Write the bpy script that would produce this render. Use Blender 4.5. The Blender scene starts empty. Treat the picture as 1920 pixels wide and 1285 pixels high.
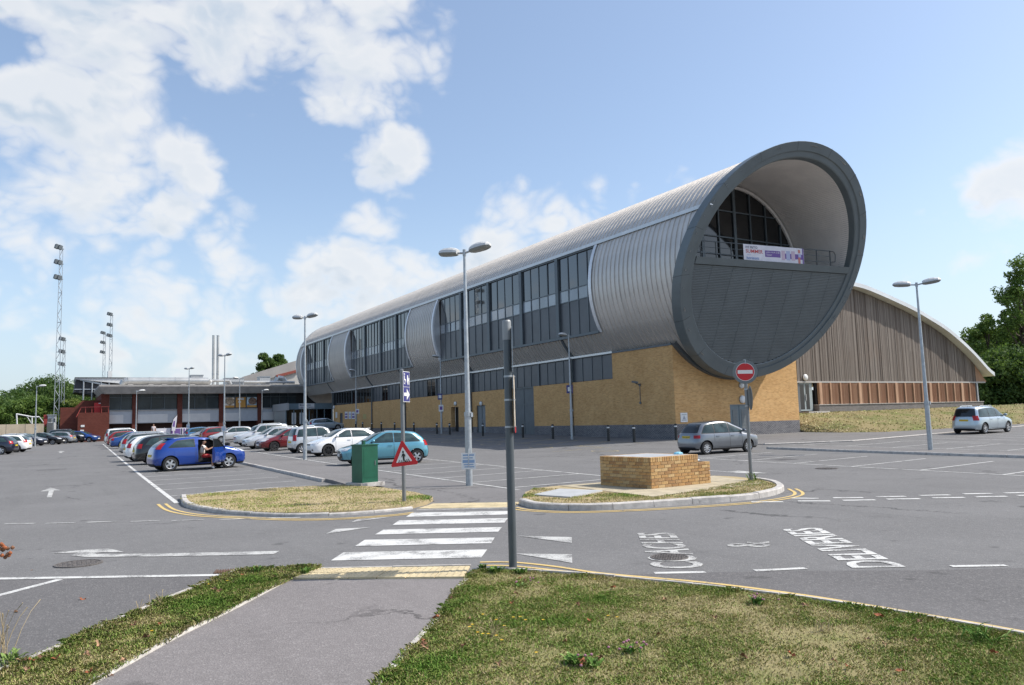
import bpy, bmesh, math, random
import numpy as np
from mathutils import Vector, Matrix
rnd = random.Random(7)
R_ = math.radians
scene = bpy.context.scene
col = scene.collection

# ------------------------------------------------------------------ camera
FPX, CXP, CYP, EYE = 1464.0, 960.0, 642.5, 1.75
PITCH = math.atan(145.5 * math.cos(.027) / FPX); ROLL = math.atan(.027); YAW = R_(30.3)
FW = np.array([math.sin(YAW) * math.cos(PITCH), math.cos(YAW) * math.cos(PITCH), math.sin(PITCH)])
_r = np.array([math.cos(YAW), -math.sin(YAW), 0]); _u = np.cross(_r, FW)
RT = _r * math.cos(ROLL) - _u * math.sin(ROLL); UP = _u * math.cos(ROLL) + _r * math.sin(ROLL)
CAM = np.array([0, 0, EYE])
cd = bpy.data.cameras.new('camera'); cam = bpy.data.objects.new('camera', cd); col.objects.link(cam)
cd.sensor_width = 36; cd.sensor_fit = 'HORIZONTAL'; cd.lens = FPX / 1920 * 36; cd.clip_start = .1; cd.clip_end = 9000
cam.matrix_world = Matrix(((RT[0], UP[0], -FW[0], 0), (RT[1], UP[1], -FW[1], 0), (RT[2], UP[2], -FW[2], EYE), (0, 0, 0, 1)))
scene.camera = cam

# ------------------------------------------------------------------ sun, sky, exposure
SUN_EL = R_(48.0)
sx, sy = math.cos(YAW - R_(4)), -math.sin(YAW - R_(4))   # the sun stands to the right of the view
sd = Vector((sx * math.cos(SUN_EL), sy * math.cos(SUN_EL), math.sin(SUN_EL)))
sl = bpy.data.lights.new('sun', 'SUN'); sl.energy = 4.2; sl.angle = R_(.5); sl.color = (1, .95, .87)
so = bpy.data.objects.new('sun', sl); col.objects.link(so); so.rotation_euler = sd.to_track_quat('Z', 'Y').to_euler()
so.location = (60, -40, 80)
vs = scene.view_settings; vs.view_transform = 'Standard'; vs.look = 'None'; vs.gamma = 1; vs.use_curve_mapping = False; vs.exposure = .30
w = bpy.data.worlds.new('World'); scene.world = w; w.use_nodes = True
nt = w.node_tree; nt.nodes.clear()
def N(t, typ, **kw):
    n = t.nodes.new(typ)
    for k, v in kw.items(): setattr(n, k, v)
    return n
def M2(t, op, a, b=None, c=None, clamp=False):
    n = t.nodes.new('ShaderNodeMath'); n.operation = op; n.use_clamp = clamp
    for i, v in enumerate((a, b, c)):
        if v is None: continue
        if isinstance(v, (int, float)): n.inputs[i].default_value = v
        else: t.links.new(v, n.inputs[i])
    return n.outputs[0]
def VM(t, op, a, b=None):
    n = t.nodes.new('ShaderNodeVectorMath'); n.operation = op
    for i, v in enumerate((a, b)):
        if v is None: continue
        if isinstance(v, (tuple, list)): n.inputs[i].default_value = v
        else: t.links.new(v, n.inputs[i])
    return n
def MAPR(t, v, a, b, c=0., d=1., smooth=True):
    n = t.nodes.new('ShaderNodeMapRange'); n.interpolation_type = 'SMOOTHSTEP' if smooth else 'LINEAR'
    t.links.new(v, n.inputs[0])
    for i, q in enumerate((a, b, c, d)): n.inputs[i + 1].default_value = q
    return n.outputs[0]
def NOISE(t, vec, scale, detail=4, rough=.55, lac=2.0):
    n = t.nodes.new('ShaderNodeTexNoise'); n.inputs['Scale'].default_value = scale; n.inputs['Detail'].default_value = detail
    n.inputs['Roughness'].default_value = rough; n.inputs['Lacunarity'].default_value = lac
    if vec is not None: t.links.new(vec, n.inputs['Vector'])
    return n
def MIXC(t, f, a, b, blend='MIX'):
    n = t.nodes.new('ShaderNodeMix'); n.data_type = 'RGBA'; n.blend_type = blend
    for i, v in ((0, f), (6, a), (7, b)):
        if isinstance(v, (int, float)): n.inputs[i].default_value = v
        elif isinstance(v, tuple): n.inputs[i].default_value = (*v[:3], 1)
        else: t.links.new(v, n.inputs[i])
    return n.outputs[2]
def ray(x, y):
    d = FW * FPX + RT * (x - CXP) - UP * (y - CYP); return d / np.linalg.norm(d)
sky = N(nt, 'ShaderNodeTexSky', sky_type='NISHITA', sun_disc=False, sun_elevation=SUN_EL, sun_rotation=math.atan2(sx, sy))
sky.air_density = 1.0; sky.dust_density = 1.6; sky.ozone_density = 1.5
tc = N(nt, 'ShaderNodeTexCoord'); dirv = VM(nt, 'NORMALIZE', tc.outputs['Generated']).outputs[0]
sep = N(nt, 'ShaderNodeSeparateXYZ'); nt.links.new(dirv, sep.inputs[0])
# cumulus field: billowing heaps, lit from the sun's side
HEAPS = [((60, 160), .22, .42), ((180, 60), .2, .40), ((150, 300), .24, .42), ((330, 350), .2, .38), ((480, 70), .2, .42), ((640, 110), .2, .40), ((770, 150), .12, .30),
         ((40, 460), .2, .34), ((220, 540), .26, .25), ((420, 590), .22, .25), ((120, 680), .28, .2), ((560, 620), .25, .25), ((690, 290), .09, .30), ((760, 290), .11, .34), ((810, 330), .08, .28), ((620, 470), .14, .38), ((700, 440), .10, .30), ((740, 520), .14, .34), ((950, 420), .15, .44), ((1080, 395), .14, .44), ((1180, 375), .10, .38), ((1275, 325), .08, .44),
         ((1850, 355), .12, .42), ((1930, 330), .13, .42)]
CLEAR = [((1350, 60), .34, .30), ((1700, 90), .36, .3), ((1500, 200), .2, .25), ((500, 260), .16, .30), ((900, 300), .12, .25), ((570, 400), .10, .25), ((10, 90), .05, .3), ((1020, 200), .2, .25), ((820, 420), .07, .2)]
def cloud_density(vec):
    wn = NOISE(nt, vec, 7.0, 3)
    off = N(nt, 'ShaderNodeVectorMath', operation='SCALE'); nt.links.new(VM(nt, 'SUBTRACT', wn.outputs['Color'], (.5, .5, .5)).outputs[0], off.inputs[0]); off.inputs[3].default_value = .055
    q = VM(nt, 'MULTIPLY', VM(nt, 'ADD', vec, off.outputs[0]).outputs[0], (1, 1, 1.35)).outputs[0]
    big = NOISE(nt, q, 2.6, 1, .5).outputs[0]; fb = NOISE(nt, q, 9., 6, .60).outputs[0]
    puffs = None
    for sc_, am in ((11., .38), (25., .20), (56., .10)):
        nn_ = NOISE(nt, q, sc_, 0).outputs[0]
        c_ = M2(nt, 'MULTIPLY', M2(nt, 'SUBTRACT', M2(nt, 'ABSOLUTE', M2(nt, 'SUBTRACT', M2(nt, 'MULTIPLY', nn_, 2.), 1.)), .24), am)
        puffs = c_ if puffs is None else M2(nt, 'ADD', puffs, c_)
    d = M2(nt, 'ADD', M2(nt, 'MULTIPLY', big, .6), M2(nt, 'MULTIPLY', fb, .66)); d = M2(nt, 'ADD', M2(nt, 'SUBTRACT', d, .735), puffs)
    heap = clear = None
    for (px_, py_), rad, amp in HEAPS:
        b = MAPR(nt, VM(nt, 'DISTANCE', vec, tuple(float(q_) for q_ in ray(px_, py_))).outputs['Value'], rad, 0., 0., amp); heap = b if heap is None else M2(nt, 'MAXIMUM', heap, b)
    for (px_, py_), rad, amp in CLEAR:
        b = MAPR(nt, VM(nt, 'DISTANCE', vec, tuple(float(q_) for q_ in ray(px_, py_))).outputs['Value'], rad, 0., 0., amp); clear = b if clear is None else M2(nt, 'MAXIMUM', clear, b)
    return M2(nt, 'SUBTRACT', M2(nt, 'ADD', d, heap), clear)
dens = cloud_density(dirv)
dens2 = cloud_density(VM(nt, 'ADD', dirv, tuple(float(q_) * .030 for q_ in sd)).outputs[0])
mask = M2(nt, 'MULTIPLY', MAPR(nt, dens, -.02, .27), MAPR(nt, sep.outputs[2], -.02, .03))
lit = MAPR(nt, M2(nt, 'SUBTRACT', dens, dens2), -.10, .12)
core = M2(nt, 'MULTIPLY', MAPR(nt, dens, .08, .42), M2(nt, 'SUBTRACT', 1.0, M2(nt, 'MULTIPLY', lit, .70)), clamp=True)
ccol = MIXC(nt, core, (.60, .60, .60), (.36, .425, .50))
haze_mix = MAPR(nt, sep.outputs[2], .30, -.02)
skyc = VM(nt, 'SCALE', sky.outputs[0]); skyc.inputs[3].default_value = .126
skyh = MIXC(nt, M2(nt, 'ADD', M2(nt, 'MULTIPLY', haze_mix, .52), .12), skyc.outputs[0], (.415, .50, .60))
fin = MIXC(nt, M2(nt, 'MULTIPLY', mask, .88), skyh, ccol)
bg = N(nt, 'ShaderNodeBackground'); nt.links.new(fin, bg.inputs[0]); bg.inputs[1].default_value = 1.28
wo = N(nt, 'ShaderNodeOutputWorld'); nt.links.new(bg.outputs[0], wo.inputs[0])

# ------------------------------------------------------------------ measuring helpers (the lie of the land, sight lines to surveyed planes)
def sm(t): t = min(1, max(0, t)); return t * t * (3 - 2 * t)
def spl(t, w=6.): return w * math.log1p(math.exp(t / w)) if t / w < 30 else t
def terr(X, Y):
    d = min(.505 * X + .863 * Y, 125.); t = sm((X - 10) / 18.)
    return .0058 * spl(d - 32) * (1 - t) + .0188 * spl(d - 33) * t
def GZ(x, y, z=0.): d = ray(x, y); return CAM + d * ((z - EYE) / d[2])
def GT(x, y):
    z = 0
    for i in range(50):
        p = GZ(x, y, z); z = .5 * z + .5 * terr(p[0], p[1])
    return p
def onX(x, y, X): d = ray(x, y); return CAM + d * (X / d[0])
def onY(x, y, Y): d = ray(x, y); return CAM + d * (Y / d[1])

# ------------------------------------------------------------------ mesh helpers
ORG = {}
def empty(name, loc=(0, 0, 0), rz=0., label=None, cat=None, group=None, kind=None):
    o = bpy.data.objects.new(name, None); col.objects.link(o); o.location = loc; o.rotation_euler = (0, 0, rz); o.empty_display_size = .2
    ORG[o.name] = Vector(loc); return tag(o, label, cat, group, kind)
def tag(o, label=None, cat=None, group=None, kind=None):
    if label: o['label'] = label
    if cat: o['category'] = cat
    if group: o['group'] = group
    if kind: o['kind'] = kind
    return o
def mkobj(name, me, parent=None, mats=None):
    o = bpy.data.objects.new(name, me); col.objects.link(o)
    if parent is not None:
        o.parent = parent
        ORG[o.name] = ORG.get(parent.name, Vector((0, 0, 0)))
    if mats and not me.materials:
        for m in (mats if isinstance(mats, (list, tuple)) else [mats]): me.materials.append(m)
    return o
class MB:
    def __init__(s): s.v = []; s.f = []; s.m = []
    def add(s, vs, fs, m=0):
        k = len(s.v); s.v += [tuple(float(c) for c in p) for p in vs]
        for f in fs: s.f.append(tuple(i + k for i in f)); s.m.append(m)
        return s
    def quad(s, a, b, c, d, m=0): return s.add([a, b, c, d], [(0, 1, 2, 3)], m)
    def poly(s, pts, m=0): return s.add(pts, [tuple(range(len(pts)))], m)
    def box(s, x0, x1, y0, y1, z0, z1, m=0):
        return s.add([(x0, y0, z0), (x1, y0, z0), (x1, y1, z0), (x0, y1, z0), (x0, y0, z1), (x1, y0, z1), (x1, y1, z1), (x0, y1, z1)],
                     [(0, 3, 2, 1), (4, 5, 6, 7), (0, 1, 5, 4), (1, 2, 6, 5), (2, 3, 7, 6), (3, 0, 4, 7)], m)
    def obox(s, c, ax, ay, az, m=0):       # oriented box: centre and three half-axes
        c, ax, ay, az = (np.array(q, float) for q in (c, ax, ay, az))
        vs = [c + i * ax + j * ay + k * az for k in (-1, 1) for (i, j) in ((-1, -1), (1, -1), (1, 1), (-1, 1))]
        return s.add(vs, [(0, 3, 2, 1), (4, 5, 6, 7), (0, 1, 5, 4), (1, 2, 6, 5), (2, 3, 7, 6), (3, 0, 4, 7)], m)
    def bar(s, p, q, w, h=None, up=(0, 0, 1), m=0):
        p, q = np.array(p, float), np.array(q, float); d = (q - p) / 2; L = np.linalg.norm(d)
        u = np.array(up, float); sd_ = np.cross(d / L, u)
        if np.linalg.norm(sd_) < 1e-4: sd_ = np.cross(d / L, (1, 0, 0))
        sd_ /= np.linalg.norm(sd_); u2 = np.cross(sd_, d / L)
        return s.obox((p + q) / 2, d, sd_ * w / 2, u2 * (h or w) / 2, m)
    def tube(s, p, q, r0, r1=None, n=10, m=0, cap=True):
        p, q = np.array(p, float), np.array(q, float); r1 = r0 if r1 is None else r1
        d = (q - p) / np.linalg.norm(q - p); a = np.cross(d, (0, 0, 1) if abs(d[2]) < .9 else (1, 0, 0)); a /= np.linalg.norm(a); b = np.cross(d, a)
        vs = [];
        for c, r in ((p, r0), (q, r1)):
            for i in range(n): t = 2 * math.pi * i / n; vs.append(c + r * (a * math.cos(t) + b * math.sin(t)))
        fs = [(i, (i + 1) % n, n + (i + 1) % n, n + i) for i in range(n)]
        if cap: fs += [tuple(range(n - 1, -1, -1)), tuple(range(n, 2 * n))]
        return s.add(vs, fs, m)
    def path(s, pts, rs, n=8, m=0):
        for i in range(len(pts) - 1):
            s.tube(pts[i], pts[i + 1], rs[i] if hasattr(rs, '__len__') else rs, rs[i + 1] if hasattr(rs, '__len__') else rs, n, m)
        return s
    def lathe(s, prof, n=16, c=(0, 0, 0), axis='z', m=0):
        vs = []
        for r, h in prof:
            for i in range(n):
                t = 2 * math.pi * i / n; a, b = r * math.cos(t), r * math.sin(t)
                p = {'z': (a, b, h), 'y': (a, h, b), 'x': (h, a, b)}[axis]; vs.append((p[0] + c[0], p[1] + c[1], p[2] + c[2]))
        fs = [(j * n + i, j * n + (i + 1) % n, (j + 1) * n + (i + 1) % n, (j + 1) * n + i) for j in range(len(prof) - 1) for i in range(n)]
        return s.add(vs, fs, m)
    def prism(s, poly, fn, t0, t1, m=0, m2=None):   # extrude a 2D outline: fn(u, v, t) -> point
        n = len(poly); vs = [fn(u, v, t0) for u, v in poly] + [fn(u, v, t1) for u, v in poly]
        s.add(vs, [tuple(range(n - 1, -1, -1))] + [(i, (i + 1) % n, n + (i + 1) % n, n + i) for i in range(n)], m if m2 is None else m2)
        return s.add(vs[n:], [tuple(range(n))], m)
    def mesh(s, name, off=(0, 0, 0), smooth=False, fix=True):
        me = bpy.data.meshes.new(name); me.from_pydata([(a - off[0], b - off[1], c - off[2]) for a, b, c in s.v], [], s.f)
        me.polygons.foreach_set('material_index', s.m)
        if fix:
            bm = bmesh.new(); bm.from_mesh(me); bmesh.ops.recalc_face_normals(bm, faces=bm.faces); bm.to_mesh(me); bm.free()
        if smooth:
            me.polygons.foreach_set('use_smooth', [True] * len(me.polygons))
            me.set_sharp_from_angle(angle=R_(35))
        me.update(); return me
    def build(s, name, mats, parent=None, smooth=False, local=False, fix=True):
        off = (0, 0, 0) if (local or parent is None) else ORG.get(parent.name, (0, 0, 0))
        return mkobj(name, s.mesh(name, off, smooth, fix), parent, mats)
def children(o): return [c for c in bpy.data.objects if c.parent == o]
def copy_tree(o, parent=None, kids=None):
    kids = kids if kids is not None else KIDS
    c = o.copy(); col.objects.link(c); c.parent = parent
    ORG[c.name] = ORG.get(o.name, Vector((0, 0, 0)))
    for ch in kids.get(o.name, []): copy_tree(ch, c, kids)
    return c
KIDS = {}
def note_kids(o):
    KIDS[o.name] = list(o.children)
    for c in o.children: note_kids(c)

# ------------------------------------------------------------------ materials
MATS = {}
def mat(name, base, rough=.6, metal=0., var=.0, vscale=3., bump=0., bscale=40., coat=0., spec=.5, dirt=None, coord='Object', stretch=None, rvar=0.):
    if name in MATS: return MATS[name]
    m = bpy.data.materials.new(name); m.use_nodes = True; t = m.node_tree; b = t.nodes['Principled BSDF']
    b.inputs['Roughness'].default_value = rough; b.inputs['Metallic'].default_value = metal; b.inputs['Coat Weight'].default_value = coat
    b.inputs['Specular IOR Level'].default_value = spec; b.inputs['Coat Roughness'].default_value = .05
    tcn = N(t, 'ShaderNodeTexCoord'); vec = tcn.outputs[coord]
    if stretch: vec = VM(t, 'MULTIPLY', vec, stretch).outputs[0]
    if var:
        n = NOISE(t, vec, vscale, 5, .6)
        f = MAPR(t, n.outputs[0], .3, .7)
        lo = tuple(max(0, c * (1 - var)) for c in base); hi = tuple(min(1, c * (1 + var)) for c in base)
        c = MIXC(t, f, lo, hi)
        if dirt:
            dn = NOISE(t, vec, dirt[1], 6, .65); c = MIXC(t, MAPR(t, dn.outputs[0], dirt[2], dirt[3]), c, dirt[0])
        t.links.new(c, b.inputs['Base Color'])
        if rvar: t.links.new(MAPR(t, n.outputs[0], .3, .7, rough - rvar, rough + rvar), b.inputs['Roughness'])
    else: b.inputs['Base Color'].default_value = (*base, 1)
    if bump:
        n2 = NOISE(t, vec, bscale, 4, .6); bn = N(t, 'ShaderNodeBump'); bn.inputs['Strength'].default_value = bump; bn.inputs['Distance'].default_value = .02
        t.links.new(n2.outputs[0], bn.inputs['Height']); t.links.new(bn.outputs[0], b.inputs['Normal'])
    MATS[name] = m; return m
def asphalt(name, base, seed):
    m = bpy.data.materials.new(name); m.use_nodes = True; t = m.node_tree; b = t.nodes['Principled BSDF']
    g = N(t, 'ShaderNodeNewGeometry').outputs['Position']
    fine_ = NOISE(t, g, 95., 2, .7).outputs[0]; mid = NOISE(t, g, 9., 4, .6).outputs[0]; big_ = NOISE(t, g, .35, 5, .6).outputs[0]
    vor = N(t, 'ShaderNodeTexVoronoi'); vor.inputs['Scale'].default_value = 70.; t.links.new(g, vor.inputs['Vector'])
    speck = MAPR(t, vor.outputs['Color'], .62, .95)
    c = MIXC(t, MAPR(t, fine_, .3, .7), tuple(q * .72 for q in base), tuple(q * 1.22 for q in base))
    c = MIXC(t, MAPR(t, mid, .35, .65), c, MIXC(t, .5, c, tuple(q * .8 for q in base)))
    c = MIXC(t, M2(t, 'MULTIPLY', MAPR(t, big_, .35, .7), .55), c, tuple(q * 1.18 for q in base))
    c = MIXC(t, M2(t, 'MULTIPLY', speck, .28), c, (.42, .40, .38))
    st = NOISE(t, VM(t, 'ADD', g, (seed, 3.1, 0)).outputs[0], .9, 6, .7).outputs[0]
    c = MIXC(t, M2(t, 'MULTIPLY', MAPR(t, st, .60, .72), .3), c, tuple(q * .5 for q in base))
    mp = N(t, 'ShaderNodeMapping'); mp.inputs['Scale'].default_value = (2.2, .12, 1); mp.inputs['Rotation'].default_value = (0, 0, .35); t.links.new(g, mp.inputs[0])
    tr = NOISE(t, mp.outputs[0], .8, 4, .6).outputs[0]
    c = MIXC(t, M2(t, 'MULTIPLY', MAPR(t, tr, .5, .75), .22), c, tuple(q * .62 for q in base))
    # cracks, oil drips and polished tracks
    v2 = N(t, 'ShaderNodeTexVoronoi', feature='DISTANCE_TO_EDGE'); v2.inputs['Scale'].default_value = .22
    wv_ = NOISE(t, g, 1.3, 4, .7); t.links.new(VM(t, 'ADD', g, VM(t, 'MULTIPLY', wv_.outputs['Color'], (1.6, 1.6, 0)).outputs[0]).outputs[0], v2.inputs['Vector'])
    ck = M2(t, 'MULTIPLY', MAPR(t, v2.outputs['Distance'], .013, .003), MAPR(t, NOISE(t, g, .16, 2).outputs[0], .50, .60))
    c = MIXC(t, M2(t, 'MULTIPLY', ck, .75), c, tuple(q * .35 for q in base))
    oil = NOISE(t, VM(t, 'ADD', g, (seed * 3, 7.7, 0)).outputs[0], 1.9, 3, .55).outputs[0]
    c = MIXC(t, M2(t, 'MULTIPLY', MAPR(t, oil, .64, .73), .52), c, tuple(q * .38 for q in base))
    pt = NOISE(t, g, 3.6, 5, .75).outputs[0]
    c = MIXC(t, M2(t, 'MULTIPLY', MAPR(t, pt, .56, .72), .25), c, tuple(q * 1.45 for q in base))
    t.links.new(c, b.inputs['Base Color']); b.inputs['Roughness'].default_value = .9; b.inputs['Specular IOR Level'].default_value = .25
    bn = N(t, 'ShaderNodeBump'); bn.inputs['Strength'].default_value = .5; bn.inputs['Distance'].default_value = .006
    t.links.new(vor.outputs['Distance'], bn.inputs['Height']); t.links.new(bn.outputs[0], b.inputs['Normal'])
    MATS[name] = m; return m
ROAD = asphalt('asphalt_road', (.158, .155, .153), 1.0)
PATHM = asphalt('asphalt_path', (.200, .183, .178), 9.0)
FOOT = asphalt('asphalt_footway', (.172, .165, .162), 5.0)
def paint_mat(name, base, wear):
    m = bpy.data.materials.new(name); m.use_nodes = True; t = m.node_tree; b = t.nodes['Principled BSDF']
    g = N(t, 'ShaderNodeNewGeometry').outputs['Position']
    n1 = NOISE(t, g, 55., 3, .7).outputs[0]; n2 = NOISE(t, g, 2.5, 5, .65).outputs[0]
    f = MAPR(t, M2(t, 'ADD', M2(t, 'MULTIPLY', n1, .55), M2(t, 'MULTIPLY', n2, .6)), wear, wear + .16)
    t.links.new(MIXC(t, f, base, (.17, .165, .16)), b.inputs['Base Color']); b.inputs['Roughness'].default_value = .8; MATS[name] = m; return m
WHITE = paint_mat('road_paint_white', (.58, .575, .55), .555)
WORN = paint_mat('road_paint_worn', (.50, .495, .47), .515)
YELLOW = paint_mat('road_paint_yellow', (.60, .43, .16), .60)
CONC = mat('concrete_kerb', (.46, .435, .405), .9, var=.18, vscale=6, bump=.4, bscale=60, coord='Object', dirt=((.16, .14, .12), 3.5, .58, .75))
GALV = mat('galvanised_steel', (.40, .43, .45), .45, .5, var=.12, vscale=9)
GREYP = mat('grey_powder_coat', (.125, .135, .14), .5, .0, var=.08, vscale=4)
DKGREY = mat('dark_grey_metal', (.105, .122, .133), .45, .2, var=.10, vscale=1.2)
BLACK = mat('black_plastic', (.015, .015, .016), .5)
RUBBER = mat('tyre_rubber', (.018, .018, .019), .85, var=.2, vscale=8)
ALLOY = mat('alloy_rim', (.55, .56, .58), .3, .85)
BLKALLOY = mat('black_alloy_rim', (.02, .02, .022), .3, .4)
CHROME = mat('chrome', (.7, .7, .72), .12, 1.)
WHITEP = mat('white_coating', (.72, .72, .70), .45, var=.06, vscale=5)

# ================================================================== THE GROUND
xs = [-4000, -1500, -600, -300, -160, -110, -80, -60] + list(range(-50, 96, 1)) + [105, 120, 150, 200, 300, 600, 1500, 4000]
ys = [-600, -200, -80, -40, -25] + list(range(-15, 146, 1)) + [155, 170, 200, 260, 400, 800, 2000, 6000]
mb = MB(); nx = len(xs)
mb.v = [(x, y, terr(x, y)) for y in ys for x in xs]
mb.f = [(j * nx + i, j * nx + i + 1, (j + 1) * nx + i + 1, (j + 1) * nx + i) for j in range(len(ys) - 1) for i in range(nx - 1)]
mb.m = [0] * len(mb.f)
road = tag(mb.build('road', ROAD, smooth=True, fix=False), kind='structure', label='grey asphalt car park and access road across the whole foreground')

def px(pts): return [GT(*p)[:2] for p in pts]
def drape(pts, dz, seg=1.0):
    """closed outline (x,y) -> list of 3D points following the land"""
    out = []
    n = len(pts)
    for i in range(n):
        a, b = np.array(pts[i]), np.array(pts[(i + 1) % n]); k = max(1, int(np.linalg.norm(b - a) / seg))
        for j in range(k):
            p = a + (b - a) * j / k; out.append((p[0], p[1], terr(p[0], p[1]) + dz))
    return out
def mark(name, pts, m=WHITE, dz=.006):
    mb = MB(); mb.poly(drape(pts, dz, 3.)); return mb.build(name, m, road, fix=False)
def stripe(name, a, b, wd, m=WHITE, dz=.006):
    a, b = np.array(a[:2]), np.array(b[:2]); L = np.linalg.norm(b - a); d = (b - a) / L; s = np.array((-d[1], d[0])) * wd / 2; k = max(1, int(L / 1.5))
    mb = MB(); pr = None
    for i in range(k + 1):
        p = a + (b - a) * i / k; c = [(q[0], q[1], terr(*q) + dz) for q in (p - s, p + s)]
        if pr: mb.quad(pr[0], c[0], c[1], pr[1])
        pr = c
    return mb.build(name, m, road, fix=False)
def band(name, pts, wd, m, dz=.006, parent=None):
    pts = [np.array(p[:2]) for p in pts]; mb = MB(); pr = None
    for i, p in enumerate(pts):
        d = pts[min(i + 1, len(pts) - 1)] - pts[max(i - 1, 0)]; d /= np.linalg.norm(d); s = np.array((-d[1], d[0])) * wd / 2
        c = [(q[0], q[1], terr(*q) + dz) for q in (p - s, p + s)]
        if pr: mb.quad(pr[0], c[0], c[1], pr[1])
        pr = c
    return mb.build(name, m, parent or road, fix=False)
def zp(q): return (560 + .29167 * q[0], 820 + .29167 * q[1])
# zebra crossing
for q in ([(690, 514), (730, 487), (1372, 476), (1345, 499)], [(603, 566), (645, 537), (1346, 522), (1322, 551)], [(490, 628), (545, 597), (1308, 580), (1282, 610)],
          [(362, 703), (425, 662), (1260, 647), (1238, 684)], [(207, 796), (288, 743), (1212, 724), (1175, 776)]):
    mark('zebra_stripe', px([zp(p) for p in q]), WHITE)
for q in ([(1408, 636), (1755, 645), (1757, 683)], [(1398, 751), (1757, 755), (1759, 811)], [(340, 548), (385, 527), (605, 513)], [(175, 623), (240, 592), (465, 581)]):
    mark('hump_triangle', px([zp(p) for p in q]), WORN)
def zq(q): return (q[0] / 3., 860 + q[1] / 3.)
mark('turn_arrow', px([zq(p) for p in [(285, 535), (430, 519), (600, 508), (640, 514), (700, 529), (580, 528), (530, 533), (545, 540), (870, 537), (1200, 530), (1572, 522), (1540, 540), (1200, 548), (870, 553), (480, 556), (400, 548), (425, 536), (440, 531)]]), WORN)
mark('straight_arrow', px([zq(p) for p in [(225, 187), (283, 165), (340, 179), (303, 181), (290, 219), (263, 219), (275, 184)]]), WORN)
mark('straight_arrow', px([(107, 847.5), (113, 846), (122, 846.5), (116, 848), (117, 849.5), (111, 849.5), (111.5, 848)]), WORN)
for a, b in (((30, 368), (195, 366)), ((257, 366), (420, 362)), ((485, 360), (655, 355)), ((730, 356), (895, 351)), ((965, 351), (1150, 345)), ((1232, 344), (1412, 339)), ((1500, 336), (1690, 333))):
    stripe('lane_dash', GT(*zq(a)), GT(*zq(b)), .10, WORN)
stripe('edge_line', GT(-60, 1087), GT(424, 1079), .12)
stripe('bay_line', GT(-20, 1122), GT(112, 1087.5), .10)
def rowL(Y): return 2.52 + .026 * (Y - 20)
stripe('aisle_line', (rowL(20.2), 20.2), (rowL(98), 98), .12)
for i in range(31):
    Y = 22.5 + 2.43 * i; x0 = rowL(Y) + .06
    stripe('bay_line', (x0, Y), (x0 + 3.9, Y + .25), .085)
def kerbX(Y): return 7.05 + .031 * (Y - 22)
def rowA(Y): return 10.05 + .035 * (Y - 16.5)
def rowB(Y): return 14.25 + .05 * (Y - 19.6)
stripe('bay_end_line', (rowA(15.6), 15.6), (rowA(80), 80), .085); stripe('bay_end_line', (rowB(17.0), 17.0), (rowB(80), 80), .085)
for i in range(28):
    Y = 17.75 + 2.34 * i; stripe('bay_line', (rowA(Y), Y), (rowB(Y), Y + .38), .085)
# bays to the right of the island
stripe('bay_end_line', GT(1290, 858), GT(1990, 896.5), .085)
for i in range(8):
    Y = 23.1 - 2.37 * i; x0 = 21.95 - .035 * (23 - Y) * 2; stripe('bay_line', (x0, Y), (x0 + 4.6, Y + .45), .085)
stripe('bay_end_line', (31.9, 6), (31.9, 27), .085); stripe('bay_end_line', (36.6, 6), (36.6, 25.6), .085)
for i in range(9):
    Y = 26.4 - 2.4 * i; stripe('bay_line', (31.9, Y), (36.5, Y + .3), .085)
for i in range(9):
    X = 37.5 + 2.4 * i; stripe('bay_line', (X, 20.5), (X + .4, 25.2), .085)
# give-way dashes on the right
def zr(q): return (1340 + .30208 * q[0], 860 + .30208 * q[1])
for a, b in (((228, 271), (425, 270)), ((475, 247), (645, 249)), ((735, 245), (922, 244)), ((1005, 239), (1185, 236)), ((1272, 231), (1460, 227)), ((1545, 221), (1722, 218)), ((1800, 216), (1990, 211)),
             ((517, 265), (718, 265)), ((795, 261), (997, 258)), ((1070, 254), (1275, 251)), ((1350, 246), (1550, 243)), ((1617, 239), (1812, 236)), ((1880, 231), (2080, 226))):
    stripe('give_way_dash', GT(*zr(a)), GT(*zr(b)), .16)
for a, b in (((248, 698), (566, 683)), ((1466, 671), (1812, 666))): stripe('lane_dash', GT(*zr(a)), GT(*zr(b)), .10)
mark('straight_arrow', px([(1360, 885.5), (1384, 883), (1443, 888), (1400, 888.5)]), WORN)
stripe('bay_line', GT(1325, 882.5), GT(1362, 885), .08)
# painted words
def text_flat(s, bold=0.):
    cu = bpy.data.curves.new('txt', 'FONT'); cu.body = s; cu.resolution_u = 3; cu.offset = bold
    o = bpy.data.objects.new('txt', cu); col.objects.link(o)
    dg = bpy.context.evaluated_depsgraph_get(); me = bpy.data.meshes.new_from_object(o.evaluated_get(dg))
    vs = np.array([v.co[:2] for v in me.vertices]); fs = [tuple(p.vertices) for p in me.polygons]
    bpy.data.objects.remove(o); bpy.data.curves.remove(cu); bpy.data.meshes.remove(me)
    mn, mx = vs.min(0), vs.max(0); return (vs - mn) / (mx - mn), fs, (mx - mn)
def text_into(mb, s, fn, m=0, bold=.006):
    vs, fs, _ = text_flat(s, bold); mb.add([fn(u, v) for u, v in vs], fs, m)
def ground_word(s, q, m, bold=.022):      # q: pixel corners start-base, end-base, end-top, start-top
    A, B, C_, D = [GT(*p)[:2] for p in q]
    def fn(u, v):
        p = (1 - u) * (1 - v) * A + u * (1 - v) * B + u * v * C_ + (1 - u) * v * D; return (p[0], p[1], terr(*p) + .006)
    mb = MB(); text_into(mb, s, fn, 0, bold); mb.build('painted_word', m, road, fix=False)
ground_word('COACHES', [(1325, 1066), (1264, 1000), (1194, 1000), (1222, 1067)], WORN)
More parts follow.
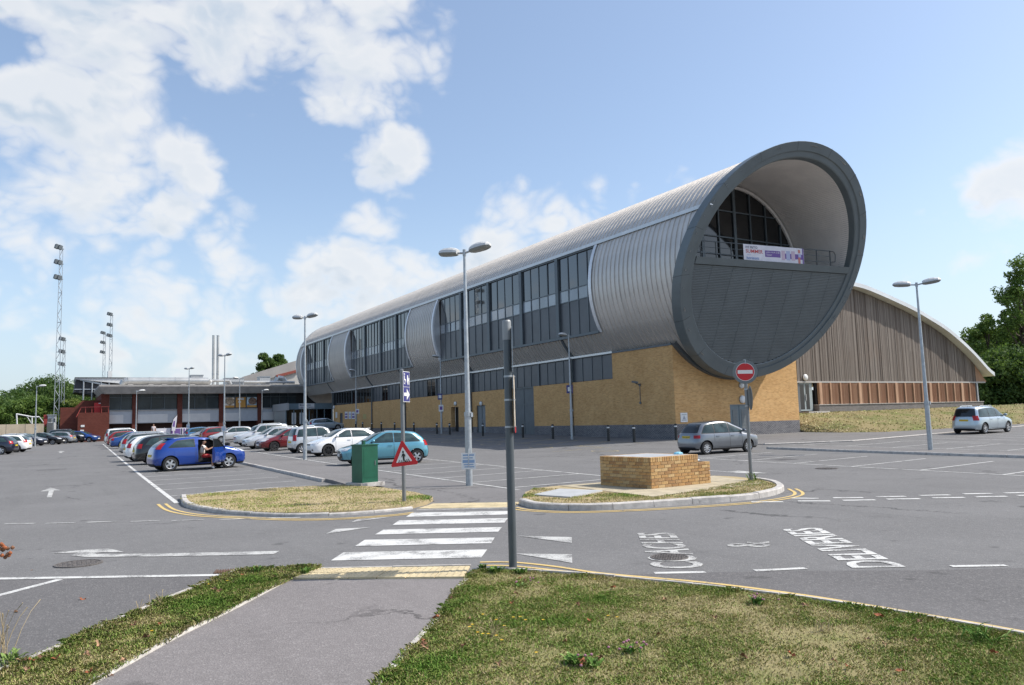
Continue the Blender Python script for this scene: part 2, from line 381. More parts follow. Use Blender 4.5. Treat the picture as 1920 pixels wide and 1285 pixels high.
stripe('painted_bar', GT(1227, 1075.5), GT(1323, 1073.5), .10, WHITE)
ground_word('&', [(1446, 1026), (1443, 1016), (1362, 1017), (1364, 1028)], WORN, .008)
ground_word('DELIVERIES', [(1700, 1064), (1536, 990), (1465, 993), (1597, 1066)], WHITE)

# yellow lines
yl = [(900, 1055), (960, 1055), (1040, 1063), (1130, 1076), (1320, 1093), (1500, 1116), (1700, 1148), (1920, 1186), (2100, 1222)]
def smooth_px(pts, k=6):
    P = [np.array(GT(*p)[:2]) for p in pts]; out = []
    for i in range(len(P) - 1):
        p0, p1, p2, p3 = P[max(i - 1, 0)], P[i], P[i + 1], P[min(i + 2, len(P) - 1)]
        for j in range(k):
            t = j / k; out.append(.5 * ((2 * p1) + (-p0 + p2) * t + (2 * p0 - 5 * p1 + 4 * p2 - p3) * t * t + (-p0 + 3 * p1 - 3 * p2 + p3) * t ** 3))
    return out + [P[-1]]
def shift(pts, d):
    out = []
    for i, p in enumerate(pts):
        t = pts[min(i + 1, len(pts) - 1)] - pts[max(i - 1, 0)]; t = t / np.linalg.norm(t); out.append(p + np.array((-t[1], t[0])) * d)
    return out
yls = smooth_px(yl)
band('yellow_line', yls, .065, YELLOW)
band('yellow_line', shift(smooth_px([(905, 1061), (960, 1062), (1040, 1070), (1130, 1079.5), (1200, 1085)]), 0), .06, YELLOW)
for d in (0, .16):
    band('yellow_line', shift(smooth_px([(310, 945), (330, 957), (380, 966), (470, 971), (560, 974), (650, 972), (735, 966), (775, 961)]), -d), .07, YELLOW)
    band('yellow_line', shift(smooth_px([(968, 952), (1000, 957), (1080, 960), (1200, 956), (1320, 949), (1400, 943), (1450, 937), (1485, 930), (1490, 924), (1478, 917)]), -d), .07, YELLOW)
# stripes and hatching of the drop-off bays in front of the building
YWORN = paint_mat('yellow_hatch_worn', (.42, .34, .17), .52)
for i in range(14):
    Y = 36 + 3.1 * i; stripe('hatch_line', (25.2, Y), (28.9, Y + 2.4), .12, YWORN); 
stripe('hatch_line', (25.1, 33), (25.1, 80), .1, YWORN); stripe('hatch_line', (29.0, 35), (29.0, 80), .1, YWORN)
for i in range(7):
    c = (23.2 + .1 * i, 31 + 6.0 * i); k = [np.array((c[0] + .55 * math.cos(t), c[1] + .8 * math.sin(t))) for t in np.linspace(0, 2 * math.pi, 20)]
    band('bay_symbol', k, .10, YWORN); stripe('hatch_line', (21.4, c[1] + 2), (24.9, c[1] + 2.4), .09, YWORN)

# dark patch repairs, covers and gratings
IRON = mat('cast_iron', (.15, .135, .125), .75, .2, var=.4, vscale=30, bump=.8, bscale=120)
def manhole(c, r):
    mb = MB(); z = terr(*c[:2]) + .010
    n = 28; mb.poly([(c[0] + r * math.cos(2 * math.pi * i / n), c[1] + r * math.sin(2 * math.pi * i / n), z - .002) for i in range(n)])
    mb.lathe([(r, z - .008), (r, z + .004), (r * .9, z + .004), (r * .9, z - .003)], n, (c[0], c[1], 0))
    for i in range(-4, 5):
        for j in range(-4, 5):
            x, y = i * r * .19, j * r * .19
            if math.hypot(x, y) < r * .84: mb.box(c[0] + x - r * .06, c[0] + x + r * .06, c[1] + y - r * .06, c[1] + y + r * .06, z - .002, z + .004)
    o = mb.build('manhole_cover', IRON, road); return o
manhole(GT(147, 1058), .29); manhole(GT(1255, 1046), .235)
for q in ((1550, 879), (1290, 826)): manhole(GT(*q), .33)
g0, g1 = GT(402, 1077)[:2], GT(446, 1074)[:2]
mb = MB()
d = (g1 - g0); L = np.linalg.norm(d); d /= L; s = np.array((-d[1], d[0]))
mb.poly([(*(g0 + s * .0), .004), (*(g1), .004), (*(g1 + s * .22), .004), (*(g0 + s * .22), .004)])
for i in range(9):
    p = g0 + d * L * (i + .5) / 9; mb.bar((*p, .012), (*(p + s * .22), .012), L / 20, .012)
for q in (g0, g1): mb.bar((*q, .012), (*(q + s * .22), .012), .02, .014)
mb.build('drain_grating', mat('rusty_iron', (.13, .075, .05), .8, .2, var=.35, vscale=25), road)
PATCH = asphalt('asphalt_patch', (.09, .087, .087), 3.)
for q in ((640, 910, .8, .35), (606, 912, .5, .3), (560, 868, .5, .25), (470, 852, .5, .3), (525, 861, .5, .3), (97, 881, 1.2, .2), (1470, 862, .9, .3)):
    c = GT(q[0], q[1])[:2]
    mark('asphalt_repair', [(c[0] - q[2] / 2, c[1] - q[3]), (c[0] + q[2] / 2, c[1] - q[3]), (c[0] + q[2] / 2, c[1] + q[3]), (c[0] - q[2] / 2, c[1] + q[3])], PATCH, .0045)

# ------------------------------------------------------------------ kerbs, islands, footways
DRY = None
def grass_mat(name, dry, green, bias, soil, s0=.9):
    m = bpy.data.materials.new(name); m.use_nodes = True; t = m.node_tree; b = t.nodes['Principled BSDF']
    g = N(t, 'ShaderNodeNewGeometry').outputs['Position']
    n1 = NOISE(t, g, s0, 6, .65).outputs[0]; n2 = NOISE(t, g, 26., 4, .7).outputs[0]; n3 = NOISE(t, g, 3.3, 4, .6).outputs[0]
    c = MIXC(t, MAPR(t, n1, bias, bias + .22), dry, green)
    c = MIXC(t, M2(t, 'MULTIPLY', MAPR(t, n3, .5, .7), .6), c, soil)
    c = MIXC(t, MAPR(t, n2, .3, .75), MIXC(t, .45, c, tuple(q * .5 for q in dry)), c)
    t.links.new(c, b.inputs['Base Color']); b.inputs['Roughness'].default_value = .95; b.inputs['Specular IOR Level'].default_value = .1
    bn = N(t, 'ShaderNodeBump'); bn.inputs['Strength'].default_value = .4; bn.inputs['Distance'].default_value = .03
    t.links.new(n2, bn.inputs['Height']); t.links.new(bn.outputs[0], b.inputs['Normal']); MATS[name] = m; return m
DRYG = grass_mat('dry_turf', (.46, .37, .22), (.22, .22, .08), .60, (.36, .29, .19))
LAWNG = grass_mat('lawn_soil', (.30, .26, .13), (.17, .20, .06), .47, (.25, .21, .11))
BANKG = grass_mat('bank_turf', (.285, .235, .125), (.15, .175, .055), .44, (.25, .20, .11), .30)
def slab(name, outline, h, m, parent=None, label=None, kind='structure', skirt=.15):
    top = drape(outline, h, 1.5); n = len(top); mb = MB(); mb.poly(top)
    bot = [(x, y, z - skirt) for x, y, z in top]; k = len(mb.v); mb.v += [tuple(map(float, p)) for p in bot]
    for i in range(n): mb.f.append((i, (i + 1) % n, k + (i + 1) % n, k + i)); mb.m.append(0)
    o = mb.build(name, m, parent)
    if parent is None: tag(o, label, kind=kind)
    return o
def kerb_run(pts, wd, h, parent, unit=.9, m=CONC, inner=True, h1=None):
    """separate kerb stones with open joints along a polyline (outer edge), wd towards the left"""
    P = [np.array(p[:2], float) for p in pts]; seg = [np.linalg.norm(P[i + 1] - P[i]) for i in range(len(P) - 1)]; tot = sum(seg)
    def at(s):
        i = 0
        while i < len(seg) - 1 and s > seg[i]: s -= seg[i]; i += 1
        return P[i] + (P[i + 1] - P[i]) * min(1, s / seg[i])
    n = max(1, round(tot / unit))
    for k in range(n):
        s0, s1 = tot * k / n + .006, tot * (k + 1) / n - .006; mb = MB(); pr = None; st = 4
        dzj = rnd.uniform(-.006, .006); f = (k + .5) / n; hh = h if h1 is None else h * (1 - f) + h1 * f
        for j in range(st + 1):
            s = s0 + (s1 - s0) * j / st; p = at(s); t = at(min(tot, s + .05)) - at(max(0, s - .05)); t = t / np.linalg.norm(t); nn = np.array((-t[1], t[0])) * wd
            z = terr(*p); q = p + nn
            c = [(p[0], p[1], z - .05), (p[0] + nn[0] * .06, p[1] + nn[1] * .06, z + hh - .02 + dzj), (p[0] + nn[0] * .22, p[1] + nn[1] * .22, z + hh + dzj), (q[0], q[1], z + hh + dzj), (q[0], q[1], z - .05)]
            if pr:
                for a in range(5): mb.quad(pr[a], c[a], c[(a + 1) % 5], pr[(a + 1) % 5])
            else: mb.poly(c)
            pr = c
        mb.poly(pr[::-1]); mb.build('kerb_stone', m, parent)
# island beside the green cabinet
isl1 = smooth_px([(338, 936), (346, 951), (400, 962), (470, 967.5), (545, 970), (640, 967), (720, 961), (775, 955)], 4)
back1 = px([(800, 947), (812, 940), (780, 930), (722, 921), (652, 914), (640, 915), (520, 921), (420, 929), (350, 935)])
i1 = slab('verge_island', shift(isl1, .09) + back1, .085, DRYG, label='kerbed island of parched grass under the green cabinet')
kerb_run(isl1, .13, .12, i1, h1=.05)
kerb_run(px([(640, 914), (520, 920), (420, 928), (340, 935)]), .06, .10, i1)
# island with the brick planter
isl2 = smooth_px([(972, 946), (1000, 954), (1060, 957.5), (1120, 957.5), (1200, 953), (1290, 946.5), (1370, 941), (1430, 934), (1462, 926), (1471, 918), (1455, 909), (1420, 903.5)], 4)
back2 = px([(1380, 900), (1340, 898), (1240, 905), (1127, 911), (1050, 917), (1005, 922), (985, 930)])
i2 = slab('planter_island', shift(isl2, .11) + back2, .085, DRYG, label='kerbed island of dry grass round the brick planter')
kerb_run(isl2, .16, .12, i2)
PAD = mat('sandy_concrete', (.42, .36, .25), .9, var=.15, vscale=5, bump=.3, bscale=50)
mb = MB(); mb.poly(drape(px([(1050, 918), (1127, 912), (1340, 899), (1440, 913), (1290, 931), (1225, 940), (1130, 928)]), .094, 2.)); mb.build('concrete_pad', PAD, i2)
mb = MB(); q = px([(1000, 937), (1050, 925.5), (1130, 929), (1070, 942)])
tq = drape(q, .115, 9.); mb.poly(tq); mb.poly([(x, y, z - .03) for x, y, z in tq]); [mb.quad(tq[i], tq[(i + 1) % 4], (tq[(i + 1) % 4][0], tq[(i + 1) % 4][1], tq[(i + 1) % 4][2] - .03), (tq[i][0], tq[i][1], tq[i][2] - .03)) for i in range(4)]
mb.build('service_cover', mat('pale_cover', (.40, .41, .41), .7, var=.1, vscale=4), i2)
# raised footway between the two bay rows
fw = tag(MB().build('footway', FOOT, None), 'raised asphalt footway between the two rows of bays', kind='structure')
mb = MB(); pr = None
for i in range(46):
    Y = 17.2 + 1.5 * i; a, b = kerbX(Y) + .12, rowA(Y) - .25
    if Y < 22.5: a = kerbX(22.) + .12 - (22.5 - Y) * .02
    c = [(a, Y, terr(a, Y) + (.095 if Y > 22.4 else max(.010, .095 - .05 * (22.4 - Y)))), (b, Y, terr(b, Y) + .0045)]
    if pr: mb.quad(pr[0], c[0], c[1], pr[1]); mb.quad(pr[0], c[0], (c[0][0], c[0][1], c[0][2] - .12), (pr[0][0], pr[0][1], pr[0][2] - .12))
    pr = c
fw.data = mb.mesh('footway'); fw.data.materials.append(FOOT)
kerb_run([(kerbX(Y), Y) for Y in np.arange(86., 22.2, -2.)], .12, .10, fw)
# footway kerb behind the right-hand bays
fr = tag(MB().build('footway', FOOT, None), 'kerbed strip with the lamp column on the right', kind='structure')
P0, P1 = np.array((28.3, 25.5)), np.array((27.4, 3.))
mb = MB(); pr = None
for i in range(16):
    p = P0 + (P1 - P0) * i / 15; c = [(p[0] + .12, p[1], terr(*p) + .095), (p[0] + 3.4, p[1] + .2, terr(p[0] + 3.4, p[1]) + .006)]
    if pr: mb.quad(pr[0], c[0], c[1], pr[1])
    pr = c
fr.data = mb.mesh('footway'); fr.data.materials.append(FOOT)
kerb_run([P0, P0 * .5 + P1 * .5, P1], .12, .10, fr)
# path along the grass bank
pv = slab('bank_footway', [(31.0, 33.3), (31.0, 28.0), (35.6, 26.3), (47.2, 27.6), (58, 28.6), (75, 30.0), (75, 31.6), (58, 30.6), (45.5, 31.4), (44.3, 33.3)], .03, FOOT, label='pale footway along the foot of the dry grass bank')
kerb_run([(31.0, 28.0), (35.6, 26.3), (47.2, 27.6), (58, 28.6), (75, 30.0)], .14, .07, pv, unit=1.8)
# near path with edgings and tactile paving
TACT = mat('tactile_buff', (.56, .46, .28), .85, var=.16, vscale=3, bump=.3, bscale=80, coord='Object')
pp = slab('footpath', px([(545, 1090), (872, 1088), (843, 1116), (800, 1180), (690, 1300), (620, 1380), (-40, 1400), (170, 1290), (330, 1200), (440, 1145)]), .008, PATHM, label='asphalt footpath leading up to the near side of the zebra crossing', skirt=.05)
EDGE = mat('pale_edging', (.45, .42, .38), .9, var=.2, vscale=7, bump=.3, bscale=60)
kerb_run(px([(543, 1089), (440, 1144), (330, 1199), (175, 1287), (60, 1360)]), -.055, .03, pp, unit=.9, m=EDGE)
kerb_run(px([(884, 1074), (845, 1114), (815, 1165), (770, 1210), (690, 1300)]), .055, .03, pp, unit=.9, m=EDGE)
def tactile(q, nu, nv, parent, name='tactile_slab'):
    A, B, C_, D = [np.array(GT(*p)[:2]) for p in q]
    for i in range(nu):
        for j in range(nv):
            cs = []
            for (u, v) in ((i + .02, j + .02), (i + .98, j + .02), (i + .98, j + .98), (i + .02, j + .98)):
                u /= nu; v /= nv; p = (1 - u) * (1 - v) * A + u * (1 - v) * B + u * v * C_ + (1 - u) * v * D; cs.append(p)
            z = .020 + rnd.uniform(-.002, .002); mb = MB(); t = [(p[0], p[1], terr(*p) + z) for p in cs]; b_ = [(p[0], p[1], terr(*p) - .01) for p in cs]
            mb.poly(t); [mb.quad(t[k], t[(k + 1) % 4], b_[(k + 1) % 4], b_[k]) for k in range(4)]
            for a in range(4):                      # blister studs
                for c in range(4):
                    u, v = (a + .5) / 4, (c + .5) / 4
                    p = (1 - u) * (1 - v) * cs[0] + u * (1 - v) * cs[1] + u * v * cs[2] + (1 - u) * v * cs[3]; zt = terr(*p) + z
                    mb.add([(p[0] + .022 * math.cos(k * math.pi / 3), p[1] + .022 * math.sin(k * math.pi / 3), zt + .001) for k in range(6)] + [(p[0] + .013 * math.cos(k * math.pi / 3), p[1] + .013 * math.sin(k * math.pi / 3), zt + .006) for k in range(6)],
                           [(k, (k + 1) % 6, 6 + (k + 1) % 6, 6 + k) for k in range(6)] + [tuple(range(6, 12))])
            mb.build(name, TACT, parent, fix=False)
tactile([(545, 1087), (870, 1085), (882, 1064), (592, 1069)], 6, 2, pp)
fp2 = slab('far_footpath', px([(785, 956), (955, 953), (985, 931), (1010, 921), (870, 914), (722, 918), (815, 941)]), .012, FOOT, label='asphalt footpath on the far side of the zebra crossing', skirt=.03)
tactile([(783, 955.5), (957, 953), (975, 943), (812, 946)], 8, 2, fp2)
kerb_run(px([(590, 1066.5), (884, 1060.5)]), -.06, .014, pp, unit=.9, m=EDGE)
kerb_run(px([(780, 957.5), (962, 954.8)]), .07, .022, fp2, unit=.9, m=EDGE)
# lawn and verge soil
lawn_out = px([(886, 1075), (930, 1072), (1000, 1077), (1130, 1085), (1320, 1104), (1500, 1126), (1700, 1158), (1920, 1198), (2100, 1235), (2300, 1600), (1300, 1900), (560, 1420), (690, 1300), (775, 1210), (818, 1165), (850, 1114)])
lawn = slab('lawn', lawn_out, .022, LAWNG, label='patchy summer lawn in the right foreground', skirt=.06)
kerb_run(px([(884, 1072), (930, 1069), (1000, 1073.5), (1130, 1081.5), (1320, 1100), (1500, 1121), (1700, 1152), (1920, 1191), (2100, 1227)]), -.05, .035, lawn, unit=.9, m=EDGE)
verge_out = px([(446, 1072), (600, 1067), (592, 1070), (545, 1088), (440, 1142), (330, 1197), (175, 1285), (60, 1360), (-150, 1380), (-60, 1290), (60, 1240), (190, 1180), (320, 1125)])
verge = slab('verge', verge_out, .022, LAWNG, label='narrow grass verge between parking bay and footpath', skirt=.06)
kerb_run(px([(446, 1071.5), (320, 1123), (190, 1179), (60, 1238), (-70, 1290)]), .05, .04, verge, unit=.9, m=EDGE)
dk = asphalt('asphalt_dark_bay', (.125, .120, .119), 7.)
mark('dark_bay_surface', px([(-80, 1090), (430, 1081), (320, 1124), (190, 1180), (60, 1239), (-80, 1290)]), dk, .0035)
mark('dark_road_surface', px([(1130, 1079), (1320, 1074), (1500, 1071), (1740, 1070), (2050, 1062), (2150, 1236), (1920, 1190), (1700, 1150), (1500, 1118), (1320, 1096)]), dk, .0035)

# ================================================================== THE TUBE BUILDING
def brick_mat(name, c1, c2, mortar, bw=.225, bh=.075, msize=.012, contrast=1.):
    m = bpy.data.materials.new(name); m.use_nodes = True; t = m.node_tree; b = t.nodes['Principled BSDF']
    g = N(t, 'ShaderNodeNewGeometry'); s = N(t, 'ShaderNodeSeparateXYZ'); t.links.new(g.outputs['Position'], s.inputs[0])
    cb = N(t, 'ShaderNodeCombineXYZ'); t.links.new(M2(t, 'ADD', s.outputs[0], s.outputs[1]), cb.inputs[0]); t.links.new(s.outputs[2], cb.inputs[1])
    br = N(t, 'ShaderNodeTexBrick'); t.links.new(cb.outputs[0], br.inputs['Vector'])
    br.inputs['Scale'].default_value = 1.; br.inputs['Brick Width'].default_value = bw; br.inputs['Row Height'].default_value = bh; br.inputs['Mortar Size'].default_value = msize; br.inputs['Mortar Smooth'].default_value = .2
    br.inputs['Color1'].default_value = (*c1, 1); br.inputs['Color2'].default_value = (*c2, 1); br.inputs['Mortar'].default_value = (*mortar, 1); br.inputs['Bias'].default_value = 0.
    n = NOISE(t, g.outputs['Position'], .8, 6, .65).outputs[0]; n2 = NOISE(t, g.outputs['Position'], 7., 4, .6).outputs[0]
    c = MIXC(t, M2(t, 'MULTIPLY', MAPR(t, n, .35, .7), .35), br.outputs['Color'], tuple(q * .7 for q in c1))
    n3 = NOISE(t, VM(t, 'MULTIPLY', g.outputs['Position'], (2.6, 2.6, 11)).outputs[0], 1., 3, .7).outputs[0]
    c = MIXC(t, M2(t, 'MULTIPLY', MAPR(t, n2, .4, .7), .3), c, c2); c = MIXC(t, M2(t, 'MULTIPLY', MAPR(t, n3, .45, .75), .45), c, tuple(q * .55 for q in c1))
    t.links.new(c, b.inputs['Base Color']); b.inputs['Roughness'].default_value = .9; b.inputs['Specular IOR Level'].default_value = .2
    bn = N(t, 'ShaderNodeBump'); bn.inputs['Strength'].default_value = .5; bn.inputs['Distance'].default_value = .01; bn.invert = True
    t.links.new(br.outputs['Fac'], bn.inputs['Height']); t.links.new(bn.outputs[0], b.inputs['Normal']); MATS[name] = m; return m
BUFF = brick_mat('buff_brick', (.55, .30, .110), (.71, .43, .18), (.58, .41, .23))
BLUEB = brick_mat('blue_grey_brick', (.060, .066, .082), (.125, .128, .140), (.42, .39, .37), msize=.014)
REDB = brick_mat('red_brick', (.125, .034, .024), (.17, .050, .034), (.13, .06, .05))
STONEB = brick_mat('grey_plinth_brick', (.16, .15, .145), (.23, .21, .20), (.26, .24, .22))
def clad_mat(name, base, rough, metal):
    m = mat(name, base, rough, metal, var=.10, vscale=.9, rvar=.06); t = m.node_tree; b = t.nodes['Principled BSDF']; lk = b.inputs['Base Color'].links[0].from_socket
    oi = N(t, 'ShaderNodeObjectInfo'); g = N(t, 'ShaderNodeNewGeometry').outputs['Position']; st = NOISE(t, VM(t, 'MULTIPLY', g, (1.2, 3.5, .35)).outputs[0], 1.1, 5, .6).outputs[0]
    c = MIXC(t, MAPR(t, oi.outputs['Random'], 0, 1, 0, .16, False), lk, tuple(q * .55 for q in base)); c = MIXC(t, M2(t, 'MULTIPLY', MAPR(t, st, .48, .72), .28), c, tuple(q * .62 for q in base)); t.links.new(c, b.inputs['Base Color'])
    n2 = NOISE(t, g, 1.4, 3, .5).outputs[0]; bn_ = N(t, 'ShaderNodeBump'); bn_.inputs['Strength'].default_value = .25; bn_.inputs['Distance'].default_value = .05; t.links.new(n2, bn_.inputs['Height']); t.links.new(bn_.outputs[0], b.inputs['Normal']); return m
SILVER = clad_mat('aluminium_sheet', (.64, .60, .55), .42, .45)
SILVER2 = clad_mat('aluminium_trim', (.64, .64, .64), .36, .6)
RINGM = mat('ring_grey_coating', (.138, .162, .170), .42, .15, var=.08, vscale=.6)
LOUV = mat('louvre_grey', (.112, .127, .132), .5, .2, var=.08, vscale=.8)
FRAME = mat('frame_grey', (.105, .125, .138), .4, .25, var=.06, vscale=2)
PANELG = mat('spandrel_grey', (.085, .092, .102), .35, .1, var=.12, vscale=.7)
PANELL = mat('window_back_panel', (.20, .23, .27), .2, .0, var=.15, vscale=.5)
def glass_mat(name, base, rough=.03, var=.3, tint_scale=.4, spec=.9):
    m = mat(name, base, rough, 0., var=var, vscale=tint_scale, spec=spec); m.node_tree.nodes['Principled BSDF'].inputs['IOR'].default_value = 1.75; t = m.node_tree; b = t.nodes['Principled BSDF']; lk = b.inputs['Base Color'].links[0].from_socket; oi = N(t, 'ShaderNodeObjectInfo'); t.links.new(MIXC(t, MAPR(t, oi.outputs['Random'], 0, 1, 0, .75, False), lk, tuple(q * .3 for q in base)), b.inputs['Base Color']); return m
GLASS = glass_mat('dark_glazing', (.018, .022, .028))
GLASSM = glass_mat('pale_glazing_band', (.25, .285, .325), .06)
GLASSB = glass_mat('black_glazing', (.008, .009, .011), .05, spec=.4)
XC, ZC, RT_ = 38.02, 10.81, 6.568
XW, YE, XG = 33.07, 36.82, 32.24
def ringY(X, Z): return 32.58 - .452 * (Z - ZC) - .117 * (X - XC)
def cyl(phi, r=RT_): return XC + r * math.cos(phi), ZC + r * math.sin(phi)
YF = 119.0                                # far end of the tube
tb = empty('tube_building', (33.07, 36.82, .3), 0, 'long silver metal tube building on buff brick base with round open end', 'building')
SEAM, WB, SK = R_(153), R_(209), R_(224)
WIN = [(43.1, 69.0), (76.0, 95.8), (103.0, 116.5)]
def in_win(y): return any(a <= y <= b for a, b in WIN)
PW = .45
def panel_profile_mesh(name, ph0, ph1, nseg, y0, trim=False):
    """one sheet between two standing seams, bent round the tube, from angle ph0 to ph1"""
    prof = [(0, .0), (PW - .05, .0), (PW - .045, .055), (PW - .005, .055), (PW, 0)]
    mb = MB(); rows = []
    for i in range(nseg + 1):
        ph = ph0 + (ph1 - ph0) * i / nseg; row = []
        for dy, h in prof:
            X, Z = cyl(ph, RT_ + h); row.append((X - XC, dy, Z - ZC))
        rows.append(row)
    for i in range(nseg):
        if trim:
            pm = ph0 + (ph1 - ph0) * (i + .5) / nseg; X, Z = cyl(pm)
            if y0 + PW * .5 < ringY(X, Z) + .12: continue
        for j in range(4): mb.quad(rows[i][j], rows[i + 1][j], rows[i + 1][j + 1], rows[i][j + 1])
    return mb.mesh(name, smooth=True) if mb.f else None
def put_panel(name, me, y, m=SILVER):
    o = mkobj(name, me, tb, m); o.location = Vector((XC, y, ZC)) - tb.location; return o
roof_me = panel_profile_mesh('roof_panel', SEAM - .01, R_(-42), 40, 0)
skirt_me = panel_profile_mesh('skirt_panel', WB, SK, 6, 0)
side_me = panel_profile_mesh('side_panel', SEAM + .015, SK, 22, 0)
y = 28.6; i = 0
while y < YF - .1:
    if y < 36.6:
        me = panel_profile_mesh('roof_panel', SEAM - .01, R_(-42), 80, y, True)
        if me: put_panel('roof_panel', me, y)
        me = panel_profile_mesh('side_panel', SEAM + .015, SK + .3, 60, y, True)
        if me: put_panel('side_panel', me, y)
    else:
        put_panel('roof_panel', roof_me, y)
        if in_win(y + PW * .5): put_panel('skirt_panel', skirt_me, y)
        else: put_panel('side_panel', side_me, y)
    y += PW; i += 1
# dark under-shell so that nothing shines through the joints
mb = MB()
for k in range(40):
    a, b = SEAM - (SEAM - R_(-42)) * k / 40, SEAM - (SEAM - R_(-42)) * (k + 1) / 40
    (x0, z0), (x1, z1) = cyl(a, RT_ - .04), cyl(b, RT_ - .04); mb.quad((x0, 36.8, z0), (x1, 36.8, z1), (x1, YF, z1), (x0, YF, z0))
mb.build('roof_shell', DKGREY, tb)
# seam gutter, skirt edge trim, window head and sill
def along(name, X0, X1, Z0, Z1, y0, y1, m, parent=tb):
    mb = MB(); mb.box(X0, X1, y0, y1, Z0, Z1); return mb.build(name, m, parent)
x, z = cyl(SEAM, RT_ + .05); along('seam_trim', x - .10, x + .12, z - .10, z + .12, 31.9, YF, SILVER2)
x, z = cyl(SEAM, RT_ + .03); along('seam_shadow_gap', x - .03, x + .1, z - .20, z - .10, 31.95, YF, FRAME)
x, z = cyl(SK, RT_); along('skirt_trim', XW - .06, XW + .3, 6.16, 6.30, 42.9, YF - 12, SILVER2)
along('eave_trim', XW - .05, XW + .3, 6.14, 6.26, 36.9, 42.9, DKGREY)
# far end wall of the tube
mb = MB(); n = 48; mb.poly([(XC + RT_ * math.cos(2 * math.pi * k / n), YF, ZC + RT_ * math.sin(2 * math.pi * k / n)) for k in range(n)]); mb.build('far_end_wall', SILVER, tb)
mb = MB()
for k in range(n):
    a, b = 2 * math.pi * k / n, 2 * math.pi * (k + 1) / n
    for (r0, r1, ya, yb) in ((RT_ + .12, RT_ + .12, YF - .15, YF + .1),):
        mb.quad((XC + r0 * math.cos(a), ya, ZC + r0 * math.sin(a)), (XC + r0 * math.cos(b), ya, ZC + r0 * math.sin(b)), (XC + r0 * math.cos(b), yb, ZC + r0 * math.sin(b)), (XC + r0 * math.cos(a), yb, ZC + r0 * math.sin(a)))
    mb.quad((XC + (RT_ + .12) * math.cos(a), YF - .15, ZC + (RT_ + .12) * math.sin(a)), (XC + (RT_ + .12) * math.cos(b), YF - .15, ZC + (RT_ + .12) * math.sin(b)), (XC + RT_ * math.cos(b), YF - .15, ZC + RT_ * math.sin(b)), (XC + RT_ * math.cos(a), YF - .15, ZC + RT_ * math.sin(a)))
mb.build('far_end_trim', SILVER2, tb)

# ribbon windows in the tube's flank
ZT, ZB = 13.74, 7.72
def flank_window(ya, yb, posts, npan, zr1, zr2):
    wroot = MB(); wroot.box(XG - .14, XG + .10, ya, yb, ZB - .16, ZB + .02); wroot.box(XG - .10, XG + .10, ya, yb, ZT - .02, ZT + .16)
    wn = wroot.build('window', FRAME, tb)
    for yy in (ya, yb):                   # curved reveal and its bright edge trim
        mb = MB(); pts = [(XG + .04, ZT)]; nn = 14
        arc = [cyl(SEAM + .015 + (WB - SEAM - .015) * k / nn, RT_) for k in range(nn + 1)]
        mb.poly([(p[0], yy, p[1]) for p in arc]); mb.build('window_reveal', SILVER2, wn)
        mb = MB(); s = -1 if yy == ya else 1; s = 1 if yy == ya else -1
        for k in range(nn):
            (x0, z0), (x1, z1) = [cyl(SEAM + .015 + (WB - SEAM - .015) * q / nn, RT_ + .07) for q in (k, k + 1)]
            (u0, v0), (u1, v1) = [cyl(SEAM + .015 + (WB - SEAM - .015) * q / nn, RT_ - .12) for q in (k, k + 1)]
            e0, e1 = yy - s * .30, yy + s * .05
            mb.quad((x0, e0, z0), (x1, e0, z1), (x1, e1, z1), (x0, e1, z0)); mb.quad((x0, e1, z0), (x1, e1, z1), (u1, e1, v1), (u0, e1, v0))
        mb.build('reveal_trim', mat('bright_trim', (.74, .75, .76), .35, .3, var=.05), wn)
    ed = [ya] + posts + [yb]
    for k, p in enumerate(posts):
        mb = MB(); mb.box(XG - .16, XG + .1, p - .19, p + .19, ZB + .02, ZT - .02); mb.build('window_post', FRAME, wn)
    for k in range(len(ed) - 1):
        a, b = ed[k] + (.19 if k else .03), ed[k + 1] - (.19 if k < len(ed) - 2 else .03); n = npan[k]
        for j in range(n):
            p0, p1 = a + (b - a) * j / n, a + (b - a) * (j + 1) / n
            if j:
                mb = MB(); mb.box(XG - .05, XG + .06, p0 - .035, p0 + .035, ZB + .02, ZT - .02); mb.build('mullion', FRAME, wn)
            for z0, z1, m in ((ZB + .02, zr2, PANELG), (zr2, zr1, GLASSM), (zr1, ZT - .02, GLASS)):
                mb = MB(); tw = rnd.uniform(-.011, .011); tv = rnd.uniform(-.012, .012)
                mb.quad((XG + tw, p0 + .03, z0 + .03), (XG - tw, p1 - .03, z0 + .03), (XG - tw + tv, p1 - .03, z1 - .03), (XG + tw + tv, p0 + .03, z1 - .03)); mb.build('pane', m, wn)
        mb = MB()
        for z_ in (zr1, zr2): mb.box(XG - .045, XG + .05, a, b, z_ - .035, z_ + .035)
        mb.build('transom', FRAME, wn)
    mb = MB(); mb.quad((XG + .07, ya, ZB), (XG + .07, yb, ZB), (XG + .07, yb, ZT), (XG + .07, ya, ZT)); mb.build('window_back', PANELG, wn)
flank_window(43.1, 69.0, [48.1, 53.4, 58.9, 64.3], [4, 4, 4, 4, 4], 11.15, 10.25)
flank_window(76.0, 95.8, [80.3, 85.2, 90.5], [4, 5, 5, 5], 10.9, 9.9)
flank_window(103.0, 116.5, [107.5, 112.], [4, 4, 4], 10.9, 9.9)
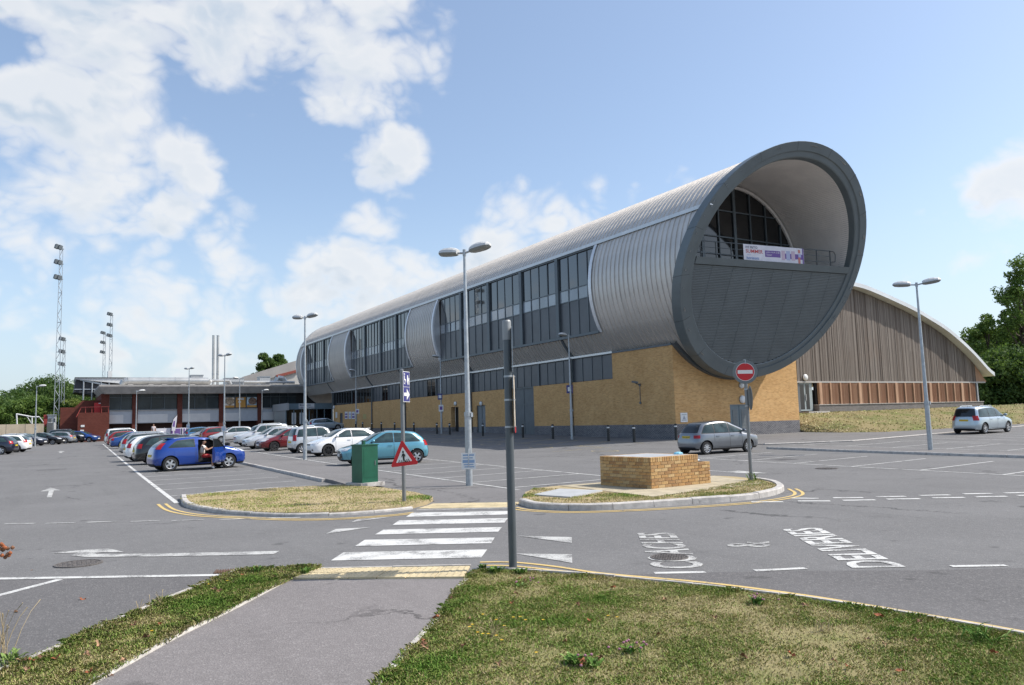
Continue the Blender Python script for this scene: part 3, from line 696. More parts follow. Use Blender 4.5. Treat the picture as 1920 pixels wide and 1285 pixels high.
# posts, downpipes and skirt ribs
for Y in (47.9, 64.2, 80.0, 90.5, 106.1):
    mb = MB(); pr = None
    for k in range(7):
        ph = WB + (SK - WB) * k / 6; a = cyl(ph, RT_ + .10); c = [(a[0], Y - .11, a[1]), (a[0], Y + .11, a[1])]; d_ = cyl(ph, RT_ - .02); e = [(d_[0], Y - .11, d_[1]), (d_[0], Y + .11, d_[1])]
        if pr: mb.quad(pr[0][0], c[0], c[1], pr[0][1]); mb.quad(pr[0][0], c[0], e[0], pr[1][0]); mb.quad(pr[0][1], c[1], e[1], pr[1][1])
        pr = (c, e)
    mb.build('skirt_rib', DKGREY, tb)
    mb = MB(); g = terr(XW, Y); mb.tube((XW - .10, Y, g), (XW - .10, Y, 6.2), .075, n=10)
    for z in (1.8, 3.4, 5.2): mb.box(XW - .12, XW, Y - .1, Y + .1, z, z + .05)
    mb.build('downpipe', DKGREY, tb)
# brick flank with recessed strip window
ZS0, ZS1 = 4.40, 6.14
def wall_piece(name, x0, x1, y0, y1, z0, z1, m, parent=tb):
    mb = MB(); mb.box(x0, x1, y0, y1, z0, z1); return mb.build(name, m, parent)
openings = []
def yat(px_): return onX(px_, 790, XW)[1]
bigdoor = (yat(1002), yat(962)); d1 = (yat(910.5), yat(894)); d2 = (yat(860), yat(846)); d3 = (yat(642.5), yat(637))
WT_ = .45
doors = [(*bigdoor, ZS0), (*d1, 3.15), (*d2, 3.15), (*d3, 3.3)]
ycur = YE + WT_
PL = 1.23
WT = .45
segs = []
for a, b, zt in doors:
    segs.append((ycur, a, None)); segs.append((a, b, zt)); ycur = b
segs.append((ycur, 106.0, None))
for a, b, zt in segs:
    if zt is None:
        k = [a] + [q for q in np.arange(math.ceil(a / 6) * 6, b, 6)] + [b]
        for u, v in zip(k[:-1], k[1:]):
            if v - u < .01: continue
            zt_ = 6.2 if v <= 43.0 else ZS0
            if u < 42.98 < v:
                wall_piece('brick_wall', XW, XW + WT, u, 42.98, PL, 6.2, BUFF); wall_piece('brick_wall', XW, XW + WT, 42.98, v, PL, ZS0, BUFF)
            else: wall_piece('brick_wall', XW, XW + WT, u, v, PL, zt_, BUFF)
            wall_piece('brick_plinth', XW - .003, XW + WT, u, v, -.2, PL, BLUEB)
    elif zt < ZS0 - .01: wall_piece('brick_wall', XW, XW + WT, a, b, zt, ZS0, BUFF)
def flank_door(a, b, zt, leaves, m=DKGREY, recess=.12):
    g = terr(XW, (a + b) / 2) - .02; dr = MB(); dr.box(XW + recess, XW + recess + .06, a, b, g, zt); o = dr.build('door', m, tb)
    mb = MB(); mb.box(XW + recess - .04, XW + recess + .02, a, a + .07, g, zt); mb.box(XW + recess - .04, XW + recess + .02, b - .07, b, g, zt); mb.box(XW + recess - .04, XW + recess + .02, a + .07, b - .07, zt - .08, zt); mb.build('frame', FRAME, o)
    for k in range(1, leaves):
        y_ = a + (b - a) * k / leaves; mb = MB(); mb.box(XW + recess - .03, XW + recess + .02, y_ - .03, y_ + .03, g, zt - .08); mb.build('leaf_joint', FRAME, o)
    return o
o = flank_door(*bigdoor, ZS0, 2); mb = MB(); mb.box(XW + .08, XW + .14, bigdoor[0] + .07, bigdoor[1] - .07, 2.95, 3.02); mb.build('rail', FRAME, o)
o = flank_door(*d1, 3.15, 2, mat('door_grey', (.16, .185, .20), .4, var=.05))
mb = MB(); mb.box(XW + .04, XW + .12, (d1[0] + d1[1]) / 2 - .12, (d1[0] + d1[1]) / 2 - .08, 1.6, 1.95); mb.build('handle', CHROME, o)
flank_door(*d2, 3.15, 1, BLACK, .5); flank_door(*d3, 3.3, 1)  # first one: open doorway, its inner darkness put in as a black panel
# strip window under the skirt
ye = [43.0, 47.9, 52.6, 58.4, 64.2, 72.1, 80.0, 85.3, 90.5, 98.3, 106.1]
mb = MB(); mb.box(XW + .03, XW + .16, 43.0, 106.1, ZS0 - .09, ZS0); mb.box(XW + .03, XW + .16, 43.0, 106.1, ZS1 - .02, ZS1 + .02)
stw = mb.build('strip_window', FRAME, tb)
for a, b in zip(ye[:-1], ye[1:]):
    mb = MB(); mb.box(XW + .01, XW + .16, b - .09, b + .09, ZS0, ZS1 - .02); mb.build('window_post', FRAME, stw)
    n = max(4, round((b - a) / 1.15)); far = a > 72
    for j in range(n):
        p0, p1 = a + .09 + (b - a - .18) * j / n, a + .09 + (b - a - .18) * (j + 1) / n
        m = (GLASSB if (far and (a > 88 or j < 2)) else PANELG)
        mb = MB(); mb.quad((XW + .10, p0 + .025, ZS0 + .03), (XW + .10, p1 - .025, ZS0 + .03), (XW + .10, p1 - .025, ZS1 - .05), (XW + .10, p0 + .025, ZS1 - .05)); mb.build('pane', m, stw)
        if j: mb = MB(); mb.box(XW + .06, XW + .14, p0 - .025, p0 + .025, ZS0, ZS1 - .02); mb.build('mullion', FRAME, stw)
mb = MB(); mb.quad((XW + .17, 42.9, ZS0 - .1), (XW + .17, 106.2, ZS0 - .1), (XW + .17, 106.2, 6.4), (XW + .17, 42.9, 6.4)); mb.build('window_back', PANELG, stw)
# brick end wall below the tube
XE = 44.3
dxa, dxb = onY(1370, 790, YE)[0], onY(1406, 790, YE)[0]
def tubez(X): return ZC - math.sqrt(max(.01, RT_ ** 2 - (X - XC) ** 2))
def endwall(name, x0, x1, z0, m, ztop=None, dy=0.):
    mb = MB(); n = max(2, int((x1 - x0) / .5)); tops = []
    for k in range(n + 1):
        X = x0 + (x1 - x0) * k / n; tops.append((X, YE - dy, ztop if ztop else min(6.2, tubez(X) + .25)))
    poly = [(x0, YE - dy, z0), (x1, YE - dy, z0)] + tops[::-1]; k = len(poly)
    mb.add(poly + [(p[0], p[1] + WT - .01, p[2]) for p in poly], [tuple(range(k)), tuple(range(2 * k - 1, k - 1, -1))] + [(i, (i + 1) % k, k + (i + 1) % k, k + i) for i in range(k)]); return mb.build(name, m, tb)
ZD = 2.37
endwall('brick_wall', XW, dxa, PL, BUFF); endwall('brick_wall', dxb, XE, PL, BUFF); endwall('brick_wall', dxa, dxb, ZD, BUFF)
endwall('brick_plinth', XW - .003, dxa, -.2, BLUEB, PL, .003); endwall('brick_plinth', dxb, XE + .003, -.2, BLUEB, PL, .003)
wall_piece('brick_wall', XE - WT, XE, YE + WT, 60, PL, 6.2, BUFF); wall_piece('brick_plinth', XE - WT, XE + .003, YE + WT, 60, -.2, PL, BLUEB)
g = terr(46, YE); DOORG = mat('door_blue_grey', (.135, .175, .195), .45, var=.06, vscale=2)
mb = MB(); mb.box(dxa, dxb, YE + .05, YE + .10, g - .1, ZD); dr = mb.build('door', DOORG, tb)
mb = MB(); mb.box(dxa, dxa + .06, YE - .0, YE + .06, g - .1, ZD); mb.box(dxb - .06, dxb, YE, YE + .06, g - .1, ZD); mb.box(dxa + .06, dxb - .06, YE, YE + .06, ZD - .06, ZD); mb.box((dxa + dxb) / 2 - .02, (dxa + dxb) / 2 + .02, YE + .02, YE + .06, g, ZD - .06); mb.build('frame', DOORG, dr)
for a, b in ((dxa + .25, (dxa + dxb) / 2 - .17), ((dxa + dxb) / 2 + .17, dxb - .25)):
    mb = MB()
    for k in range(16): z = g + .25 + k * .09; mb.bar((a, YE + .035, z), (b, YE + .035, z), .03, .05)
    mb.build('vent_louvre', mat('vent_grey', (.2, .21, .21), .6), dr)
# flashing where the tube sits on the end wall
mb = MB(); pr = None
for k in range(31):
    ph = SK - .03 + (R_(316) - SK + .03) * k / 30; c = []
    for r, yy in ((RT_ - .05, YE - .28), (RT_ + .26, YE - .28), (RT_ + .26, YE + .02)):
        X, Z = cyl(ph, r); c.append((X, yy, Z))
    if pr: [mb.quad(pr[j], c[j], c[j + 1], pr[j + 1]) for j in (0, 1)]
    pr = c
mb.build('flashing', DKGREY, tb, smooth=True)
# ---- the slanted ring, soffit, balcony and louvres
def ring_band(name, prof, m, n=96, sub=None, dark=None):
    """prof: (radius, offset along the tube from the slanted end plane)"""
    mb = MB(); rows = []
    for k in range(n):
        a = 2 * math.pi * k / n; row = []
        for r, dy in prof:
            X, Z = cyl(a, r); row.append((X, ringY(X, Z) + dy, Z))
        rows.append(row)
    for k in range(n):
        for j in range(len(prof) - 1): mb.quad(rows[k][j], rows[(k + 1) % n][j], rows[(k + 1) % n][j + 1], rows[k][j + 1])
    o = mb.build(name, m, tb, fix=True)
    o.data.polygons.foreach_set('use_smooth', [True] * len(o.data.polygons)); o.data.set_sharp_from_angle(angle=R_(25)); return o
ring_band('end_ring', [(RT_ - .02, .75), (RT_ + .20, .75), (RT_ + .22, .0), (RT_ + .20, -.03), (6.28, -.03), (6.26, .05), (6.00, .05), (5.95, .09), (5.95, 1.0)], RINGM)
mb = MB()
for k in range(16):                       # plate joints on the ring
    a = 2 * math.pi * (k + .35) / 16; (x0, z0), (x1, z1) = cyl(a, RT_ + .225), cyl(a, 6.27)
    t_ = np.array((-math.sin(a), 0, math.cos(a))) * .008
    for (xa, za, xb, zb, dy0, dy1) in ((x0, z0, x1, z1, -.034, -.034), (x0, z0, x0, z0, -.03, .74)):
        p, q = np.array((xa, ringY(xa, za) + dy0, za)), np.array((xb, ringY(xb, zb) + dy1, zb)); mb.quad(p - t_, p + t_, q + t_, q - t_)
mb.build('plate_joint', BLACK, tb)
SOFF = mat('soffit_lining', (.74, .69, .64), .55, .0, var=.06, vscale=.8)
# soffit: narrow longitudinal planks with open joints
YB = 35.8; n = 150; mb = MB()
ph0 = math.asin((10.97 - ZC) / 5.9)
sof = []
for k in range(n):
    a, b = ph0 - .12 + (math.pi - 2 * ph0 + .24) * k / n, ph0 - .12 + (math.pi - 2 * ph0 + .24) * (k + .9) / n
    c = ph0 - .12 + (math.pi - 2 * ph0 + .24) * (k + 1) / n
    for (u, v, r) in ((a, b, 5.94), (b, c, 5.965)):
        (x0, z0), (x1, z1) = cyl(u, r), cyl(v, r)
        mb.quad((x0, ringY(x0, z0) + .5, z0), (x1, ringY(x1, z1) + .5, z1), (x1, YB + .05, z1), (x0, YB + .05, z0))
    (x0, z0), (x1, z1) = cyl(b, 5.94), cyl(b, 5.965); mb.quad((x0, ringY(x0, z0) + .5, z0), (x1, ringY(x1, z1) + .5, z1), (x1, YB + .05, z1), (x0, YB + .05, z0))
mb.build('soffit', SOFF, tb, fix=False)
mb = MB(); pr = None
for k in range(41):
    a = math.pi * k / 40; c = []
    for r, yy in ((5.84, YB - .10), (5.66, YB - .10), (5.66, YB + .03)): X, Z = cyl(a, r); c.append((X, yy, Z))
    if pr: [mb.quad(pr[j], c[j], c[j + 1], pr[j + 1]) for j in (0, 1)]
    pr = c
mb.build('glazing_arch', SOFF, tb)
# glazing wall at the back of the balcony
ZFL = 10.95
mb = MB(); pts = [cyl(math.pi * k / 30, 5.68) for k in range(31)]; mb.poly([(p[0], YB + .06, p[1]) for p in pts]); bw = mb.build('balcony_glazing', GLASSB, tb)
xsb = [XC + d_ for d_ in (-4.3, -2.9, -1.45, 0, 1.45, 2.9, 4.3)]
for k, X in enumerate(xsb):
    zt = ZC + math.sqrt(5.66 ** 2 - (X - XC) ** 2); wd = .11 if k in (1, 3) else .04
    mb = MB(); mb.box(X - wd, X + wd, YB - .04, YB + .05, ZFL, zt); mb.build('mullion', FRAME, bw)
for z in (12.0, 13.15, 14.9):
    hw = math.sqrt(5.66 ** 2 - (z - ZC) ** 2); mb = MB(); mb.box(XC - hw, XC + hw, YB - .02, YB + .045, z - .04, z + .04); mb.build('transom', FRAME, bw)
# balcony deck edge beam on the slanted plane
def RP(X, Z, dy=0.): return (X, ringY(X, Z) + dy, Z)
hw0, hw1 = 5.88, 5.86
mb = MB(); za, zb = 10.58, 10.97; x0, x1 = XC - 5.96, XC + 5.96
for dy0, dy1 in ((.04, .5),):
    vs_ = [RP(x0, za, dy0), RP(x1, za, dy0), RP(x1, zb, dy0 - .02), RP(x0, zb, dy0 - .02), (x0, ringY(x0, za) + .6, za), (x1, ringY(x1, za) + .6, za), (x1, ringY(x1, zb) + .6, zb), (x0, ringY(x0, zb) + .6, zb)]
    mb.add(vs_, [(0, 1, 2, 3), (3, 2, 6, 7), (0, 4, 5, 1), (4, 7, 6, 5)])
mb.build('balcony_beam', RINGM, tb)
mb = MB(); mb.quad((x0, ringY(x0, zb) + .5, 10.95), (x1, ringY(x1, zb) + .5, 10.95), (x1, YB + .1, 10.95), (x0, YB + .1, 10.95)); mb.build('balcony_floor', mat('deck_grey', (.25, .25, .25), .8), tb)
# louvre infill
mb = MB(); nl = 62
for k in range(nl):
    z0 = 4.86 + (10.56 - 4.86) * k / nl; z1 = 4.86 + (10.56 - 4.86) * (k + 1) / nl
    hw = math.sqrt(max(0, 5.97 ** 2 - (z0 - ZC) ** 2)); h2 = math.sqrt(max(0, 5.97 ** 2 - (z1 - ZC) ** 2)); 
    if hw < .3: continue
    h = min(hw, h2)
    a, b = RP(XC - h, z0, .12), RP(XC + h, z0, .12); c, d_ = RP(XC + h, z1 - .015, .145), RP(XC - h, z1 - .015, .145); e, f_ = RP(XC + h, z1, .12), RP(XC - h, z1, .12)
    mb.quad(a, b, c, d_); mb.quad(d_, c, e, f_)
mb.build('louvre_infill', LOUV, tb, fix=False)
mb = MB()
for k in range(7):
    X = XC - 4.6 + 9.2 * k / 6
    zl = ZC - math.sqrt(5.8 ** 2 - (X - XC) ** 2)
    mb.bar(RP(X, zl, .115), RP(X, 10.56, .118), .008, .008)
mb.build('louvre_joint', mat('louvre_joint_grey', (.108, .124, .130), .5), tb)
# railing
rail = MB(); ZR = 11.98
def rr(X, Z): return (X, ringY(X, 10.97) + .22, Z)
def rl(X, Z): return (X, ringY(X, 10.97) + .22, Z)
rb = empty('balcony_railing', (XC, 32.8, 10.97), 0, 'dark steel railing along the balcony in the round opening', 'railing')
RAILM = mat('rail_steel', (.045, .055, .062), .45, .3)
mb = MB(); xe = XC + 4.55; mb.bar(rl(XC - 5.5, ZR), rl(xe, ZR), .05, .05); mb.build('top_rail', RAILM, rb)
for z in (11.25, 11.62): mb = MB(); mb.bar(rl(XC - 5.6, z), rl(xe - .1, z), .025, .03); mb.build('mid_rail', RAILM, rb)
for k in range(10):
    X = XC - 5.5 + 10.05 * k / 9.; mb = MB(); mb.bar(rl(X, 10.9), rl(X, ZR), .05, .06); mb.build('post', RAILM, rb)
mb = MB(); pts = [rl(xe, ZR), rl(xe + .35, ZR - .05), rl(xe + .45, ZR - .25), rl(xe + .40, 11.3), rl(xe, 11.25)]; mb.path(pts, .025, 6); mb.build('end_loop', RAILM, rb)
# banner on the railing
bn = empty('balcony_banner', (XC - .2, 32.4, 11.0), 0, 'white and purple summer banner hung on the balcony railing', 'banner')
bx0, bx1 = 35.62, 40.35
def bp(u, v, d_=0.): X = bx0 + (bx1 - bx0) * u; return (X, ringY(X, 10.97) + .17 - d_ + .02 * math.sin(u * 21), 10.93 + .10 * (u < .04) * (1 - v) + 1.05 * v)
CLOTH = mat('banner_white', (.68, .66, .70), .7, var=.05); PURP = mat('banner_purple', (.16, .09, .30), .7); REDC = mat('banner_red', (.50, .07, .07), .7); LILAC = mat('banner_lilac', (.42, .45, .62), .7); NAVY = mat('banner_navy', (.06, .06, .12), .7); PINK = mat('banner_pink', (.55, .42, .50), .7)
mb = MB(); n = 24
for k in range(n): mb.quad(bp(k / n, 0), bp((k + 1) / n, 0), bp((k + 1) / n, 1), bp(k / n, 1))
mb.build('cloth', CLOTH, bn, fix=False)
def bprint(name, s, u0, u1, v0, v1, m): mb = MB(); text_into(mb, s, lambda u, v: bp(u0 + (u1 - u0) * u, v0 + (v1 - v0) * v, .012)); mb.build(name, m, bn, fix=False)
def bpatch(u0, u1, v0, v1, m, d_=.008):
    mb = MB(); k = 6
    for i in range(k): a, b = u0 + (u1 - u0) * i / k, u0 + (u1 - u0) * (i + 1) / k; mb.quad(bp(a, v0, d_), bp(b, v0, d_), bp(b, v1, d_), bp(a, v1, d_))
    mb.build('print', m, bn, fix=False)
bprint('lettering', 'FIT INTO', .04, .22, .76, .90, NAVY); bprint('lettering', 'SUMMER', .04, .31, .50, .71, REDC); bprint('lettering', 'with', .06, .12, .36, .43, LILAC); bprint('lettering', 'horizons', .05, .24, .13, .30, mat('banner_blue', (.10, .22, .50), .7))
bpatch(.35, .60, .34, .72, PURP); bprint('lettering', 'JOIN OUR GYM', .37, .58, .55, .66, CLOTH); bprint('lettering', 'TODAY', .37, .46, .40, .51, CLOTH)
for u, m in ((.62, PINK), (.70, LILAC), (.78, PINK)): bpatch(u, u + .06, .22, .78, m); bpatch(u + .055, u + .085, .30, .62, PURP, .006)
bpatch(.86, .98, .32, .62, PURP); bpatch(.90, .95, .45, .66, LILAC, .012); bpatch(.895, .935, .06, .44, mat('banner_orange', (.55, .20, .16), .7), .011); bpatch(.90, .94, .70, .9, MATS['banner_orange'], .011); bpatch(.975, .995, .0, 1., PURP, .009)
# small wall furniture on the building
LENS = mat('bulkhead_lens', (.72, .73, .72), .25, var=.03)
def bulkhead(name, c, nrm, r, label, cat='wall light'):
    t_ = empty(name, c, 0, label, cat); n_ = np.array(nrm, float); c = np.array(c, float)
    mb = MB(); ax = 'x' if abs(n_[0]) > .5 else 'y'; s = n_[0] if ax == 'x' else n_[1]
    mb.lathe([(r * .95, 0), (r * .95, s * .05)], 18, c, ax); mb.build('base', GREYP, t_)
    mb = MB(); mb.lathe([(r, s * .05), (r, s * .09), (r * .85, s * .15), (r * .5, s * .19), (0.001, s * .2)], 18, c, ax); mb.build('lens', LENS, t_, smooth=True); return t_
p = onY(1389, 723, YE); bulkhead('wall_light', (p[0], YE, p[2]), (0, -1, 0), .2, 'round bulkhead light high on the brick end wall, under the tube')
p = onY(1391, 749, YE); bulkhead('wall_light', (p[0], YE, p[2]), (0, -1, 0), .26, 'larger round bulkhead light just above the end wall door')
for q, s in (((903, 757), 'round bulkhead light above the grey double door in the brick flank'), ((855, 757), 'round bulkhead light above the dark open doorway in the brick flank')):
    p = onX(*q, XW); bulkhead('wall_light', (XW, p[1], p[2]), (-1, 0, 0), .2, s)
p = onX(627, 764, XW); bulkhead('wall_light', (XW, p[1], p[2]), (-1, 0, 0), .25, 'small round light at the far end of the brick flank')
# CCTV camera
p = onX(1200, 722, XW); cc = empty('security_camera', (XW, p[1], p[2]), 0, 'security camera on a bracket on the shaded brick flank', 'camera')
mb = MB(); mb.box(XW - .06, XW, p[1] - .08, p[1] + .08, p[2] - .08, p[2] + .08); mb.bar((XW, p[1], p[2]), (XW - .45, p[1] - .1, p[2] + .1), .05); mb.build('bracket', GREYP, cc)
mb = MB(); mb.obox((XW - .5, p[1] - .1, p[2] + .18), (.17, -.12, -.03), (.05, .07, 0), (0, 0, .06)); mb.build('housing', GREYP, cc)
mb = MB(); mb.tube((XW - .03, p[1], p[2] - .08), (XW - .03, p[1], p[2] - 1.1), .02, n=6); mb.box(XW - .07, XW, p[1] - .07, p[1] + .07, p[2] - 1.25, p[2] - 1.1); mb.build('conduit', GREYP, cc)
# notice on the end wall
pa, pb = onY(1276, 792, YE), onY(1288, 774, YE); ns = empty('wall_notice', (pa[0], YE, pa[2]), 0, 'white notice board on the brick end wall beside the corner', 'notice')
mb = MB(); mb.box(pa[0], pb[0], YE - .035, YE - .005, pa[2], pb[2]); mb.build('board', WHITEP, ns)
mb = MB(); cx_ = (pa[0] + pb[0]) / 2; cz_ = (pa[2] + pb[2]) / 2
mb.poly([(cx_ - .13, YE - .038, cz_ - .12), (cx_ + .13, YE - .038, cz_ - .12), (cx_, YE - .038, cz_ + .12)]); mb.box(pa[0] + .08, pb[0] - .08, YE - .039, YE - .036, pa[2] + .10, pa[2] + .14); mb.box(pa[0] + .08, pb[0] - .08, YE - .039, YE - .036, pb[2] - .14, pb[2] - .1); mb.build('print', mat('notice_print', (.33, .36, .40), .7), ns)
# posters beside the entrance, sign, small notices
for k, (a, b) in enumerate(((647, 652), (654, 659), (660.3, 665.5))):
    u, v = onX(a, 786, XW), onX(b, 772, XW); ps = empty('poster', (XW, u[1], u[2]), 0, ['white poster nearest the flank side door, leftmost of three', 'white poster in the middle of three by the side door', 'white poster at the right of three by the side door'][k], 'poster', 'posters by the entrance')
    y0, y1 = sorted((u[1], v[1])); mb = MB(); mb.box(XW - .03, XW - .004, y0, y1, u[2], v[2]); mb.build('sheet', WHITEP, ps)
    mb = MB(); h = v[2] - u[2]; mb.box(XW - .034, XW - .031, y0 + .1, y1 - .1, u[2] + h * .15, u[2] + h * .4); mb.box(XW - .034, XW - .031, y0 + .15, y1 - .15, u[2] + h * .55, u[2] + h * .75); mb.build('print', PURP if k != 1 else LILAC, ps)
for a, b, z0, z1, lb, m in ((681, 687, 786, 777, 'small yellowish sign on the far brick flank', mat('yellow_sign', (.45, .36, .14), .6)), (629.5, 632.5, 784, 773, 'narrow white notice at the far end of the brick flank', WHITEP)):
    u, v = onX(a, z0, XW), onX(b, z1, XW); y0, y1 = sorted((u[1], v[1])); mb = MB(); mb.box(XW - .03, XW - .004, y0, y1, u[2], v[2]); mb.box(XW - .02, XW - .002, y0 + .1, y1 - .1, v[2], v[2] + .03); tag(mb.build('wall_sign', m), lb, 'sign')

# ================================================================== TIMBER HALL
YH = 41.5
hall = empty('timber_hall', (50, YH, 1.8), 0, 'timber clad sports hall with curved pale roof behind the tube', 'building')
def timber_mat(name, base, vscale):
    m = bpy.data.materials.new(name); m.use_nodes = True; t = m.node_tree; b = t.nodes['Principled BSDF']
    at_ = N(t, 'ShaderNodeAttribute', attribute_name='tone'); g = N(t, 'ShaderNodeNewGeometry').outputs['Position']
    n1 = NOISE(t, VM(t, 'MULTIPLY', g, (9, 9, .8)).outputs[0], 1., 5, .65).outputs[0]; n2 = NOISE(t, g, .25, 4, .6).outputs[0]
    lo, mid, hi = base
    c = MIXC(t, at_.outputs['Fac'], lo, hi); c = MIXC(t, M2(t, 'MULTIPLY', MAPR(t, n1, .35, .7), .6), c, mid); c = MIXC(t, M2(t, 'MULTIPLY', MAPR(t, n2, .5, .75), .3), c, (.20, .14, .10))
    t.links.new(c, b.inputs['Base Color']); b.inputs['Roughness'].default_value = .85; b.inputs['Specular IOR Level'].default_value = .2; MATS[name] = m; return m
WEATH = timber_mat('weathered_larch', ((.115, .092, .077), (.165, .140, .120), (.27, .235, .205)), 1)
CEDAR = timber_mat('warm_larch', ((.20, .095, .055), (.27, .145, .09), (.55, .36, .24)), 1)
rpts = [(44, 12.4), (54.87, 12.1), (57.59, 12.03), (60.37, 11.45), (64.74, 10.40), (69.33, 8.85), (72.48, 7.25), (74.88, 5.70), (76.5, 4.45)]
rx, rz = [p[0] for p in rpts], [p[1] for p in rpts]
def roofz(X):
    # smooth interpolation
    return float(np.mean([np.interp(X + d_, rx, rz) for d_ in np.linspace(-1.2, 1.2, 9)]))
def tone_attr(me, tones):
    a = me.attributes.new('tone', 'FLOAT', 'FACE'); a.data.foreach_set('value', tones)
ZCL = 4.17
mb = MB(); tones = []; X = 44.6; bw_ = .13
while X < 74.55:
    wv = bw_ * rnd.uniform(.8, 1.2); d_ = rnd.choice((0, .018, .03)); z0 = ZCL; x1 = min(X + wv - .012, 74.6)
    za, zb_ = roofz(X) - .1, roofz(x1) - .1; zs = [z0]
    if za - z0 > 3: zs.append(z0 + rnd.uniform(.3, .7) * (min(za, zb_) - z0))
    tn = rnd.random()
    cuts = zs + [None]
    for i in range(len(zs)):
        b0 = zs[i] + (.006 if i else 0); ta, tb_ = (za, zb_) if i == len(zs) - 1 else (zs[i + 1], zs[i + 1]); k0 = len(mb.f); y_ = YH - d_
        mb.add([(X, y_, b0), (x1, y_, b0), (x1, y_, tb_), (X, y_, ta), (X, YH + .03, b0), (x1, YH + .03, b0), (x1, YH + .03, tb_), (X, YH + .03, ta)], [(0, 1, 2, 3), (0, 3, 7, 4), (1, 5, 6, 2), (0, 4, 5, 1)])
        tn2 = min(1, max(0, tn + rnd.uniform(-.2, .2))); tones += [tn2] * (len(mb.f) - k0)
    X += wv
o = mb.build('cladding_boards', WEATH, hall, fix=False); tone_attr(o.data, tones); o['kind'] = 'stuff'
mb = MB(); tp = [(X, YH + .04, roofz(X) - .15) for X in np.arange(44.5, 74.7, 1.)]; mb.poly([(44.5, YH + .04, 4.1), (74.6, YH + .04, 4.1)] + tp[::-1]); mb.build('backing_wall', BLACK, hall)
# roof shell with overhang
ROOFM = mat('pale_roof_sheet', (.66, .68, .69), .45, .1, var=.08, vscale=.5)
mb = MB(); pr = None
for X in np.arange(44, 76.6, .5):
    z = roofz(X); c = [(X, YH - .75, z - .05), (X, YH - .75, z + .30), (X, YH + 45, z + .30), (X, YH + 45, z - .05)]
    if pr:
        for a in range(4): mb.quad(pr[a], c[a], c[(a + 1) % 4], pr[(a + 1) % 4])
    else: mb.poly(c)
    pr = c
mb.poly(pr[::-1]); mb.build('roof', ROOFM, hall, smooth=True)
mb = MB(); mb.poly([(74.6, YH - .02, ZCL), (76.3, YH - .02, ZCL + .02), (74.6, YH - .02, roofz(74.6) - .1)]); mb.box(74.62, 76.2, YH, YH + 44, ZCL + .0, ZCL + .08); ok = mb.build('eave_soffit', CEDAR, hall); tone_attr(ok.data, [.6] * len(ok.data.polygons))
mb = MB(); mb.box(49.5, 76.0, YH - .10, YH + .1, ZCL - .12, ZCL); mb.build('head_trim', mat('pale_trim', (.42, .40, .37), .7), hall)
# slatted screens between posts
ZP = 2.28
posts = np.linspace(52.4, 74.4, 19)
for k, X in enumerate(posts):
    wide = k % 4 == 0; wd = .16 if wide else .07
    mb = MB(); mb.box(X - wd, X + wd, YH - .20, YH + .02, ZP, ZCL - .12); o = mb.build('screen_post', CEDAR if k < 18 else GALV, hall); tone_attr(o.data, [.95 if wide else .75] * 6)
    if k < 18:
        mb = MB(); a, b = X + .17, posts[k + 1] - .17; n = 9
        for j in range(n):
            x_ = a + (b - a) * (j + .5) / n; mb.box(x_ - .028, x_ + .028, YH - .12, YH - .05, ZP + .03, ZCL - .16)
        o = mb.build('slat_screen', CEDAR, hall); tone_attr(o.data, [min(1, max(0, .35 - .015 * k + rnd.uniform(-.2, .3))) for _ in range(n) for q in range(6)])
mb = MB(); mb.box(52., 74.5, YH + .05, YH + .2, ZP, ZCL - .1); mb.build('screen_backing', BLACK, hall)
mb = MB(); mb.box(51.9, 74.9, YH - .35, YH + .2, .6, ZP); mb.build('plinth_wall', STONEB, hall)
mb = MB(); mb.box(51.85, 74.95, YH - .40, YH + .2, ZP, ZP + .05); mb.build('plinth_coping', CONC, hall)
mb = MB(); mb.box(44.4, 50.2, YH + .02, YH + .3, .6, ZCL); mb.build('side_wall', GREYP, hall)
mb = MB(); mb.box(74.6, 74.9, YH, YH + 44, .6, ZCL); mb.build('end_wall', STONEB, hall)
a, b = 50.0, 51.65; zt = ZCL - .13; zg = 1.85
mb = MB(); mb.box(a, b, YH + .05, YH + .1, zg, zt); dr = mb.build('door', mat('door_frame_grey', (.30, .34, .34), .4), hall)
for u, v in ((a + .12, (a + b) / 2 - .12), ((a + b) / 2 + .06, b - .35)): mb = MB(); mb.quad((u, YH + .04, zg + .12), (v, YH + .04, zg + .12), (v, YH + .04, zt - .1), (u, YH + .04, zt - .1)); mb.build('pane', GLASSB, dr)
mb = MB(); mb.box((a + b) / 2 - .02, (a + b) / 2 + .02, YH - .04, YH + .04, zg + .8, zg + 1.3); mb.build('handle', CHROME, dr)
mb = MB(); mb.box(49.6, 52., YH - 1.2, YH, 1.6, 1.80); mb.build('threshold_slab', CONC, hall)
p = onY(1509, 708, YH - .05); bulkhead('wall_light', (p[0], YH - .03, p[2]), (0, -1, 0), .26, 'round white bulkhead light on the timber cladding above the glazed door')
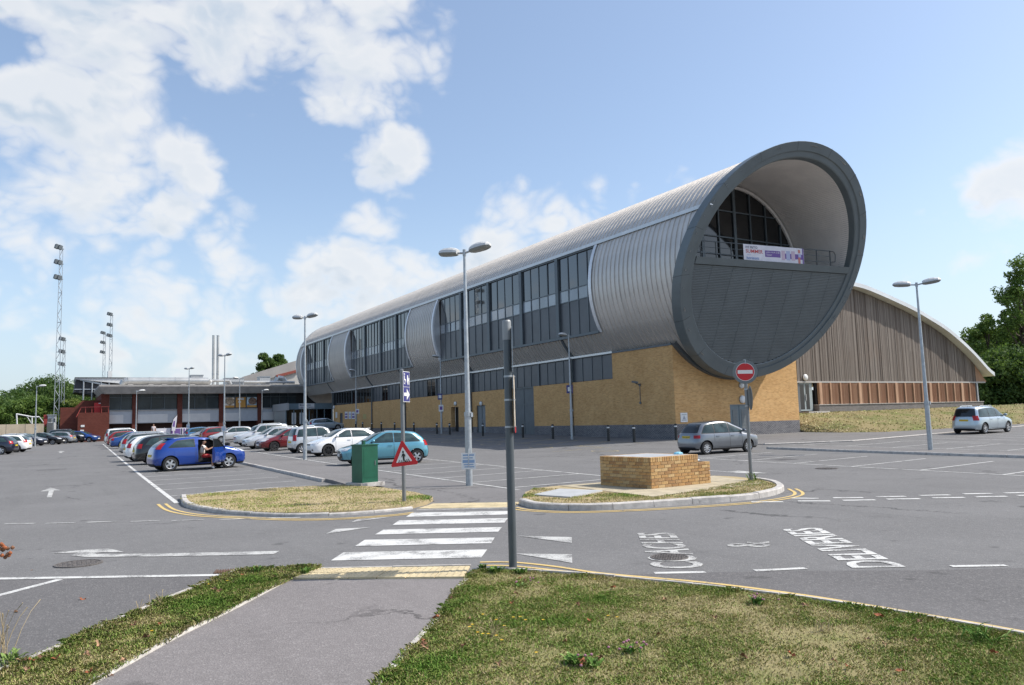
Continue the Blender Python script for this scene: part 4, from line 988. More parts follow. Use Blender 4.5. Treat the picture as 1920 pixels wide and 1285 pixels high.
# grass bank up to the hall
mb = MB(); rows = []
botl = [(44.33, 36.3), (44.6, 33.6), (46.5, 31.6), (52, 30.7), (58, 30.7), (66, 31.2), (75, 31.8), (90, 32.8), (110, 34)]
topl = [(44.33, 37.4, .62), (45.2, 39.2, 1.25), (47.6, 40.6, 1.66), (52, YH - .3, 1.72), (58, YH - .3, 1.75), (66, YH - .3, 1.82), (75, YH - .3, 1.9), (90, 46, 2.0), (112, 50, 2.0)]
def resamp(P, k):
    P = np.array(P, float); out = []
    for i in range(len(P) - 1):
        for j in range(k): out.append(P[i] + (P[i + 1] - P[i]) * j / k)
    return out + [P[-1]]
bo, to = resamp(botl, 6), resamp(topl, 6); nv = 12
for i in range(len(bo)):
    b0 = np.array((bo[i][0], bo[i][1], terr(*bo[i]) + .01)); t0 = to[i]; row = []
    for j in range(nv + 1):
        f = j / nv; p = b0 + (t0 - b0) * f; p[2] = b0[2] + (t0[2] - b0[2]) * (sm(f) * .6 + f * .4) + (rnd.uniform(-.03, .04) if 0 < j < nv else 0); row.append(p)
    rows.append(row)
for i in range(len(rows) - 1):
    for j in range(nv): mb.quad(rows[i][j], rows[i + 1][j], rows[i + 1][j + 1], rows[i][j + 1])
rows_bank_src = rows
bank = tag(mb.build('grass_bank', BANKG, smooth=True), 'dry grass bank sloping up to the timber hall', kind='structure')
mb = MB(); mb.quad((75, YH - .4, 1.9), (112, 50, 2.0), (160, 200, 2.0), (75, 200, 1.95)); mb.quad((112, 50, 2.0), (110, 34, 1.), (400, 60, 1.2), (400, 200, 2.0)); tag(mb.build('meadow', BANKG), 'grass ground beyond the bank on the right', kind='structure')

# ================================================================== LOW RED BRICK BUILDING
YL = 119.; lowb = empty('low_building', (6, YL, .4), 0, 'low red brick centre with wide concrete roof edge and first floor windows', 'building')
def LX(px_, py=760): return onY(px_, py, YL)[0]
def LZ(py, px_=300): return onY(px_, py, YL)[2]
xl, xr = LX(205), 36.0; zr0, zr1 = LZ(737), LZ(723); zwb, zpb = LZ(767), LZ(793)
CONCR = mat('weathered_concrete', (.40, .38, .355), .9, var=.18, vscale=1.2, dirt=((.20, .18, .16), .6, .5, .75)); PANW = mat('white_wall_panel', (.62, .61, .60), .6, var=.05, vscale=1, dirt=((.40, .38, .36), .8, .6, .8)); PANG = mat('grey_wall_panel', (.42, .44, .47), .6, var=.05)
# overhanging chamfered roof edge
mb = MB(); x0, x1 = LX(184) , xr; yo = YL - 2.2
pr = [(0, zr1), (0, zr1 - .25), (.75, zr0 - .15), (1.5, zr0 - .15)]
for (a, za), (b, zb_) in zip(pr[:-1], pr[1:]): mb.quad((x0 + a, yo + a, za), (x1, yo + a, za), (x1, yo + b, zb_), (x0 + b, yo + b, zb_)); mb.quad((x0 + a, yo + a, za), (x0 + b, yo + b, zb_), (x0 + b, YL + 20, zb_), (x0 + a, YL + 20, za))
mb.quad((x0, yo, zr1), (x1, yo, zr1), (x1, YL + 20, zr1), (x0, YL + 20, zr1)); mb.quad((x0 + 1.5, yo + 1.5, zr0 - .15), (x1, yo + 1.5, zr0 - .15), (x1, YL + .2, zr0 - .15), (x0 + 1.5, YL + .2, zr0 - .15)); mb.build('roof', CONCR, lowb, fix=False)
mb = MB(); mb.box(xl - 1.0, xl, YL - .1, YL + 18, -.2, zr0 - .1); mb.build('brick_wall', REDB, lowb)
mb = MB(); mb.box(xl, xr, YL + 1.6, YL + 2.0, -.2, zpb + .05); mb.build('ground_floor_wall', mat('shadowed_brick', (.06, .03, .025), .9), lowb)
mb = MB(); mb.box(xl, xr, YL + .9, YL + 1.6, zpb, zpb + .1); mb.build('floor_soffit', CONCR, lowb)
mb = MB(); mb.box(xl, xr, YL + .35, YL + .5, zwb, zr0 - .1); mb.build('window_back', BLACK, lowb)
bays = [205, 253, 337, 415, 487, 560]; GLASSL = mat('dark_reflection_glazing', (.045, .055, .058), .05, var=.35, vscale=.25, spec=.22)  # dark, dull glass colour stands in for the trees reflected there
for k in range(5):
    a, b = LX(bays[k]), LX(bays[k + 1])
    pa = a + (.45 if k else 0.); 
    if k: mb = MB(); mb.box(a - .33, a + .33, YL - .15, YL + 1.7, -.2, zr0 - .15); mb.build('brick_pier', REDB, lowb)
    u, v = a + (.33 if k else 0), b - .33
    mb = MB(); mb.box(u, v, YL + .0, YL + .2, zpb, zwb - .25); mb.build('wall_panel', PANG, lowb)
    mb = MB(); f = .62 if k == 0 else .76; mb.box(u + .02, u + (v - u) * (f if k < 3 else .45), YL - .012, YL, zpb + .1, zpb + (zwb - zpb) * .62); mb.build('wall_panel', PANW, lowb)
    mb = MB(); mb.box(u, v, YL - .08, YL + .25, zwb - .25, zwb - .12); mb.build('sill', CONCR, lowb)
    nw = 2 if k == 0 else (3 if k < 4 else 4); zt = LZ(741)
    for j in range(nw):
        p0, p1 = u + (v - u) * j / nw, u + (v - u) * (j + 1) / nw
        mb = MB(); mb.quad((p0 + .06, YL + .12, zwb), (p1 - .06, YL + .12, zwb), (p1 - .06, YL + .12, zt - .35), (p0 + .06, YL + .12, zt - .35)); wn = mb.build('window', GLASSL, lowb)
        mb = MB(); mb.quad((p0 + .06, YL + .12, zt - .25), (p1 - .06, YL + .12, zt - .25), (p1 - .06, YL + .12, zt + .25), (p0 + .06, YL + .12, zt + .25)); mb.build('top_light', GLASSL, wn)
        mb = MB(); mb.box(p0 - .03, p0 + .05, YL + .05, YL + .16, zwb - .1, zr0 - .1); mb.box(p0 + .05, p1, YL + .05, YL + .16, zt - .33, zt - .26); mb.box(p0, p1, YL + .04, YL + .15, zwb - .1, zwb); mb.build('frame', FRAME, wn)
        if k == 3:
            mm = [mat('picture_pale', (.55, .50, .45), .5, var=.7, vscale=1.8), mat('sign_orange', (.62, .30, .06), .5, var=.05), mat('picture_blue', (.40, .50, .62), .5, var=.8, vscale=1.5)][j]
            mb = MB(); mb.box(p0 + .1, p1 - .1, YL + .085, YL + .11, zwb + .05, zt - .4); mb.build('window_picture', mm, wn)
            mb = MB(); mb.box(p0 + .1, p1 - .1, YL + .078, YL + .09, zwb + .05, zwb + .35); mb.build('picture_strip', MATS['sign_orange'], wn)
            if j == 1:
                mb = MB(); mb.box(p0 + .35, p1 - .35, YL + .075, YL + .082, zwb + 1.15, zwb + 1.45); mb.box(p0 + .45, p1 - .75, YL + .075, YL + .082, zwb + .75, zwb + .95); mb.build('sign_script', WHITEP, wn)
            else:
                n = 24; cx_, cz_ = (p0 + p1) / 2 + .1, zwb + .95; mb = MB(); mb.poly([(cx_ + .6 * math.cos(2 * math.pi * q / n), YL + .08, cz_ + .55 * math.sin(2 * math.pi * q / n)) for q in range(n)]); mb.build('plate_picture', mat('picture_food%d' % j, (.20, .12, .08) if j else (.45, .33, .22), .5, var=.6, vscale=5), wn)
for k in range(1, 5):
    p = np.array((LX(bays[k]), YL - .2, 3.2))
mb = MB(); mb.box(xl, xr, YL + 18, YL + 20, 0, zr1); mb.build('rear_wall', REDB, lowb)
# roof plant: big silver duct, small ducts, boxes
DUCT = mat('duct_silver', (.50, .50, .48), .38, .65, var=.12, vscale=.8)
zc_ = LZ(714); yd = YL + 1.2
dct = empty('roof_duct', (LX(235), yd, zr1), 0, 'long fat silver ventilation duct along the low roof', 'duct')
mb = MB(); mb.path([(LX(228), yd, zr1 + .1), (LX(233), yd, zc_ - .1), (LX(240), yd, zc_), (LX(392), yd, zc_), (LX(397), yd, zc_ - .3)], [.4, .5, .52, .52, .4], 14); mb.build('pipe', DUCT, dct, smooth=True)
for px_ in (281, 330): mb = MB(); mb.tube((LX(px_) - .06, yd, zc_), (LX(px_) + .06, yd, zc_), .56, n=14); mb.build('flange', DUCT, dct)
for px_ in (245, 283, 309, 345, 362): mb = MB(); mb.box(LX(px_) - .35, LX(px_) + .35, yd - .4, yd + .4, zr1, zc_ - .4); mb.build('support', CONCR, dct)
d2_ = empty('roof_pipe', (LX(460), yd, zr1), 0, 'thin silver pipe run on the low roof near the tube', 'duct')
mb = MB(); mb.path([(LX(398), yd, zr1 + .75), (LX(432), yd, zr1 + .75), (LX(436), yd, zr1 + .2)], .2, 10); mb.path([(LX(460), yd, zr1 + .55), (LX(520), yd, zr1 + .55), (LX(556), yd, zr1 + .5)], .22, 10); mb.path([(LX(522), yd + .3, zr1 + .6), (LX(526), yd + .3, zr1 + 1.2), (LX(535), yd + .3, zr1 + 1.1), (LX(540), yd + .3, zr1 + .4)], .4, 10); mb.build('pipe', DUCT, d2_, smooth=True)
for nm, a, b, t_, lb in (('plant_box', 366, 389, 701, 'grey ventilation unit on the low roof left of the flues'), ('plant_box', 433, 468, 707, 'wide low grey plant box on the low roof right of the flues'), ('plant_box', 499, 519, 704, 'small white plant box on the low roof beside the tube')):
    zt = LZ(t_, (a + b) / 2); e = empty(nm, (LX(a), yd + 3, zr1), 0, lb, 'roof unit'); mb = MB(); mb.box(LX(a), LX(b), yd + 3, yd + 5, zr1, zt); mb.build('casing', mat('plant_grey', (.42, .44, .45), .6, var=.1), e); mb = MB(); mb.box(LX(a) - .08, LX(b) + .08, yd + 2.95, yd + 5.05, zt, zt + .12); mb.build('lid', GALV, e)
    mb = MB(); [mb.box(LX(a) + .1, LX(b) - .1, yd + 2.97, yd + 3.0, zr1 + .15 + .14 * q, zr1 + .21 + .14 * q) for q in range(5)]; mb.build('grille', GREYP, e)
for k, px_ in enumerate((400.0, 408.3)):
    e = empty('flue', (LX(px_), YL + 6, zr1), 0, ['left one of the twin tall steel flues on the low roof', 'right one of the twin tall steel flues on the low roof'][k], 'chimney', 'twin flues')
    zt = onY(px_, 629, YL + 6)[2]; X = onY(px_, 670, YL + 6)[0]; mb = MB(); mb.tube((X, YL + 6, zr1), (X, YL + 6, zt), .19, n=14); mb.build('stack', DUCT, e, smooth=True)
    mb = MB(); [mb.tube((X, YL + 6, z), (X, YL + 6, z + .08), .21, n=14) for z in (zr1 + 2, zr1 + 4.3, zt - .1)]; mb.build('band', GALV, e)
# entrance canopy box with the centre's name
YCN = 110.; can = empty('entrance_canopy', (29, YCN, 1.3), 0, 'blue grey entrance lobby with name board under the tube', 'entrance')
CANM = mat('canopy_blue_grey', (.13, .185, .22), .45, var=.08)
cx0, cx1 = 27.58, 34.2; cz0, cz1 = 4.05, 4.88
mb = MB(); mb.box(cx0, cx1, YCN, YCN + 8, cz0, cz1); mb.build('canopy', CANM, can)
mb = MB(); mb.box(cx0 - .02, cx0 + .3, YCN - .5, YCN + 7.5, cz0 - .1, cz1 + .05); mb.build('side_fascia', mat('fascia_grey', (.36, .37, .37), .6), can)
mb = MB(); mb.quad((cx0 + .1, YCN + .4, 1.1), (cx1, YCN + .4, 1.1), (cx1, YCN + .4, cz0), (cx0 + .1, YCN + .4, cz0)); gl = mb.build('glazing', GLASSB, can)
for X in np.linspace(cx0 + .1, cx1, 7): mb = MB(); mb.box(X - .06, X + .06, YCN + .3, YCN + .38, 1.0, cz0); mb.build('mullion', CANM, gl)
for X in (cx0 + .9, cx0 + 2.0): mb = MB(); mb.box(X, X + .6, YCN + .34, YCN + .37, 2.0, 3.6); mb.build('window_notice', PANW, gl)
mb = MB(); mb.quad((cx0 + .05, YCN + .4, 1.), (cx0 + .05, YCN + 7, 1.), (cx0 + .05, YCN + 7, cz0), (cx0 + .05, YCN + .4, cz0)); mb.build('side_glazing', mat('hazy_glass', (.35, .36, .34), .2), can)
sx0, sx1 = onY(560, 762, YCN)[0], onY(589, 762, YCN)[0]
mb = MB(); mb.box(sx0, sx1, YCN - .08, YCN, cz0 + .1, cz1 - .02); sb = mb.build('name_board', mat('sign_pale', (.60, .61, .62), .5), can)
for s, v0, v1, u0, u1 in (('Mountbatten', .52, .92, .05, .78), ('Leisure Centre', .08, .46, .05, .95)):
    mb = MB(); text_into(mb, s, lambda u, v: (sx0 + (sx1 - sx0) * (u0 + (u1 - u0) * u), YCN - .084, cz0 + .1 + (cz1 - cz0 - .12) * (v0 + (v1 - v0) * v))); mb.build('lettering', mat('sign_navy', (.05, .07, .13), .6), sb, fix=False)
# stair block and terrace wall on the left
st = empty('brick_stair_block', (3, YL - 1, .4), 0, 'dark red brick stair block left of the low building', 'wall')
SY = YL - 1.0
def SX(px_, py=780): return onY(px_, py, SY)[0]
def SZ(py, px_=160): return onY(px_, py, SY)[2]
mb = MB(); f0 = lambda u, v, t: (u, t, v)
mb.prism([(SX(146), 0), (SX(205), 0), (SX(205), SZ(774)), (SX(146), SZ(774))], f0, SY + 1., SY, 0); mb.build('stair_wall', REDB, st)
mb = MB(); mb.prism([(SX(113), 0), (SX(150), 0), (SX(198), 0), (SX(198), SZ(750)), (SX(155), SZ(750)), (SX(140), SZ(763)), (SX(113), SZ(763))], f0, SY + 4, SY + 2.5, 0); mb.build('rear_wall', REDB, st)
RSTEEL = mat('red_handrail', (.42, .07, .05), .5); 
mb = MB(); mb.path([(SX(143), SY, SZ(782)), (SX(152), SY, SZ(764)), (SX(205), SY, SZ(763))], .05, 6); mb.build('handrail', RSTEEL, st)
for q in (160, 172, 190, 203): mb = MB(); mb.tube((SX(q), SY, SZ(775)), (SX(q), SY, SZ(763)), .035, n=6); mb.build('rail_post', RSTEEL, st)
for q, r, t_, lb in ((152, 159, 797, 'small white notice on the red brick stair wall, upper one'), (151, 158, 806, 'small white notice on the red brick stair wall, lower one')):
    e = MB(); e.box(SX(q), SX(r), SY - .05, SY - .01, SZ(t_ + 4), SZ(t_)); e.box(SX(q) + .05, SX(r) - .05, SY - .06, SY - .05, SZ(t_ + 3), SZ(t_ + 1.5)); tag(e.build('wall_notice', WHITEP), lb, 'notice')
e = empty('red_panel', (SX(178), SY + 1.5, SZ(774)), 0, 'bright red door panel on the stair landing', 'door'); mb = MB(); mb.box(SX(177), SX(193), SY + 1.5, SY + 1.6, SZ(774), SZ(755)); mb.build('leaf', mat('bright_red', (.55, .02, .02), .5), e)
mb = MB(); mb.box(SX(185), SX(190), SY + 1.47, SY + 1.5, SZ(757), SZ(755.5)); mb.build('sign_plate', WHITEP, e)
# grandstand roof behind
YS = 135.
gs = empty('grandstand', (2, YS, 1), 0, 'grandstand with dark sloping roof and white fascia behind the low building', 'building')
def QX(px_, py=715): return onY(px_, py, YS)[0]
def QZ(py, px_=160): return onY(px_, py, YS)[2]
mb = MB(); mb.prism([(QX(140), QZ(709)), (QX(330), QZ(709, 330)), (QX(330), QZ(728)), (QX(255), QZ(722)), (QX(142), QZ(711.5))], lambda u, v, t: (u, t, v), YS + 10, YS); mb.build('roof', mat('stand_white', (.55, .56, .56), .5, var=.08), gs)
mb = MB(); mb.box(QX(140), QX(330), YS - .15, YS + 10, QZ(709) , QZ(707.8)); mb.build('roof_edge', BLACK, gs)
mb = MB(); mb.prism([(QX(142), QZ(711.5)), (QX(139), QZ(735)), (QX(200), QZ(745)), (QX(255), QZ(723))], lambda u, v, t: (u, t, v), YS + 9, YS + .6); mb.build('stand_wall', mat('stand_dark', (.035, .037, .042), .6), gs)
for q in (157, 173, 190, 205): mb = MB(); mb.tube((QX(q), YS + .2, QZ(750)), (QX(q), YS + .2, QZ(712)), .1, n=8); mb.build('column', GALV, gs)
mb = MB(); mb.bar((QX(150), YS + .3, QZ(712)), (QX(210), YS + .3, QZ(724)), .15, .25); mb.bar((QX(140), YS + .3, QZ(730)), (QX(200), YS + .3, QZ(730)), .12, .12); mb.build('brace', GALV, gs)
mb = MB(); mb.box(QX(204), QX(212), YS + 3, YS + 5, QZ(709), QZ(693)); mb.build('roof_tank', WHITEP, gs)
# big hall roof behind, next to the tube
YB2 = 150.
bh = empty('rear_hall', (25, YB2, 1), 0, 'large hall with pale sloping roof behind the low building beside the tube', 'building')
f2 = lambda u, v, t: (u, t, v)
X_, Z_ = (lambda a, b: onY(a, b, YB2)[0]), (lambda a, b: onY(a, b, YB2)[2])
mb = MB(); mb.prism([(X_(430, 722), Z_(430, 722)), (X_(458, 708), Z_(458, 708)), (X_(548, 680), Z_(548, 680)), (X_(640, 655), Z_(640, 655)), (X_(640, 720), Z_(640, 720))], f2, YB2 + 30, YB2 + .3); mb.build('wall', mat('render_cream', (.48, .46, .42), .8, var=.05), bh)
mb = MB(); mb.prism([(X_(440, 714), Z_(440, 714)), (X_(458, 706), Z_(458, 706)), (X_(548, 678.5), Z_(548, 678.5)), (X_(640, 653), Z_(640, 653)), (X_(640, 681), Z_(640, 681)), (X_(548, 699), Z_(548, 699)), (X_(490, 714), Z_(490, 714))], f2, YB2 + 1, YB2); mb.build('roof', mat('hall_roof_grey', (.33, .31, .29), .7, var=.08, vscale=.5), bh)
mb = MB(); mb.bar((X_(518, 706), YB2 - .05, Z_(518, 706)), (X_(560, 695), YB2 - .05, Z_(560, 695)), .3, .5); mb.build('gutter', mat('gutter_red', (.25, .06, .04), .7), bh)

# ================================================================== concrete wall, goal, hut on the left
cw = empty('boundary_wall', (-10, 128, .4), 0, 'tan concrete panel wall behind the parked cars on the far left', 'wall')
WY = 126.
for k in range(-6, 9):
    a, b = k * 2.2 - 8.0, k * 2.2 - 5.85
    if b > onY(92, 800, WY)[0]: break
    mb = MB(); mb.box(a, b, WY, WY + .15, 0, onY(40, 795.5, WY)[2]); mb.build('panel', mat('tan_concrete', (.50, .42, .31), .85, var=.12, vscale=.9), cw)
    mb = MB(); mb.box(b, b + .05, WY + .03, WY + .12, 0, onY(40, 795.5, WY)[2]); mb.build('joint_post', GREYP, cw)
gl_ = empty('goal_frame', (-6, 131, .5), 0, 'white football goal frame behind the concrete wall', 'goal')
def gq(a, b): return tuple(onY(a, b, 131.))
for nm, p, q in (('post', (32, 796), (31, 776.5)), ('post', (60, 797), (60, 782)), ('crossbar', (30.5, 776.5), (61, 782)), ('stay', (50, 780), (60, 796)), ('stay', (74, 782), (85, 797)), ('crossbar', (60, 782), (74, 782))): mb = MB(); mb.tube(gq(*p), gq(*q), .09 if nm != 'stay' else .05, n=8); mb.build(nm, WHITEP, gl_)
hut = empty('ticket_hut', (onY(88, 800, 128)[0], 128, .5), 0, 'small white and red hut at the foot of the tall mast', 'hut')
def hq(a, b): return onY(a, b, 128.)
def hb(a, b, c, d_, m, nm, y0=0., y1=1.5): p, q = hq(a, b), hq(c, d_); mb = MB(); mb.box(p[0], q[0], 128 + y0, 128 + y1, q[2], p[2]); mb.build(nm, m, hut)
hb(89, 779, 105, 812, WHITEP, 'wall'); hb(82, 778, 89, 800, mat('hut_red', (.3, .04, .035), .7), 'side_wall'); hb(90.5, 785, 97, 791, GLASS, 'window', -.04, .0); hb(99, 785, 104, 791, GLASS, 'window', -.04, .0); hb(88, 777.8, 106, 779, GALV, 'roof', -.2, 1.7); hb(88, 793, 99, 812, GREYP, 'cabinet', -.5, -.05)

# ================================================================== floodlight masts
def lattice_mast(base, top, wd, label, rows, nd, twin=False):
    base = np.array(base, float); h = top - base[2]; e = empty('floodlight_mast', base, 0, label, 'mast', 'floodlight masts')
    for sx_ in (-1, 1):
        for sy_ in (-1, 1): mb = MB(); mb.tube(base + (sx_ * wd, sy_ * wd, 0), base + (sx_ * wd * .6, sy_ * wd * .6, h), .045, .035, 5); mb.build('leg', GALV, e)
    mb = MB()
    for k in range(nd):
        z0, z1 = h * k / nd, h * (k + 1) / nd; w0, w1 = wd * (1 - .4 * k / nd), wd * (1 - .4 * (k + 1) / nd); s = 1 if k % 2 else -1
        for c, d_ in (((-s * w0, -w0, z0), (s * w1, -w1, z1)), ((-s * w0, w0, z0), (s * w1, w1, z1)), ((-w0, -s * w0, z0), (-w1, s * w1, z1)), ((w0, -s * w0, z0), (w1, s * w1, z1))): mb.tube(base + c, base + d_, .026, n=4, cap=False)
        if k % 4 == 0: [mb.bar(base + (a * w0, b * w0, z0), base + (c * w0, d_ * w0, z0), .05) for a, b, c, d_ in ((-1, -1, 1, -1), (1, -1, 1, 1), (1, 1, -1, 1), (-1, 1, -1, -1))]
    mb.build('bracing', GALV, e)
    for k in range(rows):
        z = base[2] + h - k * 2.1; arm = MB(); arm.bar((base[0] - .75, base[1], z + .2), (base[0] + .3, base[1], z - .02), .1); arm.build('crossarm', DKGREY, e)
        for j in range(2):
            c = (base[0] - .55 + j * .40, base[1] - .2, z + .25 - .10 * j); mb = MB(); mb.obox(c, (.19, .10, -.06), (-.10, .22, 0), (.06, .02, .27)); mb.obox((c[0], c[1] - .2, c[2] - .1), (.18, .08, -.06), (-.02, .06, 0), (.04, .0, .2)); mb.build('floodlight', DKGREY, e)
    return e
for (bx, ty, Yp, wd, lb, rows, nd) in ((105, 466, 122.0, .30, 'tallest lattice floodlight mast at the far left', 3, 26), (116, 638, 150., .26, 'short lattice mast just right of the tallest one', 3, 14), (192, 626, 190., .32, 'left one of two distant floodlight masts behind the grandstand', 3, 18), (204.5, 591, 170., .32, 'right and taller of two distant floodlight masts behind the grandstand', 3, 20)):
    p = onY(bx, 800, Yp); zt = onY(bx - 4, ty, Yp)[2]; lattice_mast((p[0], Yp, .4), zt, wd, lb, rows, nd)

# ================================================================== lamp columns
def luminaire(p, dirv_, e, tilt=.10):
    d_ = np.array((dirv_[0], dirv_[1], tilt)); d_ /= np.linalg.norm(d_); s = np.cross(d_, (0, 0, 1)); s /= np.linalg.norm(s); u = np.cross(s, d_); p = np.array(p, float)
    mb = MB(); rows = []
    for t, w_, hb_, ht in ((0, .10, .06, .10), (.10, .15, .09, .14), (.28, .175, .10, .165), (.46, .175, .10, .15), (.60, .14, .085, .105), (.68, .05, .03, .04)):
        c = p + d_ * t; row = [c + s * w_ * math.cos(a) + u * ((ht if math.sin(a) > 0 else hb_) * math.sin(a)) for a in np.linspace(0, 2 * math.pi, 13)[:-1]]; rows.append(row)
    k = 12
    for i in range(len(rows) - 1):
        for j in range(k): mb.quad(rows[i][j], rows[i][(j + 1) % k], rows[i + 1][(j + 1) % k], rows[i + 1][j], 0 if j < 6 else 1)
    mb.poly(rows[0]); mb.poly(rows[-1][::-1]); o = mb.build('lamp_head', [mat('lamp_housing', (.60, .60, .58), .45, .1), mat('lamp_glass', (.20, .21, .20), .12)], e, smooth=True); return o
def lamp_column(p, top, lab, twin=True, ang=R_(-64), notice=False, r=.075, base_h=1.9):
    g = terr(p[0], p[1]); e = empty('lamp_column', (p[0], p[1], g), 0, lab, 'street lamp', 'lamp columns in the car park')
    mb = MB(); mb.tube((p[0], p[1], g - .05), (p[0], p[1], g + base_h), r * 1.25, n=14); mb.tube((p[0], p[1], g + base_h), (p[0], p[1], g + base_h + .08), r * 1.25, r, 14); mb.tube((p[0], p[1], g + base_h + .08), (p[0], p[1], top), r, r * .5, 14); mb.build('column', GALV, e, smooth=True)
    mb = MB(); mb.tube((p[0], p[1], g + base_h - .02), (p[0], p[1], g + base_h + .10), r * 1.4, n=14); mb.obox((p[0] + r * .9, p[1] - r * 1.2, g + base_h + .02), (.03, 0, 0), (0, .03, 0), (0, 0, .06)); mb.build('clamp_band', GALV, e)
    mb = MB(); mb.obox((p[0] - .02, p[1] - r * 1.22, g + .75), (.045, 0, 0), (0, .012, 0), (0, 0, .25)); mb.build('access_door', GALV, e)
    dv = (math.cos(ang), math.sin(ang))
    for s in ((1, -1) if twin else (1,)):
        a = np.array((p[0], p[1], top - .08)); b = a + np.array((dv[0] * s * .28, dv[1] * s * .28, .04)); mb = MB(); mb.tube(a, b, .03, n=8); mb.build('arm', GALV, e); luminaire(b - np.array((dv[0] * s * .06, dv[1] * s * .06, 0)), (dv[0] * s, dv[1] * s), e)
    mb = MB(); mb.tube((p[0], p[1], top - .16), (p[0], p[1], top + .02), .05, n=10); mb.build('cap', GALV, e)
    if notice:
        zn = g + notice; w_ = .19; c = np.array((p[0], p[1])) - np.array((.50, .863)) * (r * 1.3 + .01); R2 = np.array((.863, -.505))
        mb = MB(); q = [(*(c - R2 * w_), zn), (*(c + R2 * w_), zn), (*(c + R2 * w_), zn + .44), (*(c - R2 * w_), zn + .44)]; F2 = np.array((.505, .863)) * .008
        mb.poly(q); mb.poly([(x_ + F2[0], y_ + F2[1], z_) for x_, y_, z_ in q]); mb.build('notice', WHITEP, e)
        mb = MB(); D2 = -F2 * .6
        for a, b, u0, u1 in ((.36, .40, .1, .9), (.29, .32, .1, .8), (.17, .25, .08, .92), (.11, .14, .15, .85), (.05, .08, .2, .9)):
            P_ = lambda u, z_: (*(c - R2 * w_ + R2 * 2 * w_ * u + D2), zn + z_); mb.quad(P_(u0, a), P_(u1, a), P_(u1, b), P_(u0, b))
        mb.build('notice_print', mat('notice_blue', (.25, .36, .52), .7), e)
    return e
def lamp_at(base, toppx, lab, X=None, **kw):
    p = GT(*base) if X is None else X; z = p[2]; best = None
    for zz_ in np.arange(3, 14, .02):
        d_ = np.array((p[0], p[1], zz_)) - CAM; y_ = CYP - FPX * (d_ @ UP) / (d_ @ FW)
        if y_ < toppx: best = zz_; break
    return lamp_column(p, best, lab, **kw)
lamp_at((880, 911), 470, 'tall twin headed lamp column nearest the camera, with a blue and white notice', notice=.45, base_h=1.9)
lamp_at((572, 862), 594, 'twin headed lamp column on the footway beside the white hatchback')
lamp_at((1745, 845), 532, 'leaning twin headed lamp column in front of the timber hall').rotation_euler = (0, R_(-.6), 0)
lamp_at((420, 835), 666, 'twin headed lamp column standing behind the blue hatchback bonnet', notice=1.2)
lamp_at((353, 826), 691, 'twin headed lamp column beyond the row of blue hatchback, near the feather flag', notice=1.4)
LL = math.pi + R_(10)
def online(px_, X):
    d_ = ray(px_, 800); Y = d_[1] * X / d_[0]; return np.array((X, Y, terr(X, Y)))
lamp_at(None, 629, 'single headed lamp column in front of the brick flank nearest its corner', X=online(1072, 29.8), twin=False, ang=LL)
lamp_at(None, 669, 'single headed lamp column in the middle of the brick flank', X=online(828, 30.1), twin=False, ang=LL)
lamp_at(None, 695, 'single headed lamp column by the posters at the far brick flank', X=online(668, 30.1), twin=False, ang=LL)
lamp_at(None, 709, 'slim lamp column in front of the orange cafe windows', X=online(449, 20.), twin=False, ang=LL)
lamp_at(None, 733, 'short white lamp post against the low building, left of the feather flag', X=online(255, 7.9), twin=False, ang=R_(0), r=.06)
lamp_at(None, 732, 'short lamp post against the low building beside the entrance', X=online(491, 24.0), twin=False, ang=R_(0), r=.06)
lamp_at(None, 724, 'single headed lamp column by the concrete wall on the far left', X=online(66.5, -1.9), twin=False, ang=R_(-10))

# ================================================================== bollards
BOLB = mat('bollard_black', (.02, .022, .022), .5)
mb = MB(); mb.lathe([(.085, -.05), (.085, .78), (.07, .80)], 14); bol_me = mb.mesh('shaft', smooth=True); bol_me.materials.append(BOLB)
mb = MB(); mb.lathe([(.087, .80), (.087, .88)], 14); ring_me = mb.mesh('white_band', smooth=True); ring_me.materials.append(mat('reflective_white', (.75, .75, .73), .4))
mb = MB(); mb.lathe([(.087, .88), (.09, .93), (.07, .99), (.001, 1.01)], 14); cap_me = mb.mesh('cap', smooth=True); cap_me.materials.append(BOLB)
bpx = [1268, 1188, 1140, 1036, 980, 905, 843, 819, 776, 740, 715, 697, 680, 667]
nth = ['nearest', 'second', 'third', 'fourth', 'fifth', 'sixth', 'seventh', 'eighth', 'ninth', 'tenth', 'eleventh', 'twelfth', 'thirteenth', 'farthest']
for k, q in enumerate(bpx):
    X = 29.4; p = GT(1268, 826) if k == 0 else online(q, X)
    e = empty('bollard', (p[0], p[1], terr(p[0], p[1])), 0, 'black bollard with white band, ' + nth[k] + ' one counted from the brick corner', 'bollard', 'bollards along the brick flank')
    for nm, me in (('shaft', bol_me), ('white_band', ring_me), ('cap', cap_me)): mkobj(nm, me, e)

# ================================================================== green cabinet
cb_ = empty('utility_cabinet', (*GT(686, 916)[:2], .09), 0, 'dark green metal utility cabinet on a concrete base', 'cabinet')
A, B, C_ = GT(663, 915)[:2], GT(679.5, 917)[:2], GT(709, 914)[:2]
GREEN = mat('cabinet_green', (.012, .095, .055), .38, .1, var=.10, vscale=4, dirt=((.05, .08, .06), 2.5, .66, .8))
ux = (C_ - B) / np.linalg.norm(C_ - B); uy = np.array((-ux[1], ux[0])); wX = np.linalg.norm(C_ - B); wY = .48; zt = 1.17
def cbx(u0, u1, v0, v1, z0, z1, m, nm, par=cb_):
    mb = MB(); c = B + ux * (u0 + u1) / 2 + uy * (v0 + v1) / 2; mb.obox((c[0], c[1], (z0 + z1) / 2), (*(ux * (u1 - u0) / 2), 0), (*(uy * (v1 - v0) / 2), 0), (0, 0, (z1 - z0) / 2)); return mb.build(nm, m, par)
